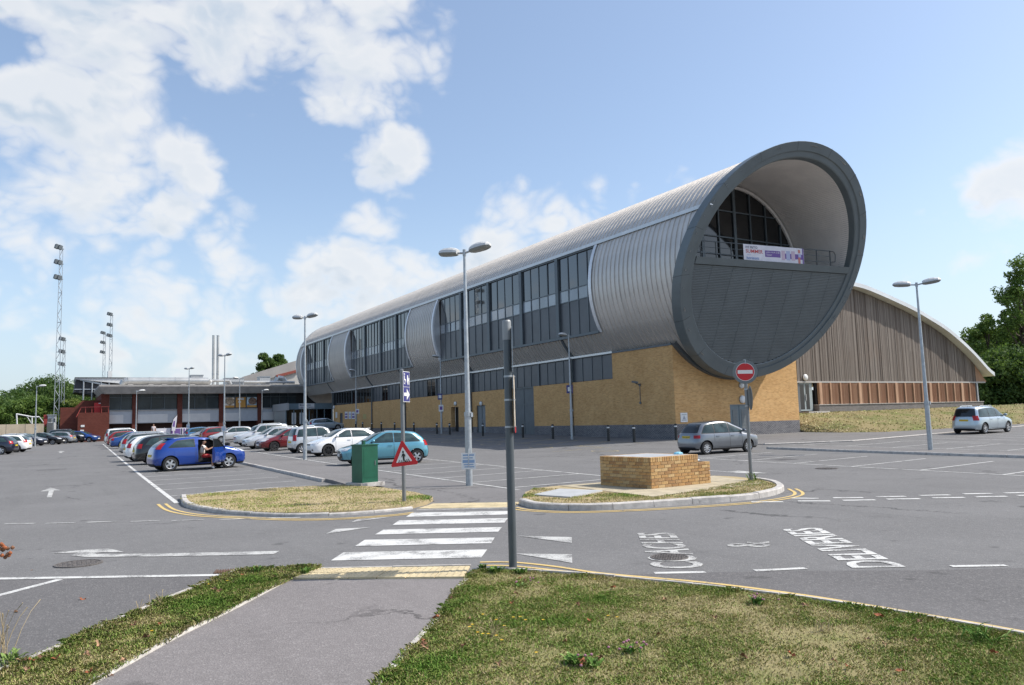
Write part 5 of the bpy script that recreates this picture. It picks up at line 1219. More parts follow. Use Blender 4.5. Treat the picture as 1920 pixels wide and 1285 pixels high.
cbx(0, wX, 0, wY, .16, zt, GREEN, 'body'); cbx(-.02, wX + .02, -.02, wY + .02, zt, zt + .025, GREEN, 'lid'); cbx(-.12, wX + .14, -.12, wY + .12, .06, .16, CONC, 'base')
cbx(wX * .1, wX * .9, -.006, 0., .30, zt - .1, GREEN, 'door'); cbx(wX * .33, wX * .45, wY * .35, wY * .55, zt + .025, zt + .13, GREEN, 'vent_cap'); cbx(wX * .78, wX * .82, -.02, -.006, .62, .75, GREYP, 'handle')

# ================================================================== brick planter box, brick by brick
PA, PB, PC = np.array((11.66, 15.80)), np.array((11.82, 14.08)), np.array((13.85, 14.27))
pl = empty('brick_planter', (*PB, .09), 0, 'buff brick box planter with sloping end on the right island', 'planter')
def onebrick_mat(name, c): return mat(name, c, .88, var=.16, vscale=14, bump=.5, bscale=90)
PBM = [onebrick_mat('planter_brick_%s' % n_, c) for n_, c in (('gold', (.48, .30, .125)), ('amber', (.43, .245, .095)), ('straw', (.52, .355, .17)), ('tan', (.39, .235, .105)), ('brown', (.34, .19, .08)))]
MORT = mat('mortar', (.33, .265, .18), .95, var=.12, vscale=20)
def brick_mesh(L, H, D):
    mb = MB(); b = .004
    mb.add([(-L / 2, 0, -H / 2 + b), (-L / 2, 0, H / 2 - b), (L / 2, 0, H / 2 - b), (L / 2, 0, -H / 2 + b), (-L / 2 + b, -b, -H / 2 + b), (-L / 2 + b, -b, H / 2 - b), (L / 2 - b, -b, H / 2 - b), (L / 2 - b, -b, -H / 2 + b),
            (-L / 2, D, -H / 2), (-L / 2, D, H / 2), (L / 2, D, H / 2), (L / 2, D, -H / 2), (-L / 2, 0, -H / 2), (-L / 2, 0, H / 2), (L / 2, 0, H / 2), (L / 2, 0, -H / 2)],
           [(4, 5, 6, 7), (12, 13, 5, 4), (13, 14, 6, 5), (14, 15, 7, 6), (15, 12, 4, 7), (12, 8, 9, 13), (13, 9, 10, 14), (14, 10, 11, 15), (15, 11, 8, 12)])
    return mb
bmeshes = {}
def get_brick(L, H, D, mi):
    k = (round(L, 3), round(H, 3), round(D, 3), mi)
    if k not in bmeshes:
        me = brick_mesh(L, H, D).mesh('brick'); me.materials.append(PBM[mi]); bmeshes[k] = me
    return bmeshes[k]
H0 = .095; CH = .075
def brick_face(P, Q, ncourse, top_soldier, length=None, first=0):
    d_ = Q - P; L = np.linalg.norm(d_); d_ /= L; ang = math.atan2(d_[1], d_[0]); k = 0
    for c in range(ncourse):
        u = -.1125 * (c % 2); z = H0 + CH * (c + .5)
        while u < L - .01:
            a, b = max(u, 0) , min(u + .225, L); u += .225
            if b - a < .03: continue
            me = get_brick(b - a - .010, .065, .1, rnd.choice((0, 0, 1, 1, 2, 3, 4))); o = mkobj('brick', me, pl); m_ = P + d_ * (a + b) / 2; nrm = np.array((d_[1], -d_[0])); m_ = m_ + nrm * rnd.uniform(-.003, .003)
            o.location = Vector((m_[0], m_[1], z)) - pl.location; o.rotation_euler = (0, 0, ang)
    if top_soldier:
        n = int(L / .075); z = H0 + CH * ncourse + .056
        for j in range(n):
            me = get_brick(L / n - .010, .108, .22, rnd.choice((0, 1, 1, 2, 3))); o = mkobj('brick', me, pl); m_ = P + d_ * (j + .5) * L / n; o.location = Vector((m_[0], m_[1], z)) - pl.location; o.rotation_euler = (0, 0, ang)
    return L
e1 = (PC - PB) / np.linalg.norm(PC - PB); PM = PB + e1 * 1.62
PD = PA + (PM - PB); PDe = PA + (PC - PB)
NC = 8
brick_face(PA, PB, NC, True); brick_face(PB, PM, NC, True); brick_face(PM, PC, NC - 1, False); brick_face(PC, PDe, NC - 1, False); brick_face(PM + e1 * .001, PD + e1 * .001, NC, True); brick_face(PD, PA, NC, True)
mb = MB(); ztp = H0 + CH * NC + .10
def pq(P, ins): c = (PA + PB + PM + PD) / 4; v = c - P; return P + v / np.linalg.norm(v) * ins
ins = [pq(P, .012) for P in (PA, PB, PM, PD)]; mb.add([(*p, H0 - .03) for p in ins] + [(*p, ztp - .10) for p in ins], [(0, 1, 5, 4), (1, 2, 6, 5), (2, 3, 7, 6), (3, 0, 4, 7), (4, 5, 6, 7)])
i2_ = [PM + e1 * .002 + (PD - PM) * .02, PC - e1 * .012 + (PDe - PC) * .02, PDe - e1 * .012 - (PDe - PC) * .02, PD - (PD - PM) * .02]; mb.add([(*p, H0 - .03) for p in i2_] + [(*p, H0 + CH * (NC - 1) - .012) for p in i2_], [(0, 1, 5, 4), (1, 2, 6, 5), (2, 3, 7, 6), (3, 0, 4, 7), (4, 5, 6, 7)]); mb.build('mortar_core', MORT, pl)
mb = MB(); ii = [pq(P, .19) for P in (PA, PB, PM, PD)]; mb.poly([(*p, ztp + .012) for p in ii]); mb.poly([(*p, ztp - .09) for p in ii[::-1]]); [mb.quad((*ii[k], ztp + .012), (*ii[(k + 1) % 4], ztp + .012), (*ii[(k + 1) % 4], ztp - .09), (*ii[k], ztp - .09)) for k in range(4)]; mb.build('cover_plate', mat('planter_cover', (.40, .41, .42), .6, var=.12, vscale=3), pl)
mb = MB(); c = PM * .7 + PD * .3 - e1 * .12; mb.lathe([(.11, 0), (.12, .02), (.09, .045), (.03, .06), (.001, .062)], 9, (c[0], c[1], ztp + .01)); tag(mb.build('crumpled_wrapper', mat('wrapper_blue', (.22, .52, .66), .4)), 'crumpled pale blue wrapper left on the planter top', 'litter')
mb = MB(); c = PM + e1 * .1 + (PD - PM) * .1; zb_ = H0 + CH * (NC - 1); mb.tube((c[0], c[1], zb_ + .03), (c[0] + .17, c[1] + .05, zb_ + .03), .03, .03, 10); mb.tube((c[0] + .17, c[1] + .05, zb_ + .03), (c[0] + .21, c[1] + .062, zb_ + .03), .03, .012, 10); tag(mb.build('plastic_bottle', mat('clear_plastic', (.6, .65, .68), .15), smooth=True), 'small clear plastic bottle on the planter step', 'bottle')

# ================================================================== signs
REDS = mat('sign_red', (.52, .012, .018), .35, var=.04); WHTS = mat('sign_white', (.72, .72, .70), .35); BLKS = mat('sign_black', (.012, .012, .013), .4); BLUS = mat('sign_indigo', (.035, .035, .17), .4); BACK = mat('sign_back_grey', (.16, .18, .185), .45, .3)
def pole(e, p, top, r, m=GALV, nm='pole', lean=(0, 0)):
    mb = MB(); mb.tube((p[0], p[1], terr(*p[:2]) - .05), (p[0] + lean[0], p[1] + lean[1], top), r, n=16); mb.tube((p[0] + lean[0], p[1] + lean[1], top), (p[0] + lean[0], p[1] + lean[1], top + .015), r * 1.05, r * .6, 16); return mb.build(nm, m, e, smooth=True)
def frame_at(c, yaw, roll=0.):
    """panel facing direction yaw (angle of its outward normal); returns fn(u, v, d) -> point"""
    nrm = np.array((math.cos(yaw), math.sin(yaw), 0)); rt = np.array((-math.sin(yaw), math.cos(yaw), 0)); up = np.array((0, 0, 1.)); cr, sr = math.cos(roll), math.sin(roll); c = np.array(c, float)
    return lambda u, v, d_=0.: c + (rt * cr + up * sr) * u + (up * cr - rt * sr) * v + nrm * d_
CAMYAW = math.atan2(-.863, -.505)
def disc(mb, fn, r, d0, d1, m=0, n=40): mb.prism([(r * math.cos(2 * math.pi * i / n), r * math.sin(2 * math.pi * i / n)) for i in range(n)], fn, d0, d1, m)
POLEG = mat('pole_grey_paint', (.20, .21, .215), .42, .35, var=.06, vscale=4)
p = GT(1409, 908); ne = empty('no_entry_sign', (p[0], p[1], 0), 0, 'red no entry disc on a grey pole with a second disc seen from behind', 'road sign')
pole(ne, p, 3.02, .042, POLEG)
toc = math.atan2(-p[1], -p[0]); fn = frame_at((p[0] + math.cos(toc) * .06, p[1] + math.sin(toc) * .06, 2.80), toc, R_(-1.5))
mb = MB(); disc(mb, fn, .30, -.004, .0); mb.build('backing_disc', BACK, ne); mb = MB(); disc(mb, fn, .228, 0, .005); mb.build('white_rim', WHTS, ne); mb = MB(); disc(mb, fn, .217, .005, .008); mb.build('red_disc', REDS, ne)
mb = MB(); mb.prism([(-.18, -.045), (.18, -.045), (.18, .045), (-.18, .045)], fn, .008, .011); mb.build('white_bar', WHTS, ne)
mb = MB(); mb.bar(fn(-.03, .30, 0), fn(.01, .31, 0), .02, .02); mb.bar(fn(.01, .31, 0), fn(.01, .2, .012), .015, .015); mb.build('light_arm', GALV, ne)
yw = toc + R_(100); fn = frame_at((p[0] + .10, p[1] - .03, 2.14), yw); mb = MB(); disc(mb, fn, .30, -.004, .004); mb.build('side_disc', BACK, ne)
for z in (1.93, 2.35): mb = MB(); mb.tube((p[0], p[1], z), (p[0], p[1], z + .03), .055, n=12); mb.bar((p[0], p[1], z + .015), (p[0] + .12, p[1] - .03, z + .015), .025, .02); mb.build('clip', GALV, ne)
p = GT(758, 948); cs = empty('crossing_sign', (p[0], p[1], 0), 0, 'red triangle pedestrian crossing sign below an indigo arrow plate on a pole', 'road sign')
pole(cs, p, 2.90, .042, POLEG, lean=(-.02, 0))
toc = math.atan2(-p[1], -p[0]); fn = frame_at((p[0] + math.cos(toc) * .055, p[1] + math.sin(toc) * .055, 1.03), toc - R_(22), R_(6))
def rtri(s, r, dz=0.):
    out = []
    for k in range(3):
        a = math.pi / 2 + k * 2 * math.pi / 3; c = (s * math.cos(a), s * math.sin(a) + dz)
        for j in range(5): t = a - math.pi / 3 + j * math.pi / 6; out.append((c[0] + r * math.cos(t), c[1] + r * math.sin(t)))
    return out
mb = MB(); mb.prism(rtri(.315, .03), fn, -.004, .0); mb.build('red_border', REDS, cs); mb = MB(); mb.prism(rtri(.198, .008), fn, 0, .004); mb.build('white_field', WHTS, cs)
mb = MB(); F3 = lambda u, v: fn(u, v, .007)
mb.poly([F3(.022 * math.cos(t), .105 + .024 * math.sin(t)) for t in np.linspace(0, 2 * math.pi, 13)[:-1]])
for pg in ([(-.018, .075), (.018, .075), (.045, .035), (.038, -.005), (.030, 0), (.026, .03), (.02, -.02), (.02, -.06), (-.02, -.06), (-.02, -.02), (-.024, .03), (-.040, -.005), (-.05, .0), (-.035, .045)], [(-.02, -.055), (.003, -.055), (-.022, -.125), (-.042, -.125)], [(.0, -.055), (.02, -.055), (.062, -.115), (.045, -.125)], [(-.135, -.115), (-.115, -.115), (-.09, -.055), (-.105, -.055)], [(-.085, -.115), (-.06, -.115), (-.05, -.06), (-.062, -.06)], [(.005, -.115), (.03, -.115), (.02, -.07), (.008, -.07)], [(.065, -.115), (.09, -.115), (.072, -.06), (.055, -.06)], [(.115, -.115), (.14, -.115), (.105, -.05), (.09, -.05)]): mb.poly([F3(*q) for q in pg])
mb.build('walking_figure', BLKS, cs, fix=False)
yw2 = toc + R_(64); fn2 = frame_at((p[0] + .07, p[1] - .03, 2.53), yw2)
mb = MB(); mb.prism([(-.16, -.33), (.16, -.33), (.16, .33), (-.16, .33)], fn2, -.004, .004); mb.build('arrow_plate', WHTS, cs)
mb = MB(); mb.prism([(-.148, -.318), (.148, -.318), (.148, -.01), (-.148, -.01)], fn2, .004, .007); mb.prism([(-.148, .0), (.148, .0), (.148, .318), (-.148, .318)], fn2, .004, .007); mb.build('indigo_field', BLUS, cs)
mb = MB(); F4 = lambda u, v: fn2(u, v, .010); mb.poly([F4(*q) for q in [(-.13, -.20), (.0, -.20), (.0, -.29), (.14, -.165), (.0, -.04), (.0, -.13), (-.13, -.13)]])
mb.poly([F4(-.10 + .02 * math.cos(t), .27 + .02 * math.sin(t)) for t in np.linspace(0, 2 * math.pi, 11)[:-1]]); [mb.poly([F4(*q) for q in pg]) for pg in ([(-.115, .24), (-.09, .24), (-.085, .17), (-.04, .16), (-.03, .09), (-.05, .085), (-.06, .13), (-.115, .14)], [(-.13, .15), (-.12, .15), (-.12, .09), (-.07, .065), (-.07, .045), (-.13, .07)], [(.03, .25), (.07, .25), (.10, .13), (.08, .12), (.075, .04), (.05, .04), (.02, .13)], [(.10, .19), (.13, .19), (.13, .05), (.105, .05)])]
mb.build('symbols', WHTS, cs, fix=False)
# thick grey pole in front, with two panels seen edge on
p = GT(962, 1070); gp = empty('grey_sign_pole', (p[0], p[1], 0), 0, 'thick grey pole at the near end of the crossing with panels seen edge on', 'sign pole')
GPM = mat('pole_slate', (.10, .115, .125), .40, .35, var=.08, vscale=3)
pole(gp, p, 2.93, .048, GPM); mb = MB(); mb.tube((p[0], p[1], 2.71), (p[0], p[1], 2.93), .053, n=18); mb.tube((p[0], p[1], 2.93), (p[0], p[1], 2.95), .053, .045, 18); mb.build('cap', mat('pole_cap_grey', (.30, .31, .31), .5, .2), gp, smooth=True)
tv = np.array((-p[0], -p[1])); tv /= np.linalg.norm(tv); rv = np.array((-tv[1], tv[0])); rv = rv if rv @ np.array((.863, -.505)) > 0 else -rv
def edge_panel(z0, z1, near, far, off, skew, m, nm, tt=.006):
    mb = MB(); a = p[:2] + rv * off + tv * near; b = p[:2] + rv * (off + skew) - tv * far
    d_ = (b - a) / np.linalg.norm(b - a); s = np.array((-d_[1], d_[0])) * tt / 2
    mb.add([(*(q + sg * s), z) for z in (z0, z1) for q, sg in ((a, -1), (b, -1), (b, 1), (a, 1))], [(0, 3, 2, 1), (4, 5, 6, 7), (0, 1, 5, 4), (1, 2, 6, 5), (2, 3, 7, 6), (3, 0, 4, 7)]); return mb.build(nm, m, gp)
edge_panel(2.33, 2.86, .16, .16, .060, .0, GALV, 'upper_panel'); edge_panel(1.62, 2.28, .18, .20, .062, .012, mat('panel_cream', (.60, .52, .42), .5, var=.3, vscale=7), 'lower_panel')
edge_panel(1.60, 1.67, .183, .20, .067, .012, REDS, 'red_foot')
for z in (2.26, 1.98, 1.66): mb = MB(); mb.tube((p[0], p[1], z), (p[0], p[1], z + .022), .053, n=16); mb.bar((*(p[:2]), z + .011), (*(p[:2] + rv * .085), z + .011), .022, .018); mb.build('clip', GALV, gp)
# small signs on lamp columns by the flank, feather flag and event banner
for q, py0, py1, lb, m in ((1067.5, 738, 722, 'small indigo parking sign beside the lamp column near the brick corner', BLUS), (824.5, 750, 738, 'small indigo sign on the middle lamp column of the flank', BLUS), (826.5, 772, 759, 'white notice on the middle lamp column of the flank', WHTS), (669.5, 776, 767, 'white and purple notice on the far lamp column of the flank', WHTS)):
    X = 29.75; a = onX(q - 3, py0, X); b = onX(q + 4, py1, X); e = empty('column_sign', tuple(a), 0, lb, 'sign'); mb = MB(); yc_ = (a[1] + b[1]) / 2; Rr = np.array((.86, -.5)); c = np.array((X, yc_)); mb.obox((c[0], c[1], (a[2] + b[2]) / 2), (.21 * .86, -.21 * .5, 0), (.006, .01, 0), (0, 0, (b[2] - a[2]) / 2)); mb.build('plate', m, e)
    mb = MB(); mb.obox((c[0] - .012, c[1] - .02, (a[2] + b[2]) / 2), (.12 * .86, -.12 * .5, 0), (.003, .004, 0), (0, 0, (b[2] - a[2]) / 4)); mb.build('print', WHTS if m is BLUS else PURP, e)
fx = online(326, 13.4); Yq = 112.; P0_ = onY(321, 812, Yq)
fl = empty('feather_flag', (P0_[0], Yq, terr(P0_[0], Yq)), 0, 'tall white and purple feather flag by the event banner', 'flag')
f_ = lambda a, b: onY(a, b, Yq)
mb = MB(); mb.path([f_(321, 815), f_(322, 798), f_(325, 786), f_(332, 778)], .035, 6); mb.build('mast', BLACK, fl)
mb = MB(); pts = [f_(320.5, 808), f_(322, 797), f_(325.3, 786), f_(332.5, 777.5), f_(331, 790), f_(328.5, 808)]; mb.prism([(q[0], q[2]) for q in pts], lambda u, v, t: (u, t, v), Yq + .01, Yq - .01); mb.build('sail', CLOTH, fl)
mb = MB(); pts = [f_(323.5, 800), f_(325.5, 790), f_(328.5, 789), f_(327.5, 801)]; mb.prism([(q[0], q[2]) for q in pts], lambda u, v, t: (u, t, v), Yq - .012, Yq - .02); mb.build('print', PURP, fl)
ev = empty('event_banner', (f_(300, 815)[0], Yq, terr(10, Yq)), 0, 'long white and purple banner fixed to barriers by the low building', 'banner')
a, b = f_(293, 812), f_(356, 802); mb = MB(); mb.box(a[0], b[0], Yq + .3, Yq + .33, a[2] - .6, b[2]); mb.build('cloth', CLOTH, ev)
for u0, u1, m in ((.43, .5, PURP), (.55, .72, PURP), (.74, .78, NAVY), (.82, .86, PURP), (.9, .93, PURP)): mb = MB(); mb.box(a[0] + (b[0] - a[0]) * u0, a[0] + (b[0] - a[0]) * u1, Yq + .27, Yq + .30, a[2] - .3, b[2] - .1); mb.build('print', m, ev)
for u in (0, .25, .5, .75, 1): X = a[0] + (b[0] - a[0]) * u; mb = MB(); mb.tube((X, Yq + .4, terr(X, Yq)), (X, Yq + .4, b[2] + .1), .04, n=6); mb.build('stake', GALV, ev)

# ================================================================== CARS
def hermite(xs_, ys_):
    xs_, ys_ = np.array(xs_, float), np.array(ys_, float); h = np.diff(xs_); d_ = np.diff(ys_) / h; m = np.zeros(len(xs_)); m[0], m[-1] = d_[0], d_[-1]
    for i in range(1, len(xs_) - 1):
        if d_[i - 1] * d_[i] > 0: w1, w2 = 2 * h[i] + h[i - 1], h[i] + 2 * h[i - 1]; m[i] = (w1 + w2) / (w1 / d_[i - 1] + w2 / d_[i])
    def f(x):
        x = min(max(x, xs_[0]), xs_[-1]); i = min(max(int(np.searchsorted(xs_, x)) - 1, 0), len(h) - 1); t = (x - xs_[i]) / h[i]
        return float((1 + 2 * t) * (1 - t) ** 2 * ys_[i] + t * (1 - t) ** 2 * h[i] * m[i] + t * t * (3 - 2 * t) * ys_[i + 1] + t * t * (t - 1) * h[i] * m[i + 1])
    return f
CARGLASS = mat('car_glass', (.030, .055, .058), .04, var=.35, vscale=2.5, spec=.5)
CARGLASSD = mat('car_glass_dark', (.012, .014, .016), .05, spec=.7)
LAMPF = mat('headlamp_lens', (.62, .64, .66), .08, .25, var=.35, vscale=14); LAMPR = mat('tail_lamp_red', (.36, .012, .015), .15, var=.25, vscale=12); AMBER = mat('amber_lens', (.6, .22, .02), .2)
PLATEY = mat('plate_yellow', (.62, .45, .03), .5); PLATEW = mat('plate_white', (.68, .68, .66), .5); SEATM = mat('seat_fabric', (.022, .022, .024), .9, var=.3, vscale=10)
def car_paint(name, c, metal=.35, rough=.28): return mat('paint_' + name, c, rough, metal, coat=1.0, var=.05, vscale=1.5)
class Car:
    """half-profile car: horizontal outlines stacked from sill to roof"""
    def __init__(s, L=4.0, W=1.69, H=1.47, wb=2.5, fo=.80, wr=.30, clear=.19, belt=.93, nose=.68, cowl=(1.08, .97), ws=(1.88, 1.38), roofx=2.45, tail='hatch', doors=3, n_low=6.5, rear=None, front=None, plate=.62, cw=None, dC=.30, dA=.34, tl=(.74, .98), hl=(.58, .73), rails=False, btop=None, xb=None):
        s.L, s.W, s.H, s.wb, s.fo, s.wr, s.clear, s.belt, s.doors, s.plate, s.dC, s.dA, s.tl, s.hl, s.rails = L, W, H, wb, fo, wr, clear, belt, doors, plate, dC, dA, tl, hl, rails
        s.cowlx, s.cowlz = cowl; H_ = H
        fr = front or [(clear, .10), (clear + .08, .035), (.45, .0), (nose - .10, .015), (nose - .02, .07), (nose + .04, .20), (nose + (s.cowlz - nose) * .42, .46), (nose + (s.cowlz - nose) * .75, .80), (s.cowlz, s.cowlx), (s.cowlz + .14, s.cowlx + .26), (ws[1] - .10, ws[0] - .22), (ws[1], ws[0]), (H_ - .055, ws[0] + .16), (H_ - .025, ws[0] + .38), (H_, roofx)]
        rears = {'hatch': [(clear, .14), (clear + .10, .035), (.48, .0), (.66, .02), (.80, .05), (belt, .10), (belt + .14, .20), (H_ - .22, .37), (H_ - .14, .49), (H_ - .085, .64), (H_ - .035, 1.06), (H_, max(1.2, L - roofx - .35))],
                 'upright': [(clear, .14), (clear + .10, .035), (.48, .0), (.66, .01), (.80, .02), (belt, .05), (belt + .14, .09), (H_ - .22, .19), (H_ - .12, .25), (H_ - .055, .34), (H_ - .02, .60), (H_, L - roofx - .5)],
                 'saloon': [(clear, .14), (clear + .10, .035), (.48, .0), (.72, .01), (.86, .04), (.93, .12), (belt + .04, .45), (belt + .12, .75), (H_ - .18, 1.15), (H_ - .08, 1.38), (H_ - .03, 1.6), (H_, L - roofx - .5)],
                 'coupe': [(clear, .14), (clear + .10, .035), (.48, .0), (.66, .02), (.82, .05), (belt, .10), (belt + .10, .20), (H_ - .24, .42), (H_ - .14, .58), (H_ - .06, .80), (H_ - .02, 1.1), (H_, L - roofx - .4)]}
        rr_ = rear or rears[tail]
        s.F = hermite([a for a, b in fr], [b for a, b in fr]); s.R = hermite([a for a, b in rr_], [b for a, b in rr_])
        wv = cw or [(clear, .885), (clear + .08, .95), (.42, .985), (.58, 1.0), (.74, .995), (belt - .04, .965), (belt, .945), (belt + .15, .895), (H_ - .25, .82), (H_ - .12, .755), (H_ - .05, .69), (H_ - .015, .56), (H_, .25)]
        s.Wf = hermite([a for a, b in wv], [b for a, b in wv])
        s.nf = hermite([clear, .5, s.cowlz - .1, belt + .15, H_ - .1, H_], [n_low, n_low, 5.5, 5.0, 4.5, 3.0])
        s.xw = (L / 2 - fo, L / 2 - fo - wb); s.xb = xb
    def out(s, t, z):
        xf, xr_ = s.L / 2 - s.F(z), -s.L / 2 + s.R(z); cx, a = (xf + xr_) / 2, (xf - xr_) / 2; w_ = s.W / 2 * s.Wf(z); n = s.nf(z); c, sn = math.cos(t), math.sin(t)
        return (cx + a * math.copysign(abs(c) ** (2 / n), c), w_ * math.copysign(abs(sn) ** (2 / n), sn), z)
    def yside(s, x, z):
        xf, xr_ = s.L / 2 - s.F(z), -s.L / 2 + s.R(z); cx, a = (xf + xr_) / 2, (xf - xr_) / 2; w_ = s.W / 2 * s.Wf(z); n = s.nf(z); q = min(.9999, abs((x - cx) / a)); return w_ * (1 - q ** n) ** (1 / n)
    def xend(s, y, z, front):
        xf, xr_ = s.L / 2 - s.F(z), -s.L / 2 + s.R(z); cx, a = (xf + xr_) / 2, (xf - xr_) / 2; w_ = s.W / 2 * s.Wf(z); n = s.nf(z); q = min(.9999, abs(y / w_)); d_ = a * (1 - q ** n) ** (1 / n); return cx + d_ if front else cx - d_
    def patch(s, fn, nu, nv):
        mb = MB(); rows = [[fn(i / nu, j / nv) for i in range(nu + 1)] for j in range(nv + 1)]
        for j in range(nv):
            for i in range(nu): mb.quad(rows[j][i], rows[j][i + 1], rows[j + 1][i + 1], rows[j + 1][i])
        return mb
    def build(s, root, paint, rim=ALLOY, spokes=5, trim=None, doorcut=False, plate_txt=None, rearglass=CARGLASS, sideglass=CARGLASS, spoiler=False, arch=.05, two_tone=None, bumper=None):
        zs = [s.clear, s.clear + .03, s.clear + .08, .34, .40, .46, .52] + list(np.arange(.57, s.belt, .035)) + list(np.linspace(s.belt, s.H - .12, 9)) + [s.H - .09, s.H - .065, s.H - .045, s.H - .028, s.H - .015, s.H - .006, s.H]
        zs = sorted(set(round(z, 4) for z in zs)); nt_ = 88; mb = MB(); k = len(zs)
        for z in zs:
            for i in range(nt_): mb.v.append(s.out(2 * math.pi * (i + .5) / nt_, z))
        for j in range(k - 1):
            for i in range(nt_): mb.f.append((j * nt_ + i, j * nt_ + (i + 1) % nt_, (j + 1) * nt_ + (i + 1) % nt_, (j + 1) * nt_ + i)); mb.m.append(1 if zs[j + 1] <= s.clear + .085 else 0)
        mb.f.append(tuple(range(nt_ - 1, -1, -1))); mb.m.append(1); mb.f.append(tuple((k - 1) * nt_ + i for i in range(nt_))); mb.m.append(0)
        me = mb.mesh('body'); me.materials.append(paint); me.materials.append(BLACK)
        bo_ = bpy.data.objects.new('tmpbody', me); col.objects.link(bo_); cutters = []
        ar = s.wr + arch
        for xw_ in s.xw:
            c = MB(); c.lathe([(0.0001, -1.2), (ar, -1.2), (ar, 1.2), (0.0001, 1.2)], 36, (xw_, 0, s.wr + .01), 'y'); cm = c.mesh('cut'); cm.materials.append(paint); cm.materials.append(BLACK); cm.polygons.foreach_set('material_index', [1] * len(cm.polygons)); co = bpy.data.objects.new('cut', cm); col.objects.link(co); cutters.append(co)
        if doorcut:
            c = MB(); x0, x1, z0, z1 = doorcut; yb_ = -.12
            n8 = [(x0, z0), (x1 - .05, z0), (x1, .6), (x1 - .02, s.belt), (x1 - .62, z1), (x0 + .03, z1), (x0 - .02, s.belt)]
            c.prism(n8, lambda u, v, t: (u, t, v), yb_, -1.3); cm = c.mesh('cut'); cm.materials.append(paint); cm.materials.append(BLACK); cm.polygons.foreach_set('material_index', [1] * len(cm.polygons)); co = bpy.data.objects.new('cut', cm); col.objects.link(co); cutters.append(co)
        for co in cutters:
            md = bo_.modifiers.new('b', 'BOOLEAN'); md.operation = 'DIFFERENCE'; md.object = co; md.solver = 'EXACT'
        dg = bpy.context.evaluated_depsgraph_get(); ev_ = bpy.data.meshes.new_from_object(bo_.evaluated_get(dg))
        for o in [bo_] + cutters: bpy.data.objects.remove(o)
        ev_.polygons.foreach_set('use_smooth', [True] * len(ev_.polygons)); ev_.set_sharp_from_angle(angle=R_(32))
        body = mkobj('body', ev_, root)
        E_ = .006
        zc0, zc1 = s.cowlz + .03, s.H - .075
        def ws_fn(u, v):
            z = zc0 + (zc1 - zc0) * v; w_ = s.W / 2 * s.Wf(z) * .83; y = -w_ + 2 * w_ * u; return (s.xend(y, z, True) + E_, y, z + E_)
        s.patch(ws_fn, 14, 8).build('windscreen', CARGLASS, root, local=True, smooth=True, fix=False)
        mb = MB(); mb.bar(ws_fn(.12, .02), ws_fn(.5, .10), .02, .02); mb.bar(ws_fn(.5, .02), ws_fn(.85, .10), .02, .02); mb.build('wiper', BLACK, root, local=True)
        zr0_, zr1_ = s.belt + .05, s.H - .14
        def rw_fn(u, v):
            z = zr0_ + (zr1_ - zr0_) * v; w_ = s.W / 2 * s.Wf(z) * .78; y = -w_ + 2 * w_ * u; return (s.xend(y, z, False) - E_, y, z + E_ * .3)
        s.patch(rw_fn, 14, 6).build('rear_window', rearglass, root, local=True, smooth=True, fix=False)
        zb, zt = s.belt + .035, s.H - .135
        xm = s.xb if s.xb is not None else (s.L / 2 - s.cowlx - 1.28)
        for side in (1, -1):
            xmid_, hw_ = .05, s.L * .40
            def sw(x0f, x1f, e_=None, g_=0.):
                e_ = E_ if e_ is None else e_
                def f(u, v):
                    xl_ = x0f(zb) + (x1f(zb) - x0f(zb)) * u; zt_ = zt + .015 - .075 * ((xl_ - xmid_) / hw_) ** 2; z = zb - g_ + (zt_ - zb + 2 * g_) * v; x0_, x1_ = x0f(z) - g_, x1f(z) + g_; x = x0_ + (x1_ - x0_) * u
                    return (x, side * (s.yside(x, z) + e_), z)
                return f
            xfront = lambda z: s.L / 2 - s.F(z) - s.dA; xrear = lambda z: -s.L / 2 + s.R(z) + s.dC
            if s.doors == 3: spans = [(lambda z: xm + .04, xfront), (xrear, lambda z: xm - .05)]
            else:
                x2 = xm - .86; spans = [(lambda z: xm + .035, xfront), (lambda z: x2 + .03, lambda z: xm - .035)]
                if -s.L / 2 + s.R(zb) + s.dC < x2 - .16: spans.append((xrear, lambda z: min(x2 - .03, x2 - .03)))
            for si, (a, b) in enumerate(spans):
                if doorcut and side == -1 and si == 0: continue
                if a(zt) > b(zt) - .05 and a(zb) > b(zb) - .05: continue
                b2 = (lambda z, a=a, b=b: max(a(z) + .01, b(z)))
                mbp = s.patch(sw(a, b2), 10, 7)
                s.patch(sw(a, b2, .0025, .028), 10, 7).build('window_seal', BLACK, root, local=True, smooth=True, fix=False)
                mbp.build('side_window', sideglass, root, local=True, smooth=True, fix=False)
            # door shut lines
            mb = MB()
            def vline(x, z0, z1):
                pr_ = None
                for q in range(9):
                    z = z0 + (z1 - z0) * q / 8; c = [(x - .006, side * (s.yside(x - .006, z) + .003), z), (x + .006, side * (s.yside(x + .006, z) + .003), z)]
                    if pr_: mb.quad(pr_[0], pr_[1], c[1], c[0])
                    pr_ = c
            xd = min(s.L / 2 - s.cowlx - .08, s.xw[0] - s.wr - .09)
            vline(xm, s.clear + .1, s.belt + .02); vline(xd, s.clear + .1, s.belt)
            if s.doors == 5: vline(max(xm - .92, s.xw[1] + s.wr * .4), .62, s.belt + .02)
            pr_ = None
            for q in range(13):
                x = xd - (xd - (xm if s.doors == 3 else xm - .7)) * q / 12; z = s.clear + .12; c = [(x, side * (s.yside(x, z) + .003), z), (x, side * (s.yside(x, z + .012) + .003), z + .012)]
                if pr_: mb.quad(pr_[0], pr_[1], c[1], c[0])
                pr_ = c
            mb.build('door_seam', BLACK, root, local=True, fix=False)
            hx = [xm + .17] + ([xm - .72] if s.doors == 5 else [])
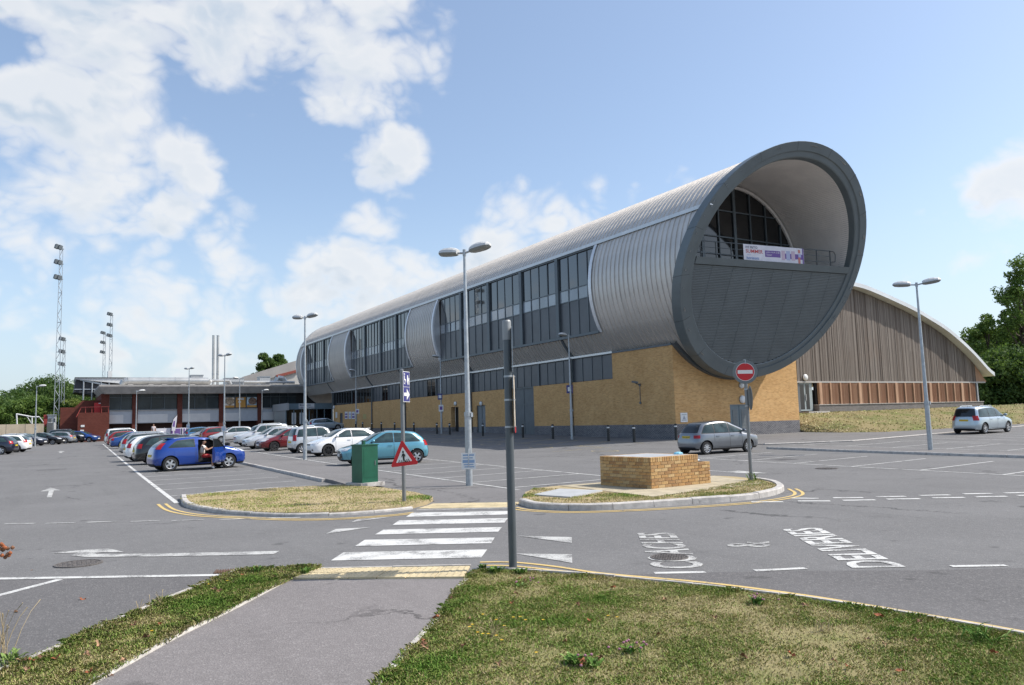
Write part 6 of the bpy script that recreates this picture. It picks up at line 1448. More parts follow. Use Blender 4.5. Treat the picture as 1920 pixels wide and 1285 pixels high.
            for x in hx:
                if doorcut and side == -1: continue
                mb = MB(); y_ = s.yside(x, .80); mb.box(x - .09, x + .09, side * y_ if side > 0 else -y_ - .028, side * y_ + .028 if side > 0 else -y_, s.belt - .14, s.belt - .11); mb.build('door_handle', trim or paint, root, local=True)
            x = s.L / 2 - s.F(s.belt + .06) - s.dA - .03; y_ = s.yside(x, s.belt + .05); mb = MB()
            prof = [(-.05, .06), (-.035, .085), (0, .095), (.05, .085), (.085, .04)]
            rows = [[(x + a_, side * (y_ + .13 + r_ * 1.15 * math.cos(t)), s.belt + .10 + r_ * .8 * math.sin(t)) for t in np.linspace(0, 2 * math.pi, 11)[:-1]] for a_, r_ in prof]
            for j in range(len(rows) - 1):
                for i in range(10): mb.quad(rows[j][i], rows[j][(i + 1) % 10], rows[j + 1][(i + 1) % 10], rows[j + 1][i])
            mb.poly(rows[0]); mb.poly(rows[-1]); mb.bar((x, side * (y_ - .01), s.belt + .06), (x, side * (y_ + .08), s.belt + .08), .05, .04)
            mb.build('door_mirror', trim or paint, root, local=True, smooth=True)
            def lamp(t0, t1, z0, z1, m, nm, skew=0., e=.007):
                def f(u, v):
                    t = t0 + (t1 - t0) * u; z = z0 + (z1 - z0) * v + skew * u; p_ = s.out(t, z); l_ = math.hypot(p_[0], p_[1]); return (p_[0] + e * math.copysign(min(1, abs(math.cos(t)) * 1.4), math.cos(t)), side * (abs(p_[1]) + e * abs(math.sin(t))), p_[2] + .003)
                s.patch(f, 9, 5).build(nm, m, root, local=True, smooth=True, fix=False)
            lamp(R_(9), R_(47), s.hl[0], s.hl[1], LAMPF, 'headlight', .03)
            lamp(math.pi - R_(46), math.pi - R_(14), s.tl[0], s.tl[1], LAMPR, 'tail_light')
            lamp(R_(12), R_(24), .34, .42, BLACK, 'fog_light')
        def fp(y0, y1, z0, z1, front, m, nm, e=.006, nu=10, nv=4):
            def f(u, v): y = y0 + (y1 - y0) * u; z = z0 + (z1 - z0) * v; return (s.xend(y, z, front) + (e if front else -e), y, z)
            return s.patch(f, nu, nv).build(nm, m, root, local=True, smooth=True, fix=False)
        fp(-.42, .42, s.clear + .06, s.clear + .19, True, BLACK, 'lower_grille'); fp(-.28, .28, s.hl[0] - .06, s.hl[0] + .01, True, BLACK, 'grille')
        if bumper:
            for fr_ in (True, False):
                fp(-.74, .74, .30, .52, fr_, bumper, 'bumper_insert')
        fp(-.6, .6, s.clear + .03, s.clear + .14, False, BLACK, 'rear_valance')
        mb = MB(); x = s.xend(0, .44, True); mb.box(x - .03, x + .014, -.26, .26, .39, .50); mb.build('number_plate', PLATEW, root, local=True)
        x = s.xend(0, s.plate + .05, False); mb = MB(); mb.box(x - .014, x + .03, -.26, .26, s.plate, s.plate + .11); pl_ = mb.build('number_plate', PLATEY, root, local=True)
        if plate_txt:
            mb = MB(); text_into(mb, plate_txt, lambda u, v: (x - .016, .23 - .46 * u, s.plate + .022 + .066 * v)); mb.build('plate_characters', BLKS, pl_, local=True, fix=False)
        if spoiler:
            mb = MB(); zsp = s.H - .085; xr0 = s.xend(0, zsp, False); mb.add([(xr0 + .18, -.52, zsp + .035), (xr0 + .18, .52, zsp + .035), (xr0 - .14, .46, zsp + .055), (xr0 - .14, -.46, zsp + .055), (xr0 + .14, -.52, zsp), (xr0 + .14, .52, zsp), (xr0 - .12, .46, zsp + .02), (xr0 - .12, -.46, zsp + .02)], [(0, 1, 2, 3), (4, 7, 6, 5), (0, 4, 5, 1), (1, 5, 6, 2), (2, 6, 7, 3), (3, 7, 4, 0)]); mb.build('spoiler', paint, root, local=True)
        if s.rails:
            for sd_ in (1, -1):
                mb = MB(); mb.path([(s.L / 2 - 2.05, sd_ * s.W * .31, s.H - .045), (s.L / 2 - 2.2, sd_ * s.W * .315, s.H + .02), (-s.L / 2 + .95, sd_ * s.W * .315, s.H + .02), (-s.L / 2 + .75, sd_ * s.W * .31, s.H - .06)], .022, 6); mb.build('roof_rail', GALV, root, local=True)
        mb = MB(); xa_ = -s.L / 2 + s.R(s.H - .05) + .25; mb.tube((xa_, 0, s.H - .05), (xa_ - .12, 0, s.H + .16), .006, n=5); mb.build('aerial', BLACK, root, local=True)
        make_wheels(root, s, rim, spokes)
        return body
WHEEL_ME = {}
def make_wheels(root, s, rim, spokes):
    key = (round(s.wr, 3), rim.name, spokes); wt = .195
    if key not in WHEEL_ME:
        r = s.wr; mb = MB(); mb.lathe([(r * .60, -wt / 2 + .01), (r * .68, -wt / 2), (r * .93, -wt / 2 + .01), (r, -wt / 2 + .04), (r, wt / 2 - .04), (r * .93, wt / 2 - .01), (r * .68, wt / 2), (r * .60, wt / 2 - .01)], 30, axis='y'); mb.lathe([(.001, -wt / 2 + .075), (r * .64, -wt / 2 + .07)], 30, axis='y'); tm = mb.mesh('tyre', smooth=True); tm.materials.append(RUBBER)
        mb = MB(); q = r * .655; y0 = -wt / 2
        mb.lathe([(q * .88, y0 + .06), (q * .90, y0 + .0), (q * .97, y0 - .006), (q, y0 + .012)], 30, axis='y'); mb.lathe([(.001, y0 + .0), (q * .15, y0 + .0), (q * .22, y0 + .03)], 14, axis='y')
        for k in range(spokes):
            a = 2 * math.pi * k / spokes; d_ = np.array((math.cos(a), 0, math.sin(a))); t = np.array((-math.sin(a), 0, math.cos(a))); w0, w1 = q * (.62 / spokes + .03), q * (.95 / spokes + .035)
            c0, c1 = d_ * q * .14, d_ * q * .93; f0_, f1_ = np.array((0, y0 + .004, 0)), np.array((0, y0 + .012, 0)); bk = np.array((0, .03, 0))
            vs_ = [c0 - t * w0 + f0_, c0 + t * w0 + f0_, c1 + t * w1 + f1_, c1 - t * w1 + f1_]; mb.add(vs_ + [v + bk for v in vs_], [(0, 1, 2, 3), (0, 4, 5, 1), (1, 5, 6, 2), (2, 6, 7, 3), (3, 7, 4, 0)])
        rm = mb.mesh('rim'); rm.materials.append(rim); WHEEL_ME[key] = (tm, rm)
    tm, rm = WHEEL_ME[key]
    for xw_ in s.xw:
        for side in (-1, 1):
            wv = mkobj('wheel', tm, root); wv.location = (xw_, side * (s.W / 2 * .985 - wt / 2 - .012), s.wr); wv.rotation_euler = (0, rnd.uniform(0, 6), 0 if side < 0 else math.pi); rr2 = mkobj('rim', rm, wv)
def place(root, X, Y, heading, label, scale=1.):
    root.location = (X, Y, terr(X, Y)); dx, dy = .4 * math.cos(heading), .4 * math.sin(heading)
    gx = (terr(X + dx, Y + dy) - terr(X - dx, Y - dy)) / .8; gy = (terr(X - dy, Y + dx) - terr(X + dy, Y - dx)) / .8
    root.rotation_euler = (math.atan(gy), -math.atan(gx), heading); root.scale = (scale,) * 3; root['label'] = label; root['category'] = 'car'
    if 'group' not in root: root['group'] = 'cars parked in the car park'
P_ = {n_: car_paint(n_, c, mt, rg) for n_, c, mt, rg in (('cobalt', (.004, .045, .28), .25, .22), ('aqua', (.12, .34, .43), .4, .25), ('white', (.80, .80, .80), 0., .22), ('silver', (.60, .61, .62), .45, .28), ('grey', (.36, .38, .40), .5, .28), ('ice', (.42, .50, .56), .6, .3), ('gunmetal', (.20, .215, .235), .6, .28), ('black', (.010, .010, .012), .2, .2), ('navy', (.012, .016, .035), .3, .22), ('maroon', (.16, .008, .012), .3, .25), ('red', (.30, .02, .018), .2, .25), ('blue', (.012, .07, .28), .3, .25), ('sky', (.09, .24, .42), .4, .25), ('darkgreen', (.010, .011, .012), .2, .18))}
DT = mat('dark_trim', (.03, .03, .032), .6)
specs = {
 'small3': Car(L=4.03, W=1.69, H=1.47, rear=[(.19, .14), (.29, .035), (.48, 0), (.70, .02), (.88, .06), (1.0, .12), (1.12, .23), (1.25, .41), (1.33, .55), (1.39, .74), (1.44, 1.15), (1.47, 1.75)], wb=2.51, fo=.85, wr=.315, belt=1.0, nose=.78, cowl=(1.02, 1.07), ws=(1.72, 1.41), roofx=1.9, dC=.48, tl=(.96, 1.22), hl=(.70, .86)),
 'soft3': Car(L=3.79, W=1.64, H=1.42, wb=2.47, fo=.72, wr=.29, belt=.91, nose=.70, cowl=(.92, .96), ws=(1.62, 1.33), roofx=2.0, dC=.36, tl=(.74, .97), hl=(.60, .73)),
 'sport3': Car(L=4.0, W=1.71, H=1.47, wb=2.51, fo=.83, wr=.325, belt=.98, nose=.74, cowl=(.90, 1.01), ws=(1.62, 1.37), roofx=1.95, tail='coupe', dC=.50, tl=(.88, 1.05), hl=(.68, .84), clear=.17),
 'monobox': Car(L=3.9, W=1.69, H=1.52, wb=2.5, fo=.83, wr=.30, belt=.94, nose=.76, cowl=(.68, 1.0), ws=(1.62, 1.43), roofx=2.05, doors=5, dC=.26, dA=.42, tl=(.74, .88), hl=(.68, .86), plate=.74),
 'mpv': Car(L=4.36, W=1.77, H=1.63, wb=2.75, fo=.86, wr=.325, belt=.98, nose=.77, cowl=(.88, 1.05), ws=(1.72, 1.52), roofx=2.25, doors=5, tail='upright', dC=.30, tl=(.80, 1.08), hl=(.68, .84), rails=True, plate=.76),
 'hatch5': Car(L=4.25, W=1.76, H=1.47, wb=2.58, fo=.86, wr=.32, belt=.94, nose=.73, cowl=(1.02, 1.0), ws=(1.78, 1.39), roofx=2.2, doors=5, dC=.34, tl=(.80, 1.02), hl=(.64, .78)),
 'suv': Car(L=4.45, W=1.80, H=1.70, wb=2.62, fo=.84, wr=.36, clear=.26, belt=1.08, nose=.90, cowl=(1.08, 1.15), ws=(1.74, 1.61), roofx=2.25, doors=5, tail='upright', dC=.30, tl=(.90, 1.22), hl=(.78, .95), rails=True, plate=.80),
 'tall5': Car(L=3.5, W=1.55, H=1.60, wb=2.38, fo=.62, wr=.28, belt=.97, nose=.78, cowl=(.72, 1.04), ws=(1.32, 1.50), roofx=1.8, doors=5, tail='upright', dC=.22, tl=(.74, 1.10), hl=(.66, .82), rails=True),
 'estate': Car(L=4.6, W=1.76, H=1.50, wb=2.68, fo=.88, wr=.32, belt=.94, nose=.73, cowl=(1.08, 1.0), ws=(1.84, 1.41), roofx=2.35, doors=5, tail='hatch', dC=.28, tl=(.78, 1.08), hl=(.64, .78), rails=True),
 'saloon': Car(L=4.5, W=1.74, H=1.44, wb=2.65, fo=.88, wr=.32, belt=.94, nose=.73, cowl=(1.1, 1.0), ws=(1.88, 1.36), roofx=2.3, doors=5, tail='saloon', dC=.28, tl=(.70, .90), hl=(.64, .76)),
}
PROTO = {}
def car(kind, X, Y, heading, paint, label, scale=1., **kw):
    key = (kind, tuple(sorted((k, getattr(v, 'name', str(v))) for k, v in kw.items())))
    if key not in PROTO:
        root = empty('parked_car', (0, 0, 0)); specs[kind].build(root, P_[paint], **kw); note_kids(root); PROTO[key] = (root, P_[paint])
    else:
        src, pm = PROTO[key]; root = copy_tree(src)
        for c in root.children_recursive:
            for sl_ in c.material_slots:
                if sl_.material == pm: sl_.link = 'OBJECT'; sl_.material = P_[paint]
    place(root, X, Y, heading, label, scale); return root
PI = math.pi
# --- left row, tails towards the aisle
blue_car = car('small3', 5.28, 36.15, R_(8), 'cobalt', 'cobalt blue hatchback with its driver door open and a person sitting in it', .95, doorcut=(-.18, 1.02, .32, 1.33), spoiler=True)
car('hatch5', 5.45, 43.2, R_(3), 'darkgreen', 'black hatchback parked next beyond the blue hatchback with the open door', spokes=7, rearglass=CARGLASSD)
car('soft3', 5.12, 47.6, R_(3), 'white', 'white small hatchback in the left row beyond the black hatchback', rearglass=CARGLASSD)
car('estate', 5.9, 57.2, R_(2), 'grey', 'silver grey estate in the left row beyond the white hatchback')
car('saloon', 6.3, 76.5, R_(2), 'blue', 'bright blue saloon in the far left row')
car('hatch5', 6.3, 84.0, R_(2), 'red', 'red hatchback in the far left row, mostly hidden by the blue saloon')
car('suv', 6.6, 92.0, R_(2), 'white', 'white off-roader at the far end of the left row')
car('hatch5', 6.45, 66.2, R_(2), 'sky', 'blue hatchback half hidden in the left row behind the black hatchback roof')
# --- middle row
car('soft3', 12.25, 32.25, PI - R_(9), 'aqua', 'turquoise hatchback behind the green cabinet', rim=ALLOY, trim=None, bumper=DT)
car('sport3', 13.75, 42.3, PI + R_(4), 'white', 'white sporty hatchback with black wheels beside the lamp column', rim=BLKALLOY, spokes=7, spoiler=True)
car('tall5', 14.05, 48.3, R_(4), 'silver', 'small tall silver hatchback parked tail first next to the white sporty one')
car('hatch5', 13.75, 53.9, PI + R_(4), 'maroon', 'dark red hatchback in the middle row', rim=DT, spokes=6)
car('estate', 14.1, 59.3, PI + R_(4), 'silver', 'silver estate half hidden behind the dark red hatchback')
car('suv', 14.75, 66.4, PI + R_(4), 'silver', 'silver off-roader in the middle row')
car('hatch5', 15.0, 80.5, PI + R_(4), 'silver', 'pale silver hatchback by the far lamp column of the middle row', spokes=9)
car('hatch5', 15.2, 87.5, R_(3), 'red', 'red hatchback parked tail first in the far middle row')
car('hatch5', 14.6, 92.5, PI + R_(3), 'grey', 'dark grey hatchback in the far middle row')
car('hatch5', 15.0, 98.0, R_(3), 'sky', 'light blue hatchback tail first at the far end of the middle row')
# --- singles
car('monobox', 25.15, 25.35, R_(-3), 'gunmetal', 'silver compact hatchback in front of the brick end wall', .93, spokes=9, plate_txt='GL10 NFW', rearglass=CARGLASSD)
car('mpv', 47.2, 26.1, R_(3), 'ice', 'pale blue people carrier by the grass bank on the far right', .97, rearglass=CARGLASSD)
car('hatch5', 27.6, 91.6, R_(0), 'ice', 'pale grey hatchback waiting in front of the entrance')
# --- far left group
def fcar(kind, px_, Y, hd, paint, lb):
    X = onY(px_, 815, Y)[0]; car(kind, X, Y, hd, paint, lb)
fcar('hatch5', 17, 98, R_(160), 'silver', 'silver hatchback at the left edge with its tail to the right')
fcar('saloon', 47, 103, R_(-28), 'navy', 'dark saloon facing right, second in the far left line')
fcar('saloon', 82, 107, R_(-24), 'black', 'long black saloon facing right in the middle of the far left line')
fcar('hatch5', 106, 111.5, R_(158), 'grey', 'silver hatchback tail right behind the long black saloon')
fcar('suv', 127, 115, R_(-26), 'black', 'black off-roader facing right near the brick stair wall')
fcar('hatch5', 153, 115, R_(-24), 'blue', 'bright blue hatchback against the red brick stair wall')
fcar('hatch5', 4, 78, R_(165), 'white', 'white hatchback cut off by the left edge of the picture')
fcar('hatch5', -26, 73, R_(165), 'navy', 'dark hatchback at the left edge in front of the white one')
# ---- open door, seat and steering wheel of the blue car
S3 = specs['small3']
def inner(mb, nm, m, smooth=False): return mb.build(nm, m, blue_car, local=True, smooth=smooth)
hx, hy = 1.0, -S3.yside(1.0, .7) + .0
ph_ = R_(50); mb = MB(); Ld = 1.17
def dpt(l, z, o_): # along leaf from hinge, height, outward
    return (hx - math.cos(ph_) * l + math.sin(ph_) * o_, hy - math.sin(ph_) * l - math.cos(ph_) * o_, z)
prof = [(.32, -.045), (.40, .0), (.58, .018), (.75, .012), (.92, -.02), (.975, -.04)]
for (z0, o0), (z1, o1) in zip(prof[:-1], prof[1:]):
    mb.quad(dpt(0, z0, o0), dpt(Ld, z0, o0), dpt(Ld, z1, o1), dpt(0, z1, o1), 0); mb.quad(dpt(0, z0, -.11), dpt(Ld, z0, -.11), dpt(Ld, z1, -.11), dpt(0, z1, -.11), 1)
for l in (0, Ld): mb.poly([dpt(l, z, o_) for z, o_ in prof] + [dpt(l, z, -.11) for z, o_ in prof[::-1]], 0)
mb.quad(dpt(0, .975, -.04), dpt(Ld, .975, -.04), dpt(Ld, .975, -.11), dpt(0, .975, -.11), 1)
dr = inner(mb, 'open_door', [P_['cobalt'], BLACK])
mb = MB(); fr_ = [(.02, .98), (.60, 1.33), (1.08, 1.33), (1.15, .98)]
for a, b in zip(fr_[:-1], fr_[1:]): mb.bar(dpt(a[0], a[1], -.07 - .1 * (a[1] - .98)), dpt(b[0], b[1], -.07 - .1 * (b[1] - .98)), .04, .04)
mb.build('window_frame', BLACK, dr, local=True)
mb = MB(); mb.poly([dpt(l, z, -.075 - .1 * (z - .98)) for l, z in fr_]); mb.build('door_glass', CARGLASSD, dr, local=True)
mb = MB(); q = [dpt(.06, 1.02, .05), dpt(.06, 1.14, .05), dpt(.06, 1.14, .22), dpt(.06, 1.02, .22)]; mb.obox(dpt(.08, 1.07, .12), np.array(dpt(.12, 0, 0)) - np.array(dpt(.04, 0, 0)), np.array(dpt(0, 0, .09)) - np.array(dpt(0, 0, 0)), (0, 0, .065)); mb.build('door_mirror', BLACK, dr, local=True)
mb = MB(); mb.obox((.10, -.42, .44), (.26, 0, .02), (0, .23, 0), (-.01, 0, .09)); mb.obox((-.19, -.42, .80), (.065, 0, .02), (0, .23, 0), (-.10, 0, .34)); mb.obox((-.33, -.42, 1.22), (.04, 0, 0), (0, .12, 0), (-.02, 0, .09)); inner(mb, 'driver_seat', SEATM)
mb = MB(); c = np.array((.62, -.40, .86)); ax = np.array((.35, 0, -.94)); up_ = np.array((.94, 0, .35)); n = 16
pts = [c + .18 * (np.array((0, 1, 0)) * math.cos(2 * PI * k / n) + up_ * 0 + np.array((.35, 0, .94)) * math.sin(2 * PI * k / n)) for k in range(n + 1)]
mb.path(pts, .014, 6); mb.bar(pts[0], pts[n // 2], .03, .02); mb.bar(c, c + np.array((.3, 0, -.12)), .05); inner(mb, 'steering_wheel', BLACK)

# ================================================================== PEOPLE
SKIN = mat('skin', (.42, .24, .165), .55, var=.06, vscale=9); TEE = mat('white_tee', (.70, .68, .66), .85, var=.04); SHORT = mat('red_shorts', (.42, .03, .035), .85, var=.08); HAIR = mat('dark_hair', (.02, .015, .012), .7, var=.3, vscale=30); SOCK = mat('white_sock', (.65, .64, .62), .9)
def skin_mesh(name, chains, m, parent, sub=2, root0=0):
    """chains: list of (points, radii); first points that coincide are merged so that limbs grow from the trunk"""
    vs_, es, rs, idx = [], [], [], {}
    for pts, rad in chains:
        last = None
        for p, r in zip(pts, rad):
            k = tuple(round(float(c), 4) for c in p)
            if k not in idx: idx[k] = len(vs_); vs_.append(k); rs.append(r if hasattr(r, '__len__') else (r, r))
            if last is not None and last != idx[k]: es.append((last, idx[k]))
            last = idx[k]
    me = bpy.data.meshes.new(name); me.from_pydata(vs_, es, []); o = bpy.data.objects.new(name, me); col.objects.link(o); md = o.modifiers.new('s', 'SKIN'); md.use_smooth_shade = True
    for i, r in enumerate(rs): me.skin_vertices[0].data[i].radius = r; me.skin_vertices[0].data[i].use_root = (i == root0)
    o.modifiers.new('d', 'SUBSURF').levels = sub; dg = bpy.context.evaluated_depsgraph_get(); ev_ = bpy.data.meshes.new_from_object(o.evaluated_get(dg)); bpy.data.objects.remove(o)
    ev_.polygons.foreach_set('use_smooth', [True] * len(ev_.polygons)); ev_.materials.clear(); ev_.materials.append(m); return mkobj(name, ev_, parent)
# sitting driver, turned out towards the open door; local frame of the blue car
M_ = lambda p: np.array(p, float)
ps = empty('person', (0, 0, 0), 0, 'person in white tee and red shorts sitting sideways in the blue car', 'person')
ps.scale = (.95,) * 3; ps.location = blue_car.location; ps.rotation_euler = blue_car.rotation_euler
hip = M_((.08, -.48, .60)); chest = M_((.06, -.52, .93)); neck = M_((.09, -.54, 1.07)); sh = .17
head0, head1 = M_((.12, -.56, 1.14)), M_((.15, -.58, 1.25))
tx = M_((.80, -.6, 0)); rt_ = M_((.6, .8, 0))         # facing forward-outward
RS, LS = neck + M_((-.05, -.14, -.05)), neck + M_((.07, .13, -.05))
RH, LH = hip + M_((-.02, -.09, -.02)), hip + M_((.05, .09, -.02))
RK, RA = M_((.44, -.78, .60)), M_((.40, -.92, .12)); LK, LA = M_((.56, -.70, .56)), M_((.62, -.90, .30))
RE, RW = M_((.20, -.74, .84)), M_((.42, -.74, .93)); LE, LW = M_((.34, -.46, .86)), M_((.46, -.66, .95))
chains = [([hip, (hip + chest) / 2, chest, neck, head0], [.12, .115, .125, .055, .06]), ([head0, (head0 + head1) / 2 + M_((0, 0, .01)), head1], [.06, .085, .078]),
          ([chest, RS, RE, RW, RW + M_((.06, .02, .02))], [.125, .055, .042, .030, .032]), ([chest, LS, LE, LW, LW + M_((.05, -.03, .02))], [.125, .055, .042, .030, .032]),
          ([hip, RH, RK, RA, RA + M_((.0, 0, -.05))], [.12, .088, .060, .038, .04]), ([RA + M_((.0, 0, -.05)), M_((.46, -.98, .05))], [.04, .034]), ([hip, LH, LK, LA], [.12, .088, .060, .038]), ([LA, LA + M_((.10, -.08, -.03))], [.038, .034])]
body = skin_mesh('body', chains, SKIN, ps)
skin_mesh('tee_shirt', [([hip + M_((0, 0, .06)), (hip + chest) / 2, chest, neck + M_((0, 0, -.05))], [.135, .130, .138, .075]), ([chest, RS, (RS + RE * 1.2) / 2.2], [.138, .07, .062]), ([chest, LS, (LS + LE * 1.2) / 2.2], [.138, .07, .062])], TEE, ps)
skin_mesh('shorts', [([hip + M_((0, 0, .08)), hip], [.130, .135]), ([hip, RH, RH + (RK - RH) * .86], [.135, .10, .085]), ([hip, LH, LH + (LK - LH) * .86], [.135, .10, .085])], SHORT, ps)
skin_mesh('hair', [([head1 + M_((-.035, .02, -.03)), head1 + M_((-.01, .005, .025)), head1 + M_((.035, -.03, .03))], [.07, .082, .06])], HAIR, ps, 2)
mb = MB(); fd = M_((.62, -.78, 0)); sdv = M_((.78, .62, 0)); hc = head1 + fd * .083 + M_((0, 0, -.05))
mb.add([hc + M_((0, 0, .03)), hc + sdv * .014 + M_((0, 0, -.012)), hc - sdv * .014 + M_((0, 0, -.012)), hc + fd * .024 + M_((0, 0, -.008))], [(0, 1, 3), (0, 3, 2), (1, 2, 3)]); mb.build('nose', SKIN, ps, local=True)
mb = MB(); [mb.obox(hc + sdv * s_ * .032 + M_((0, 0, .03)), sdv * .012, fd * .006, (0, 0, .006)) for s_ in (-1, 1)]; mb.obox(hc + M_((0, 0, -.045)), sdv * .022, fd * .006, (0, 0, .004)); mb.build('eyes_and_mouth', HAIR, ps, local=True)
for wv, d_ in ((RW, M_((.06, .02, .02))), (LW, M_((.05, -.03, .02)))):
    d_ = d_ / np.linalg.norm(d_); s_ = np.cross(d_, (0, 0, 1)); s_ /= np.linalg.norm(s_); palm = wv + d_ * .08; ch = []
    for k in range(4): b = palm + s_ * (.027 - .018 * k); ln = (.05, .058, .054, .042)[k]; ch.append(([b - d_ * .02, b + d_ * ln * .6 + M_((0, 0, .008)), b + d_ * ln * .8 + M_((0, 0, .035))], [.0095, .009, .008]))
    ch.append(([palm - d_ * .05 + s_ * .025, palm - d_ * .01 + s_ * .045 + M_((0, 0, .02)), palm + d_ * .02 + s_ * .035 + M_((0, 0, .04))], [.011, .010, .008]))
    for c in ch: skin_mesh('finger', [c], SKIN, ps, 1)
for a, b in ((RA + M_((0, 0, .02)), M_((.47, -.99, .045))), (LA, LA + M_((.13, -.10, -.04)))): skin_mesh('shoe', [([a + M_((0, 0, -.0)), a + M_((0, 0, -.06)), b], [.044, .046, .038])], SOCK, ps, 2)
ph = MB(); c = (RW + LW) / 2 + M_((.10, -.02, .07)); ph.obox(c, (.035, .01, 0), (.0, .004, .0), (.0, .0, .065)); tag(ph.build('mobile_phone', BLACK), 'dark mobile phone held by the person in the blue car', 'phone')
pho = bpy.data.objects[[o.name for o in bpy.data.objects if o.name.startswith('mobile_phone')][0]]; pho.scale = (.95,) * 3; pho.location = blue_car.location; pho.rotation_euler = blue_car.rotation_euler
# far person by the event banner
q = onY(288, 800, 108.); X, Y = q[0], 108.; g = terr(X, Y)
p2 = empty('person', (X, Y, g), 0, 'person in a pale top standing behind the parked cars by the banner', 'person')
z = lambda h, dx=0., dy=0.: M_((dx, dy, h))
top_ = q[2] + .35 - g; k = top_ / 1.75
chains = [([z(.95 * k), z(1.2 * k), z(1.40 * k), z(1.50 * k), z(1.54 * k)], [.13, .125, .13, .06, .06]), ([z(1.54 * k), z(1.62 * k, 0, -.01), z(1.68 * k)], [.06, .085, .075])]
for s_ in (-1, 1):
    chains.append(([z(1.40 * k), z(1.42 * k, s_ * .18), z(1.15 * k, s_ * .24), z(.92 * k, s_ * .22, -.08), z(.84 * k, s_ * .22, -.10)], [.13, .06, .045, .035, .035])); chains.append(([z(.95 * k), z(.88 * k, s_ * .09), z(.48 * k, s_ * .11), z(.09 * k, s_ * .12), z(.04, s_ * .13, -.12)], [.13, .09, .06, .04, .035]))
skin_mesh('body', chains, SKIN, p2)
skin_mesh('top', [([z(.93 * k), z(1.2 * k), z(1.40 * k), z(1.47 * k)], [.145, .14, .145, .08])] + [([z(1.40 * k), z(1.42 * k, s_ * .18), z(1.25 * k, s_ * .22)], [.145, .075, .065]) for s_ in (-1, 1)], mat('pale_top', (.6, .52, .52), .85), p2)
skin_mesh('trousers', [([z(.98 * k), z(.93 * k)], [.14, .145])] + [([z(.93 * k), z(.88 * k, s_ * .09), z(.48 * k, s_ * .11), z(.12 * k, s_ * .12)], [.145, .10, .075, .06]) for s_ in (-1, 1)], NAVY, p2)
skin_mesh('hair', [([z(1.66 * k, 0, .03), z(1.72 * k), ], [.08, .07])], mat('brown_hair', (.09, .05, .03), .8), p2, 2)

# ================================================================== TREES
def leaf_mat(name, c, c2):
    m = bpy.data.materials.new(name); m.use_nodes = True; t = m.node_tree; b = t.nodes['Principled BSDF']; out = t.nodes['Material Output']
    at_ = N(t, 'ShaderNodeAttribute', attribute_name='tone'); cc_ = MIXC(t, at_.outputs['Fac'], c, c2); t.links.new(cc_, b.inputs['Base Color']); b.inputs['Roughness'].default_value = .6; b.inputs['Specular IOR Level'].default_value = .25
    tr = N(t, 'ShaderNodeBsdfTranslucent'); t.links.new(MIXC(t, .5, cc_, (.10, .16, .02)), tr.inputs[0]); mx = N(t, 'ShaderNodeMixShader'); mx.inputs[0].default_value = .45; t.links.new(b.outputs[0], mx.inputs[1]); t.links.new(tr.outputs[0], mx.inputs[2]); t.links.new(mx.outputs[0], out.inputs[0]); MATS[name] = m; return m
LEAFA = leaf_mat('leaves_mid_green', (.065, .125, .025), (.19, .28, .065)); LEAFB = leaf_mat('leaves_dark_green', (.042, .090, .024), (.13, .20, .05)); LEAFC = leaf_mat('leaves_yellow_green', (.11, .16, .035), (.28, .33, .085))
BARK = mat('bark', (.085, .065, .05), .95, var=.3, vscale=6, bump=.8, bscale=18)
def quads_mesh(name, C, A, B, tone, m):
    """C centres, A and B half axes (n,3): one pointed leaf (two triangles) each"""
    n = len(C); v = np.empty((n, 4, 3)); v[:, 0] = C - A; v[:, 1] = C + B; v[:, 2] = C + A; v[:, 3] = C - B
    me = bpy.data.meshes.new(name); me.vertices.add(n * 4); me.vertices.foreach_set('co', v.reshape(-1).astype(np.float32)); me.loops.add(n * 4); me.loops.foreach_set('vertex_index', np.arange(n * 4, dtype=np.int32)); me.polygons.add(n)
    me.polygons.foreach_set('loop_start', np.arange(0, n * 4, 4, dtype=np.int32)); me.update(calc_edges=True); a = me.attributes.new('tone', 'FLOAT', 'FACE'); a.data.foreach_set('value', np.clip(tone, 0, 1).astype(np.float32)); me.materials.append(m); return me
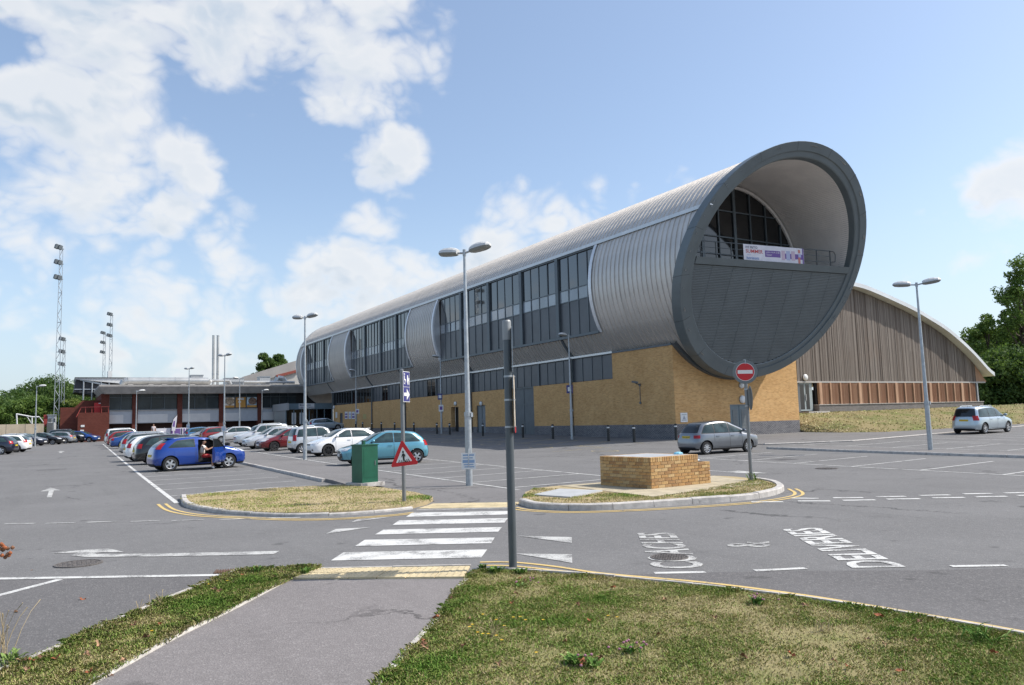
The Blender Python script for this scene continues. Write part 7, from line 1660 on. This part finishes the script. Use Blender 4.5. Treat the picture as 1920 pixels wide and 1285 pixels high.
def tree(base, h, rad, crown0, seed, m, label, name='broadleaf_tree', leaf=.21, nclump=85, per=300, poplar=False, group='trees round the car park'):
    g = np.random.default_rng(seed); e = empty(name, base, 0, label, 'tree', group); mb = MB(); zc_ = h * (crown0 + (1 - crown0) / 2)
    tp = [(0, 0, -.2)]; 
    for k in range(1, 6): tp.append((g.normal(0, .03) * h * k / 5, g.normal(0, .03) * h * k / 5, h * .8 * k / 5))
    mb.path(tp, list(np.linspace(h * .026, h * .006, 6)), 8)
    cl = []
    for k in range(nclump):
        u = g.normal(size=3); u /= np.linalg.norm(u); r = g.uniform(.45, 1.0) ** .6
        hh = (1 - crown0) * h / 2; sh = 1 - .35 * max(0, u[2]) if not poplar else 1 - .6 * abs(u[2]); p = np.array((u[0] * rad * r * sh, u[1] * rad * r * sh, zc_ + u[2] * hh * r)); p[:2] += g.normal(0, rad * .06, 2); cl.append(p)
    for k in range(0, nclump, 5):
        p = cl[k]; z0 = h * g.uniform(crown0 * .7, .6); mb.path([(0, 0, min(z0, p[2] * .9)), tuple(p * .55 + np.array((0, 0, min(z0, p[2]) * .45))), tuple(p)], [h * .009, h * .006, h * .002], 5)
    mb.build('trunk', BARK, e, local=True, smooth=True)
    Cs, As, Bs, T = [], [], [], []
    for p in cl:
        cr = rad * g.uniform(.16, .34); n = int(per * g.uniform(.6, 1.4)); d_ = g.normal(size=(n, 3)); d_ /= np.linalg.norm(d_, axis=1)[:, None]; q = p + d_ * (cr * g.uniform(.2, 1., n) ** .45)[:, None] * np.array((1, 1, .75)); a = g.normal(size=(n, 3)); a /= np.linalg.norm(a, axis=1)[:, None]; b = np.cross(a, d_ + g.normal(0, .5, (n, 3))); b /= np.linalg.norm(b, axis=1)[:, None]
        s_ = leaf * g.uniform(.6, 1.3, n)[:, None]; Cs.append(q); As.append(a * s_); Bs.append(b * s_ * .55); T.append(g.uniform(.15, .75) + g.normal(0, .22, n))
    mkobj('crown', quads_mesh('crown', np.concatenate(Cs), np.concatenate(As), np.concatenate(Bs), np.concatenate(T), m), e); return e
def ptree(px_, Y, toppx, rad, c0, seed, m, lb, **kw):
    p = onY(px_, 800, Y); zt = onY(px_, toppx, Y)[2]; g = min(terr(p[0], Y), 1.6); return tree((p[0], Y, g), zt - g - rad * .22, rad, c0, seed, m, lb, **kw)
ptree(-40, 150, 728, 8, .05, 1, LEAFB, 'dark leafy tree at the left edge behind the concrete wall'); ptree(12, 165, 722, 8, .05, 2, LEAFB, 'dark tree second from the left edge behind the goal frame')
ptree(50, 140, 728, 5.5, .05, 3, LEAFA, 'lighter green tree directly behind the goal frame'); ptree(88, 175, 698, 8, .1, 4, LEAFB, 'tall dark tree behind the tallest mast'); ptree(128, 180, 701, 7, .1, 5, LEAFA, 'green tree between the tallest mast and the grandstand'); ptree(140, 150, 742, 4.5, .05, 6, LEAFC, 'light green tree at the foot of the grandstand'); ptree(90, 142, 745, 4.5, .05, 7, LEAFA, 'green bushy tree behind the small hut')
ptree(165, 142, 752, 3.0, .05, 8, LEAFC, 'small light bush above the brick stair block', leaf=.26)
ptree(503, 200, 658, 4.6, .1, 11, LEAFB, 'left one of two tall narrow poplars behind the low building', name='poplar_tree', poplar=True, leaf=.35); ptree(521, 203, 657, 4.6, .1, 12, LEAFB, 'right one of two tall narrow poplars behind the low building', name='poplar_tree', poplar=True, leaf=.35)
ptree(1938, 66, 470, 4.2, .2, 21, LEAFA, 'tall tree cut off by the right edge of the picture', nclump=95, per=120, leaf=.22); ptree(1868, 72, 580, 5.0, .10, 22, LEAFA, 'broad green tree right of the timber hall', nclump=90, per=170, leaf=.24); ptree(1808, 95, 622, 6, .1, 23, LEAFB, 'dark tree behind the end of the timber hall roof', nclump=90, leaf=.28)
ptree(1905, 60, 640, 6.0, .06, 24, LEAFB, 'low dark tree below the tall one at the right edge', nclump=90, per=230, leaf=.24); ptree(1990, 74, 520, 8, .15, 25, LEAFA, 'tree just outside the right edge whose boughs show', nclump=90, leaf=.26); ptree(1700, 110, 566, 5.5, .2, 26, LEAFC, 'tree top showing above the middle of the timber hall roof', nclump=60, leaf=.26)
ptree(1850, 62, 668, 5.0, .03, 27, LEAFB, 'dark shrubby tree at the end of the timber hall', nclump=90, per=230, leaf=.22); ptree(1890, 100, 600, 9, .1, 28, LEAFB, 'dark tree behind the broad green one', nclump=90, leaf=.3)
ptree(1960, 58, 690, 4.5, .03, 29, LEAFA, 'bushy tree low at the right edge', nclump=70, leaf=.22)

# ================================================================== GRASS
def blade_mat():
    m = bpy.data.materials.new('grass_blades'); m.use_nodes = True; t = m.node_tree; b = t.nodes['Principled BSDF']; at_ = N(t, 'ShaderNodeAttribute', attribute_name='tone')
    r = N(t, 'ShaderNodeValToRGB'); t.links.new(at_.outputs['Fac'], r.inputs[0]); el = r.color_ramp.elements; el[0].position = 0.; el[0].color = (.55, .46, .28, 1); el[1].position = 1.; el[1].color = (.19, .34, .06, 1)
    for p_, c in ((.25, (.47, .39, .21, 1)), (.45, (.39, .37, .145, 1)), (.7, (.29, .36, .095, 1))): q_ = el.new(p_); q_.color = c
    t.links.new(r.outputs[0], b.inputs['Base Color']); b.inputs['Roughness'].default_value = .7; b.inputs['Specular IOR Level'].default_value = .2; MATS['grass_blades'] = m; return m
BLADE = blade_mat()
def vnoise(x, y, s, seed):
    g = np.random.default_rng(seed); T = g.random((64, 64)); x = x * s; y = y * s; xi, yi = np.floor(x).astype(int), np.floor(y).astype(int); fx, fy = x - xi, y - yi; fx = fx * fx * (3 - 2 * fx); fy = fy * fy * (3 - 2 * fy); A_ = lambda i, j: T[(xi + i) % 64, (yi + j) % 64]
    return (A_(0, 0) * (1 - fx) + A_(1, 0) * fx) * (1 - fy) + (A_(0, 1) * (1 - fx) + A_(1, 1) * fx) * fy
def inside(poly, x, y):
    r = np.zeros(len(x), bool); n = len(poly)
    for i in range(n):
        (x0, y0), (x1, y1) = poly[i][:2], poly[(i + 1) % n][:2]; c = ((y0 > y) != (y1 > y)) & (x < (x1 - x0) * (y - y0) / (y1 - y0 + 1e-12) + x0); r ^= c
    return r
def visible(x, y, margin=60):
    d_ = np.stack([x, y, np.full_like(x, -EYE)], 1); zf = d_ @ FW; u = CXP + FPX * (d_ @ RT) / zf; v = CYP - FPX * (d_ @ UP) / zf; return (zf > .5) & (u > -margin) & (u < 1920 + margin) & (v < 1285 + margin)
def edge_dist(poly, x, y):
    dm = np.full(len(x), 9.)
    for i in range(len(poly)):
        a, b = np.array(poly[i][:2]), np.array(poly[(i + 1) % len(poly)][:2]); ab = b - a; L2 = ab @ ab + 1e-9; t = np.clip(((x - a[0]) * ab[0] + (y - a[1]) * ab[1]) / L2, 0, 1); dm = np.minimum(dm, np.hypot(x - a[0] - t * ab[0], y - a[1] - t * ab[1]))
    return dm
def grass_field(name, poly, dens, hgt, seed, label, bias, z0=.02, wd=.0022, green_spots=(), edge_tall=0., grow=0., spread=.5):
    g = np.random.default_rng(seed); P = np.array([p[:2] for p in poly]); mn, mx = P.min(0) - grow, P.max(0) + grow; n = int(np.prod(mx - mn) * dens); x, y = g.uniform(mn[0], mx[0], n), g.uniform(mn[1], mx[1], n)
    k = visible(x, y); x, y = x[k], y[k]; ed_ = edge_dist(poly, x, y); k = inside(poly, x, y) | (ed_ < grow * g.random(len(x)) ** 2 * vnoise(x, y, 3., seed + 5)); x, y, ed_ = x[k], y[k], ed_[k]
    gr = .36 * vnoise(x, y, .8, seed + 1) + .40 * vnoise(x, y, 2.6, seed + 2) + .34 * vnoise(x, y, 8., seed + 3) - bias
    for (cx_, cy_, r, a_) in green_spots: gr += a_ * np.exp(-((x - cx_) ** 2 + (y - cy_) ** 2) / r ** 2)
    bare = vnoise(x, y, 1.9, seed + 9); keep = g.random(len(x)) < np.clip(.38 + 1.3 * gr + .35 * (bare > .35), .22, 1.); x, y, gr, ed_ = x[keep], y[keep], gr[keep], ed_[keep]; n = len(x)
    h = hgt * g.uniform(.45, 1.25, n) * (.75 + .9 * np.clip(gr, 0, .8)); 
    if edge_tall: h *= 1 + edge_tall * np.exp(-(ed_ / .18) ** 2) * (vnoise(x, y, 4., seed + 7) > .5)
    a = g.uniform(0, 2 * math.pi, n); lean = g.uniform(.15, 1., n) * spread * 1.5; c, s_ = np.cos(a), np.sin(a); zb = z0 + np.array([0.] * n)
    dx, dy = c * lean * h, s_ * lean * h; w_ = wd * g.uniform(.7, 1.5, n); v = np.empty((n, 5, 3)); px_, py_ = -s_ * w_, c * w_
    v[:, 0] = np.stack([x - px_, y - py_, zb], 1); v[:, 1] = np.stack([x + px_, y + py_, zb], 1); v[:, 2] = np.stack([x + px_ * .8 + dx * .4, y + py_ * .8 + dy * .4, zb + h * .62], 1); v[:, 3] = np.stack([x + dx, y + dy, zb + h * (1 - .35 * lean)], 1); v[:, 4] = np.stack([x - px_ * .8 + dx * .4, y - py_ * .8 + dy * .4, zb + h * .62], 1)
    me = bpy.data.meshes.new(name); me.vertices.add(n * 5); me.vertices.foreach_set('co', v.reshape(-1).astype(np.float32)); me.loops.add(n * 5); me.loops.foreach_set('vertex_index', np.arange(n * 5, dtype=np.int32)); me.polygons.add(n); me.polygons.foreach_set('loop_start', np.arange(0, n * 5, 5, dtype=np.int32)); me.update(calc_edges=True)
    at_ = me.attributes.new('tone', 'FLOAT', 'FACE'); at_.data.foreach_set('value', np.clip(.38 + .95 * gr + g.normal(0, .22, n), 0, 1).astype(np.float32)); me.materials.append(BLADE); o = mkobj(name, me); return tag(o, label, 'grass', kind='stuff')
def gsp(q): return [(*GT(a, b)[:2], r, am) for a, b, r, am in q]
grass_field('lawn_grass', lawn_out, 9000, .027, 3, 'short patchy green and straw coloured lawn grass', .385, grow=.03, spread=.8, green_spots=gsp([(1090, 1125, .38, .45), (885, 1112, .22, .4), (830, 1155, .3, .25), (770, 1260, .3, .22), (950, 1170, .4, .15), (1560, 1140, .5, .25), (1850, 1215, .5, .3), (1350, 1235, .4, .1), (1200, 1190, .5, .08)]), edge_tall=.6)
grass_field('verge_grass', verge_out, 9500, .034, 13, 'green and dry verge grass left of the footpath', .42, grow=.07, spread=.8, green_spots=gsp([(470, 1095, .35, .4), (380, 1140, .35, .4), (300, 1190, .3, .3)]), edge_tall=.8)
grass_field('island_grass', isl1 + back1, 1500, .04, 23, 'parched short grass on the cabinet island', .62, z0=.085, wd=.004, green_spots=gsp([(790, 940, .5, .6), (730, 930, .4, .3), (520, 958, .4, .25)]))
grass_field('island_weeds', px([(975, 945), (1000, 952), (1100, 955), (1290, 944), (1440, 930), (1460, 918), (1420, 905), (1290, 931), (1225, 941), (1130, 931), (1060, 944), (1005, 938), (1050, 924), (1000, 923)]), 2200, .05, 33, 'thin grass along the planter island edge', .60, z0=.085, wd=.004, green_spots=gsp([(980, 938, .3, .5), (1190, 936, .6, .5), (1330, 936, .5, .35), (1000, 925, .3, .3)]))
def bank_tufts():
    g = np.random.default_rng(5); C_, A_, B_, T_ = [], [], [], []
    for k in range(9000):
        i = g.integers(0, len(rows_bank) - 1); j = g.integers(0, 12); p = rows_bank[i][j] * (1 - g.random()) + rows_bank[i + 1][j + 1] * g.random(); p = rows_bank[i][j] + (rows_bank[i + 1][j] - rows_bank[i][j]) * g.random() + (rows_bank[i][j + 1] - rows_bank[i][j]) * g.random(); h = g.uniform(.03, .09); C_.append(p + (0, 0, h * .4)); A_.append((g.normal(0, .3) * h, g.normal(0, .3) * h, h * .6)); B_.append((g.normal(0, .03), g.normal(0, .03), 0)); T_.append(.34 + .7 * (vnoise(np.array([p[0]]), np.array([p[1]]), .35, 8)[0] - .5) + g.normal(0, .15))
    me = quads_mesh('bank_grass', np.array(C_), np.array(A_), np.array(B_), np.array(T_), BLADE); tag(mkobj('bank_grass', me), 'dry tufts of grass on the bank below the timber hall', 'grass', kind='stuff')
rows_bank = rows_bank_src
bank_tufts()
# ---- weeds, flowers, leaves
WEED = mat('weed_leaf', (.085, .17, .03), .8, spec=.15, var=.35, vscale=8); WEEDL = mat('weed_pale', (.19, .27, .08), .8, spec=.15, var=.3, vscale=8); STRAW = mat('straw_stalk', (.42, .33, .19), .85, var=.15, vscale=6); YFL = mat('yellow_petals', (.72, .45, .02), .6); PKF = mat('clover_pink', (.30, .13, .19), .8, var=.3, vscale=20)
def rosette(c, n, L, wd, up, seed, name, label, m=WEED, cat='plant', group='weeds in the grass', stalks=0):
    g = np.random.default_rng(seed); e = empty(name, (c[0], c[1], .02), 0, label, cat, group)
    for k in range(n):
        mb = MB(); a = 2 * math.pi * k / n * 2.4 + g.normal(0, .3); l = L * g.uniform(.55, 1.15); d_ = np.array((math.cos(a), math.sin(a))); s_ = np.array((-d_[1], d_[0])); rise = up * g.uniform(.5, 1.4); o_ = g.normal(0, L * .35, 2); pr_ = None
        for t, w_ in ((0, .25), (.25, .7), (.55, 1.), (.8, .7), (1., .06)):
            q = o_ + d_ * l * t * (1 - .1 * t); z_ = rise * (t - .55 * t * t) * 1.6; cc_ = [(*(q - s_ * wd * w_), z_ + .004), (*q, z_), (*(q + s_ * wd * w_), z_ + .004)]
            if pr_: mb.quad(pr_[0], pr_[1], cc_[1], cc_[0]); mb.quad(pr_[1], pr_[2], cc_[2], cc_[1])
            pr_ = cc_
        mb.build('leaf', m if g.random() < .75 else WEEDL, e, local=True, fix=False, smooth=True)
    for k in range(stalks):
        mb = MB(); o_ = g.normal(0, L * .8, 2); h = g.uniform(.04, .10); tp = o_ + g.normal(0, .04, 2); mb.path([(*o_, 0), (*((o_ + tp) / 2), h * .55), (*tp, h)], .0025, 4); mb.build('stalk', WEED, e, local=True)
        mb = MB(); mb.lathe([(.001, -.009), (.010, -.003), (.011, .004), (.001, .011)], 7, (*tp, h)); mb.build('flower', PKF, e, local=True)
    return e
G2 = lambda a, b: GT(a, b)[:2]
rosette(G2(1080, 1252), 30, .11, .013, .07, 1, 'plantain_plant', 'broad leaved rosette in the middle of the near lawn')
rosette(G2(1110, 1258), 18, .08, .012, .06, 9, 'plantain_plant', 'smaller leafy clump just right of the broad rosette in the lawn', stalks=4)
rosette(G2(1850, 1208), 44, .17, .006, .10, 2, 'grass_clump', 'long bladed green clump by the kerb at the far right')
rosette(G2(930, 1078), 44, .075, .014, .07, 3, 'weed_clump', 'leafy weeds left of the thick grey pole foot'); rosette(G2(975, 1080), 34, .07, .013, .06, 4, 'weed_clump', 'leafy weeds right of the thick grey pole foot'); rosette(G2(905, 1072), 22, .06, .012, .06, 14, 'weed_clump', 'small weeds at the kerb corner by the crossing')
rosette(G2(1420, 1138), 34, .08, .010, .07, 5, 'clover_clump', 'pink flowered clump at the lawn kerb below the painted words', stalks=12); rosette(G2(1180, 1230), 12, .1, .014, .06, 6, 'clover_clump', 'pink clover in the near lawn right of the rosette', stalks=10); rosette(G2(980, 1105), 8, .08, .014, .04, 16, 'clover_clump', 'purple clover below the thick grey pole', stalks=6)
rosette(G2(1410, 908), 30, .16, .010, .30, 7, 'grass_clump', 'tuft of green weeds at the foot of the no entry pole'); rosette(G2(800, 944), 40, .12, .010, .13, 8, 'weed_clump', 'green weeds at the corner of the cabinet island'); rosette(G2(575, 1078), 40, .08, .007, .07, 10, 'weed_clump', 'green weeds where the verge meets the crossing paving'); rosette(G2(480, 1078), 40, .08, .006, .09, 19, 'weed_clump', 'weeds at the verge corner by the drain grating'); rosette(G2(540, 968), 8, .07, .012, .10, 20, 'weed_clump', 'tiny weed in the kerb joint of the cabinet island'); rosette(G2(570, 923), 8, .1, .014, .1, 22, 'weed_clump', 'small green weed on the parched island')
# dandelions
g = np.random.default_rng(77); dl = [(905, 1175), (930, 1183), (880, 1193), (895, 1205), (915, 1208), (930, 1212), (905, 1214), (940, 1217), (962, 1176), (975, 1180), (985, 1186), (1018, 1184), (945, 1190), (1140, 1173), (1157, 1182), (1115, 1107), (1510, 1137), (390, 1108), (425, 1108), (283, 1199), (1005, 1245), (885, 1190)]
for k, q in enumerate(dl):
    c = G2(*q); h = g.uniform(.04, .09); e = empty('dandelion', (c[0], c[1], .02), 0, 'small yellow dandelion flower in the grass', 'flower', 'dandelions in the grass'); mb = MB(); mb.tube((0, 0, 0), (.006, 0, h), .0015, n=4); mb.build('stalk', WEED, e, local=True); mb = MB()
    for j in range(12): a = 2 * math.pi * j / 12; mb.poly([(.006, 0, h), (.006 + .011 * math.cos(a - .2), .011 * math.sin(a - .2), h + .004), (.006 + .016 * math.cos(a), .016 * math.sin(a), h + .005), (.006 + .011 * math.cos(a + .2), .011 * math.sin(a + .2), h + .004)])
    mb.build('petals', YFL, e, local=True, fix=False)
# fallen leaves
LM = [mat('dead_leaf_%s' % n_, c, .8, var=.3, vscale=25) for n_, c in (('rust', (.28, .085, .03)), ('brown', (.17, .08, .04)), ('tan', (.36, .21, .12)))]
lv = []
for k in range(6):
    mb = MB(); gg = np.random.default_rng(k); n = 11; rim_ = []
    for j in range(n): a = 2 * math.pi * j / n; r = (1.0 if j % 2 else .55) * gg.uniform(.8, 1.1); rim_.append((.028 * r * math.cos(a), .022 * r * math.sin(a), .010 * math.cos(2 * a + k) + .014 * gg.random()))
    for j in range(n): mb.poly([(0, 0, .002), rim_[j], rim_[(j + 1) % n]])
    me = mb.mesh('fallen_leaf', smooth=True); me.materials.append(LM[k % 3]); lv.append(me)
spots = [(155, 1125, 1.4), (30, 1149, 1), (60, 1070, .5), (1150, 1110, 1.), (1083, 1143, .9), (1247, 1133, 1), (1105, 1173, .9), (845, 1130, .9), (880, 1170, .8), (818, 1168, 1.3), (795, 1220, 1.2), (800, 1226, 1), (795, 1212, 1), (870, 1222, 1), (935, 1257, 1.1), (1095, 1255, 1.8), (1125, 1248, 1.3), (1060, 1214, 1), (1650, 1166, 1.7), (1725, 1175, 1), (1510, 1145, 1.2), (1485, 1240, 1.3), (1395, 1244, 1.1), (1625, 1210, .9), (1690, 1272, 1.2), (1720, 1212, .9), (1565, 1252, .9), (1865, 1236, 1), (1340, 1168, .9), (1660, 1220, .8), (975, 1092, .9), (985, 1097, .8), (968, 1122, 1.1), (960, 1140, 1), (250, 1182, 1.2), (185, 1220, 1.3), (215, 1233, 1.1), (275, 1205, 1.4), (162, 1238, 1.2), (105, 1247, 1.5), (47, 1245, 1.8), (40, 1252, 1.5), (60, 1250, 1.5), (78, 1244, 1.2), (135, 1272, 1.2), (168, 1272, 1.2), (410, 1117, 1.3), (400, 1113, 1.2), (455, 1085, 1), (510, 1090, 1.2), (230, 1250, 1.1), (300, 1180, .9), (205, 1270, 1), (52, 1268, 1.2), (1590, 1262, .9), (1235, 1200, .8)]
for k, (a, b, s_) in enumerate(spots):
    c = G2(a, b); o = mkobj('fallen_leaf', lv[k % 6]); on = inside(lawn_out, np.array([c[0]]), np.array([c[1]]))[0] or inside(verge_out, np.array([c[0]]), np.array([c[1]]))[0]; o.location = (c[0], c[1], .045 if on else .004); o.rotation_euler = (rnd.uniform(-.4, .4), rnd.uniform(-.4, .4), rnd.uniform(0, 6)); o.scale = (s_ * 1.15,) * 3; tag(o, 'curled dead brown leaf lying on the ground in the foreground', 'leaf', 'fallen leaves')
# tall straw at the lower left, and sparse seed stalks
def straw(c, n, h, seed, label, spread=.25):
    g = np.random.default_rng(seed); e = empty('dry_grass_stalks', (c[0], c[1], .02), 0, label, 'dry grass', 'dry stalks')
    for k in range(n):
        mb = MB(); a = g.uniform(0, 2 * math.pi); hh = h * g.uniform(.5, 1.1); t = np.array((math.cos(a), math.sin(a))) * spread * g.uniform(.1, 1.); o_ = g.normal(0, .03, 2); mb.path([(*o_, 0), (*(o_ + t * .3), hh * .45), (*(o_ + t * .65), hh * .8), (*(o_ + t), hh)], [.003, .0025, .002, .0035], 4); mb.build('stalk', STRAW, e, local=True)
straw(G2(5, 1235), 12, .42, 1, 'tall dry straw stalks at the lower left corner', .3); straw(G2(298, 1140), 7, .14, 2, 'short dry stalks at the verge kerb', .08); straw(G2(265, 1150), 5, .10, 3, 'few dry stalks left of the others at the verge kerb', .06); straw(G2(1540, 1190), 14, .09, 4, 'pale dry stalks in the right lawn', .05); straw(G2(925, 1200), 10, .16, 5, 'thin stalks among the dandelions', .14)
rosette(G2(20, 1250), 50, .09, .008, .09, 31, 'weed_clump', 'straggly weeds at the lower left corner', m=WEEDL)
bt = empty('berry_stem', (*G2(-60, 1235), .0), 0, 'stem with a cluster of red brown berries reaching in at the left edge', 'plant')
tipd = CAM + ray(11, 1030) * 4.2; b0 = np.array((*G2(-60, 1235), .02)); mid_ = (b0 + tipd) / 2 + np.array((-.12, .05, .25)); mb = MB(); mb.path([b0, mid_, tipd + np.array((-.05, .03, .04)), tipd], [.006, .004, .003, .002], 5); mb.build('stem', STRAW, bt)
for k in range(16):
    c = tipd + np.array([rnd.gauss(0, .018), rnd.gauss(0, .012), rnd.gauss(0, .018)]); mb = MB(); mb.lathe([(.001, -.009), (.008, -.004), (.009, .002), (.001, .009)], 7, c); mb.build('berry', LM[k % 2], bt)
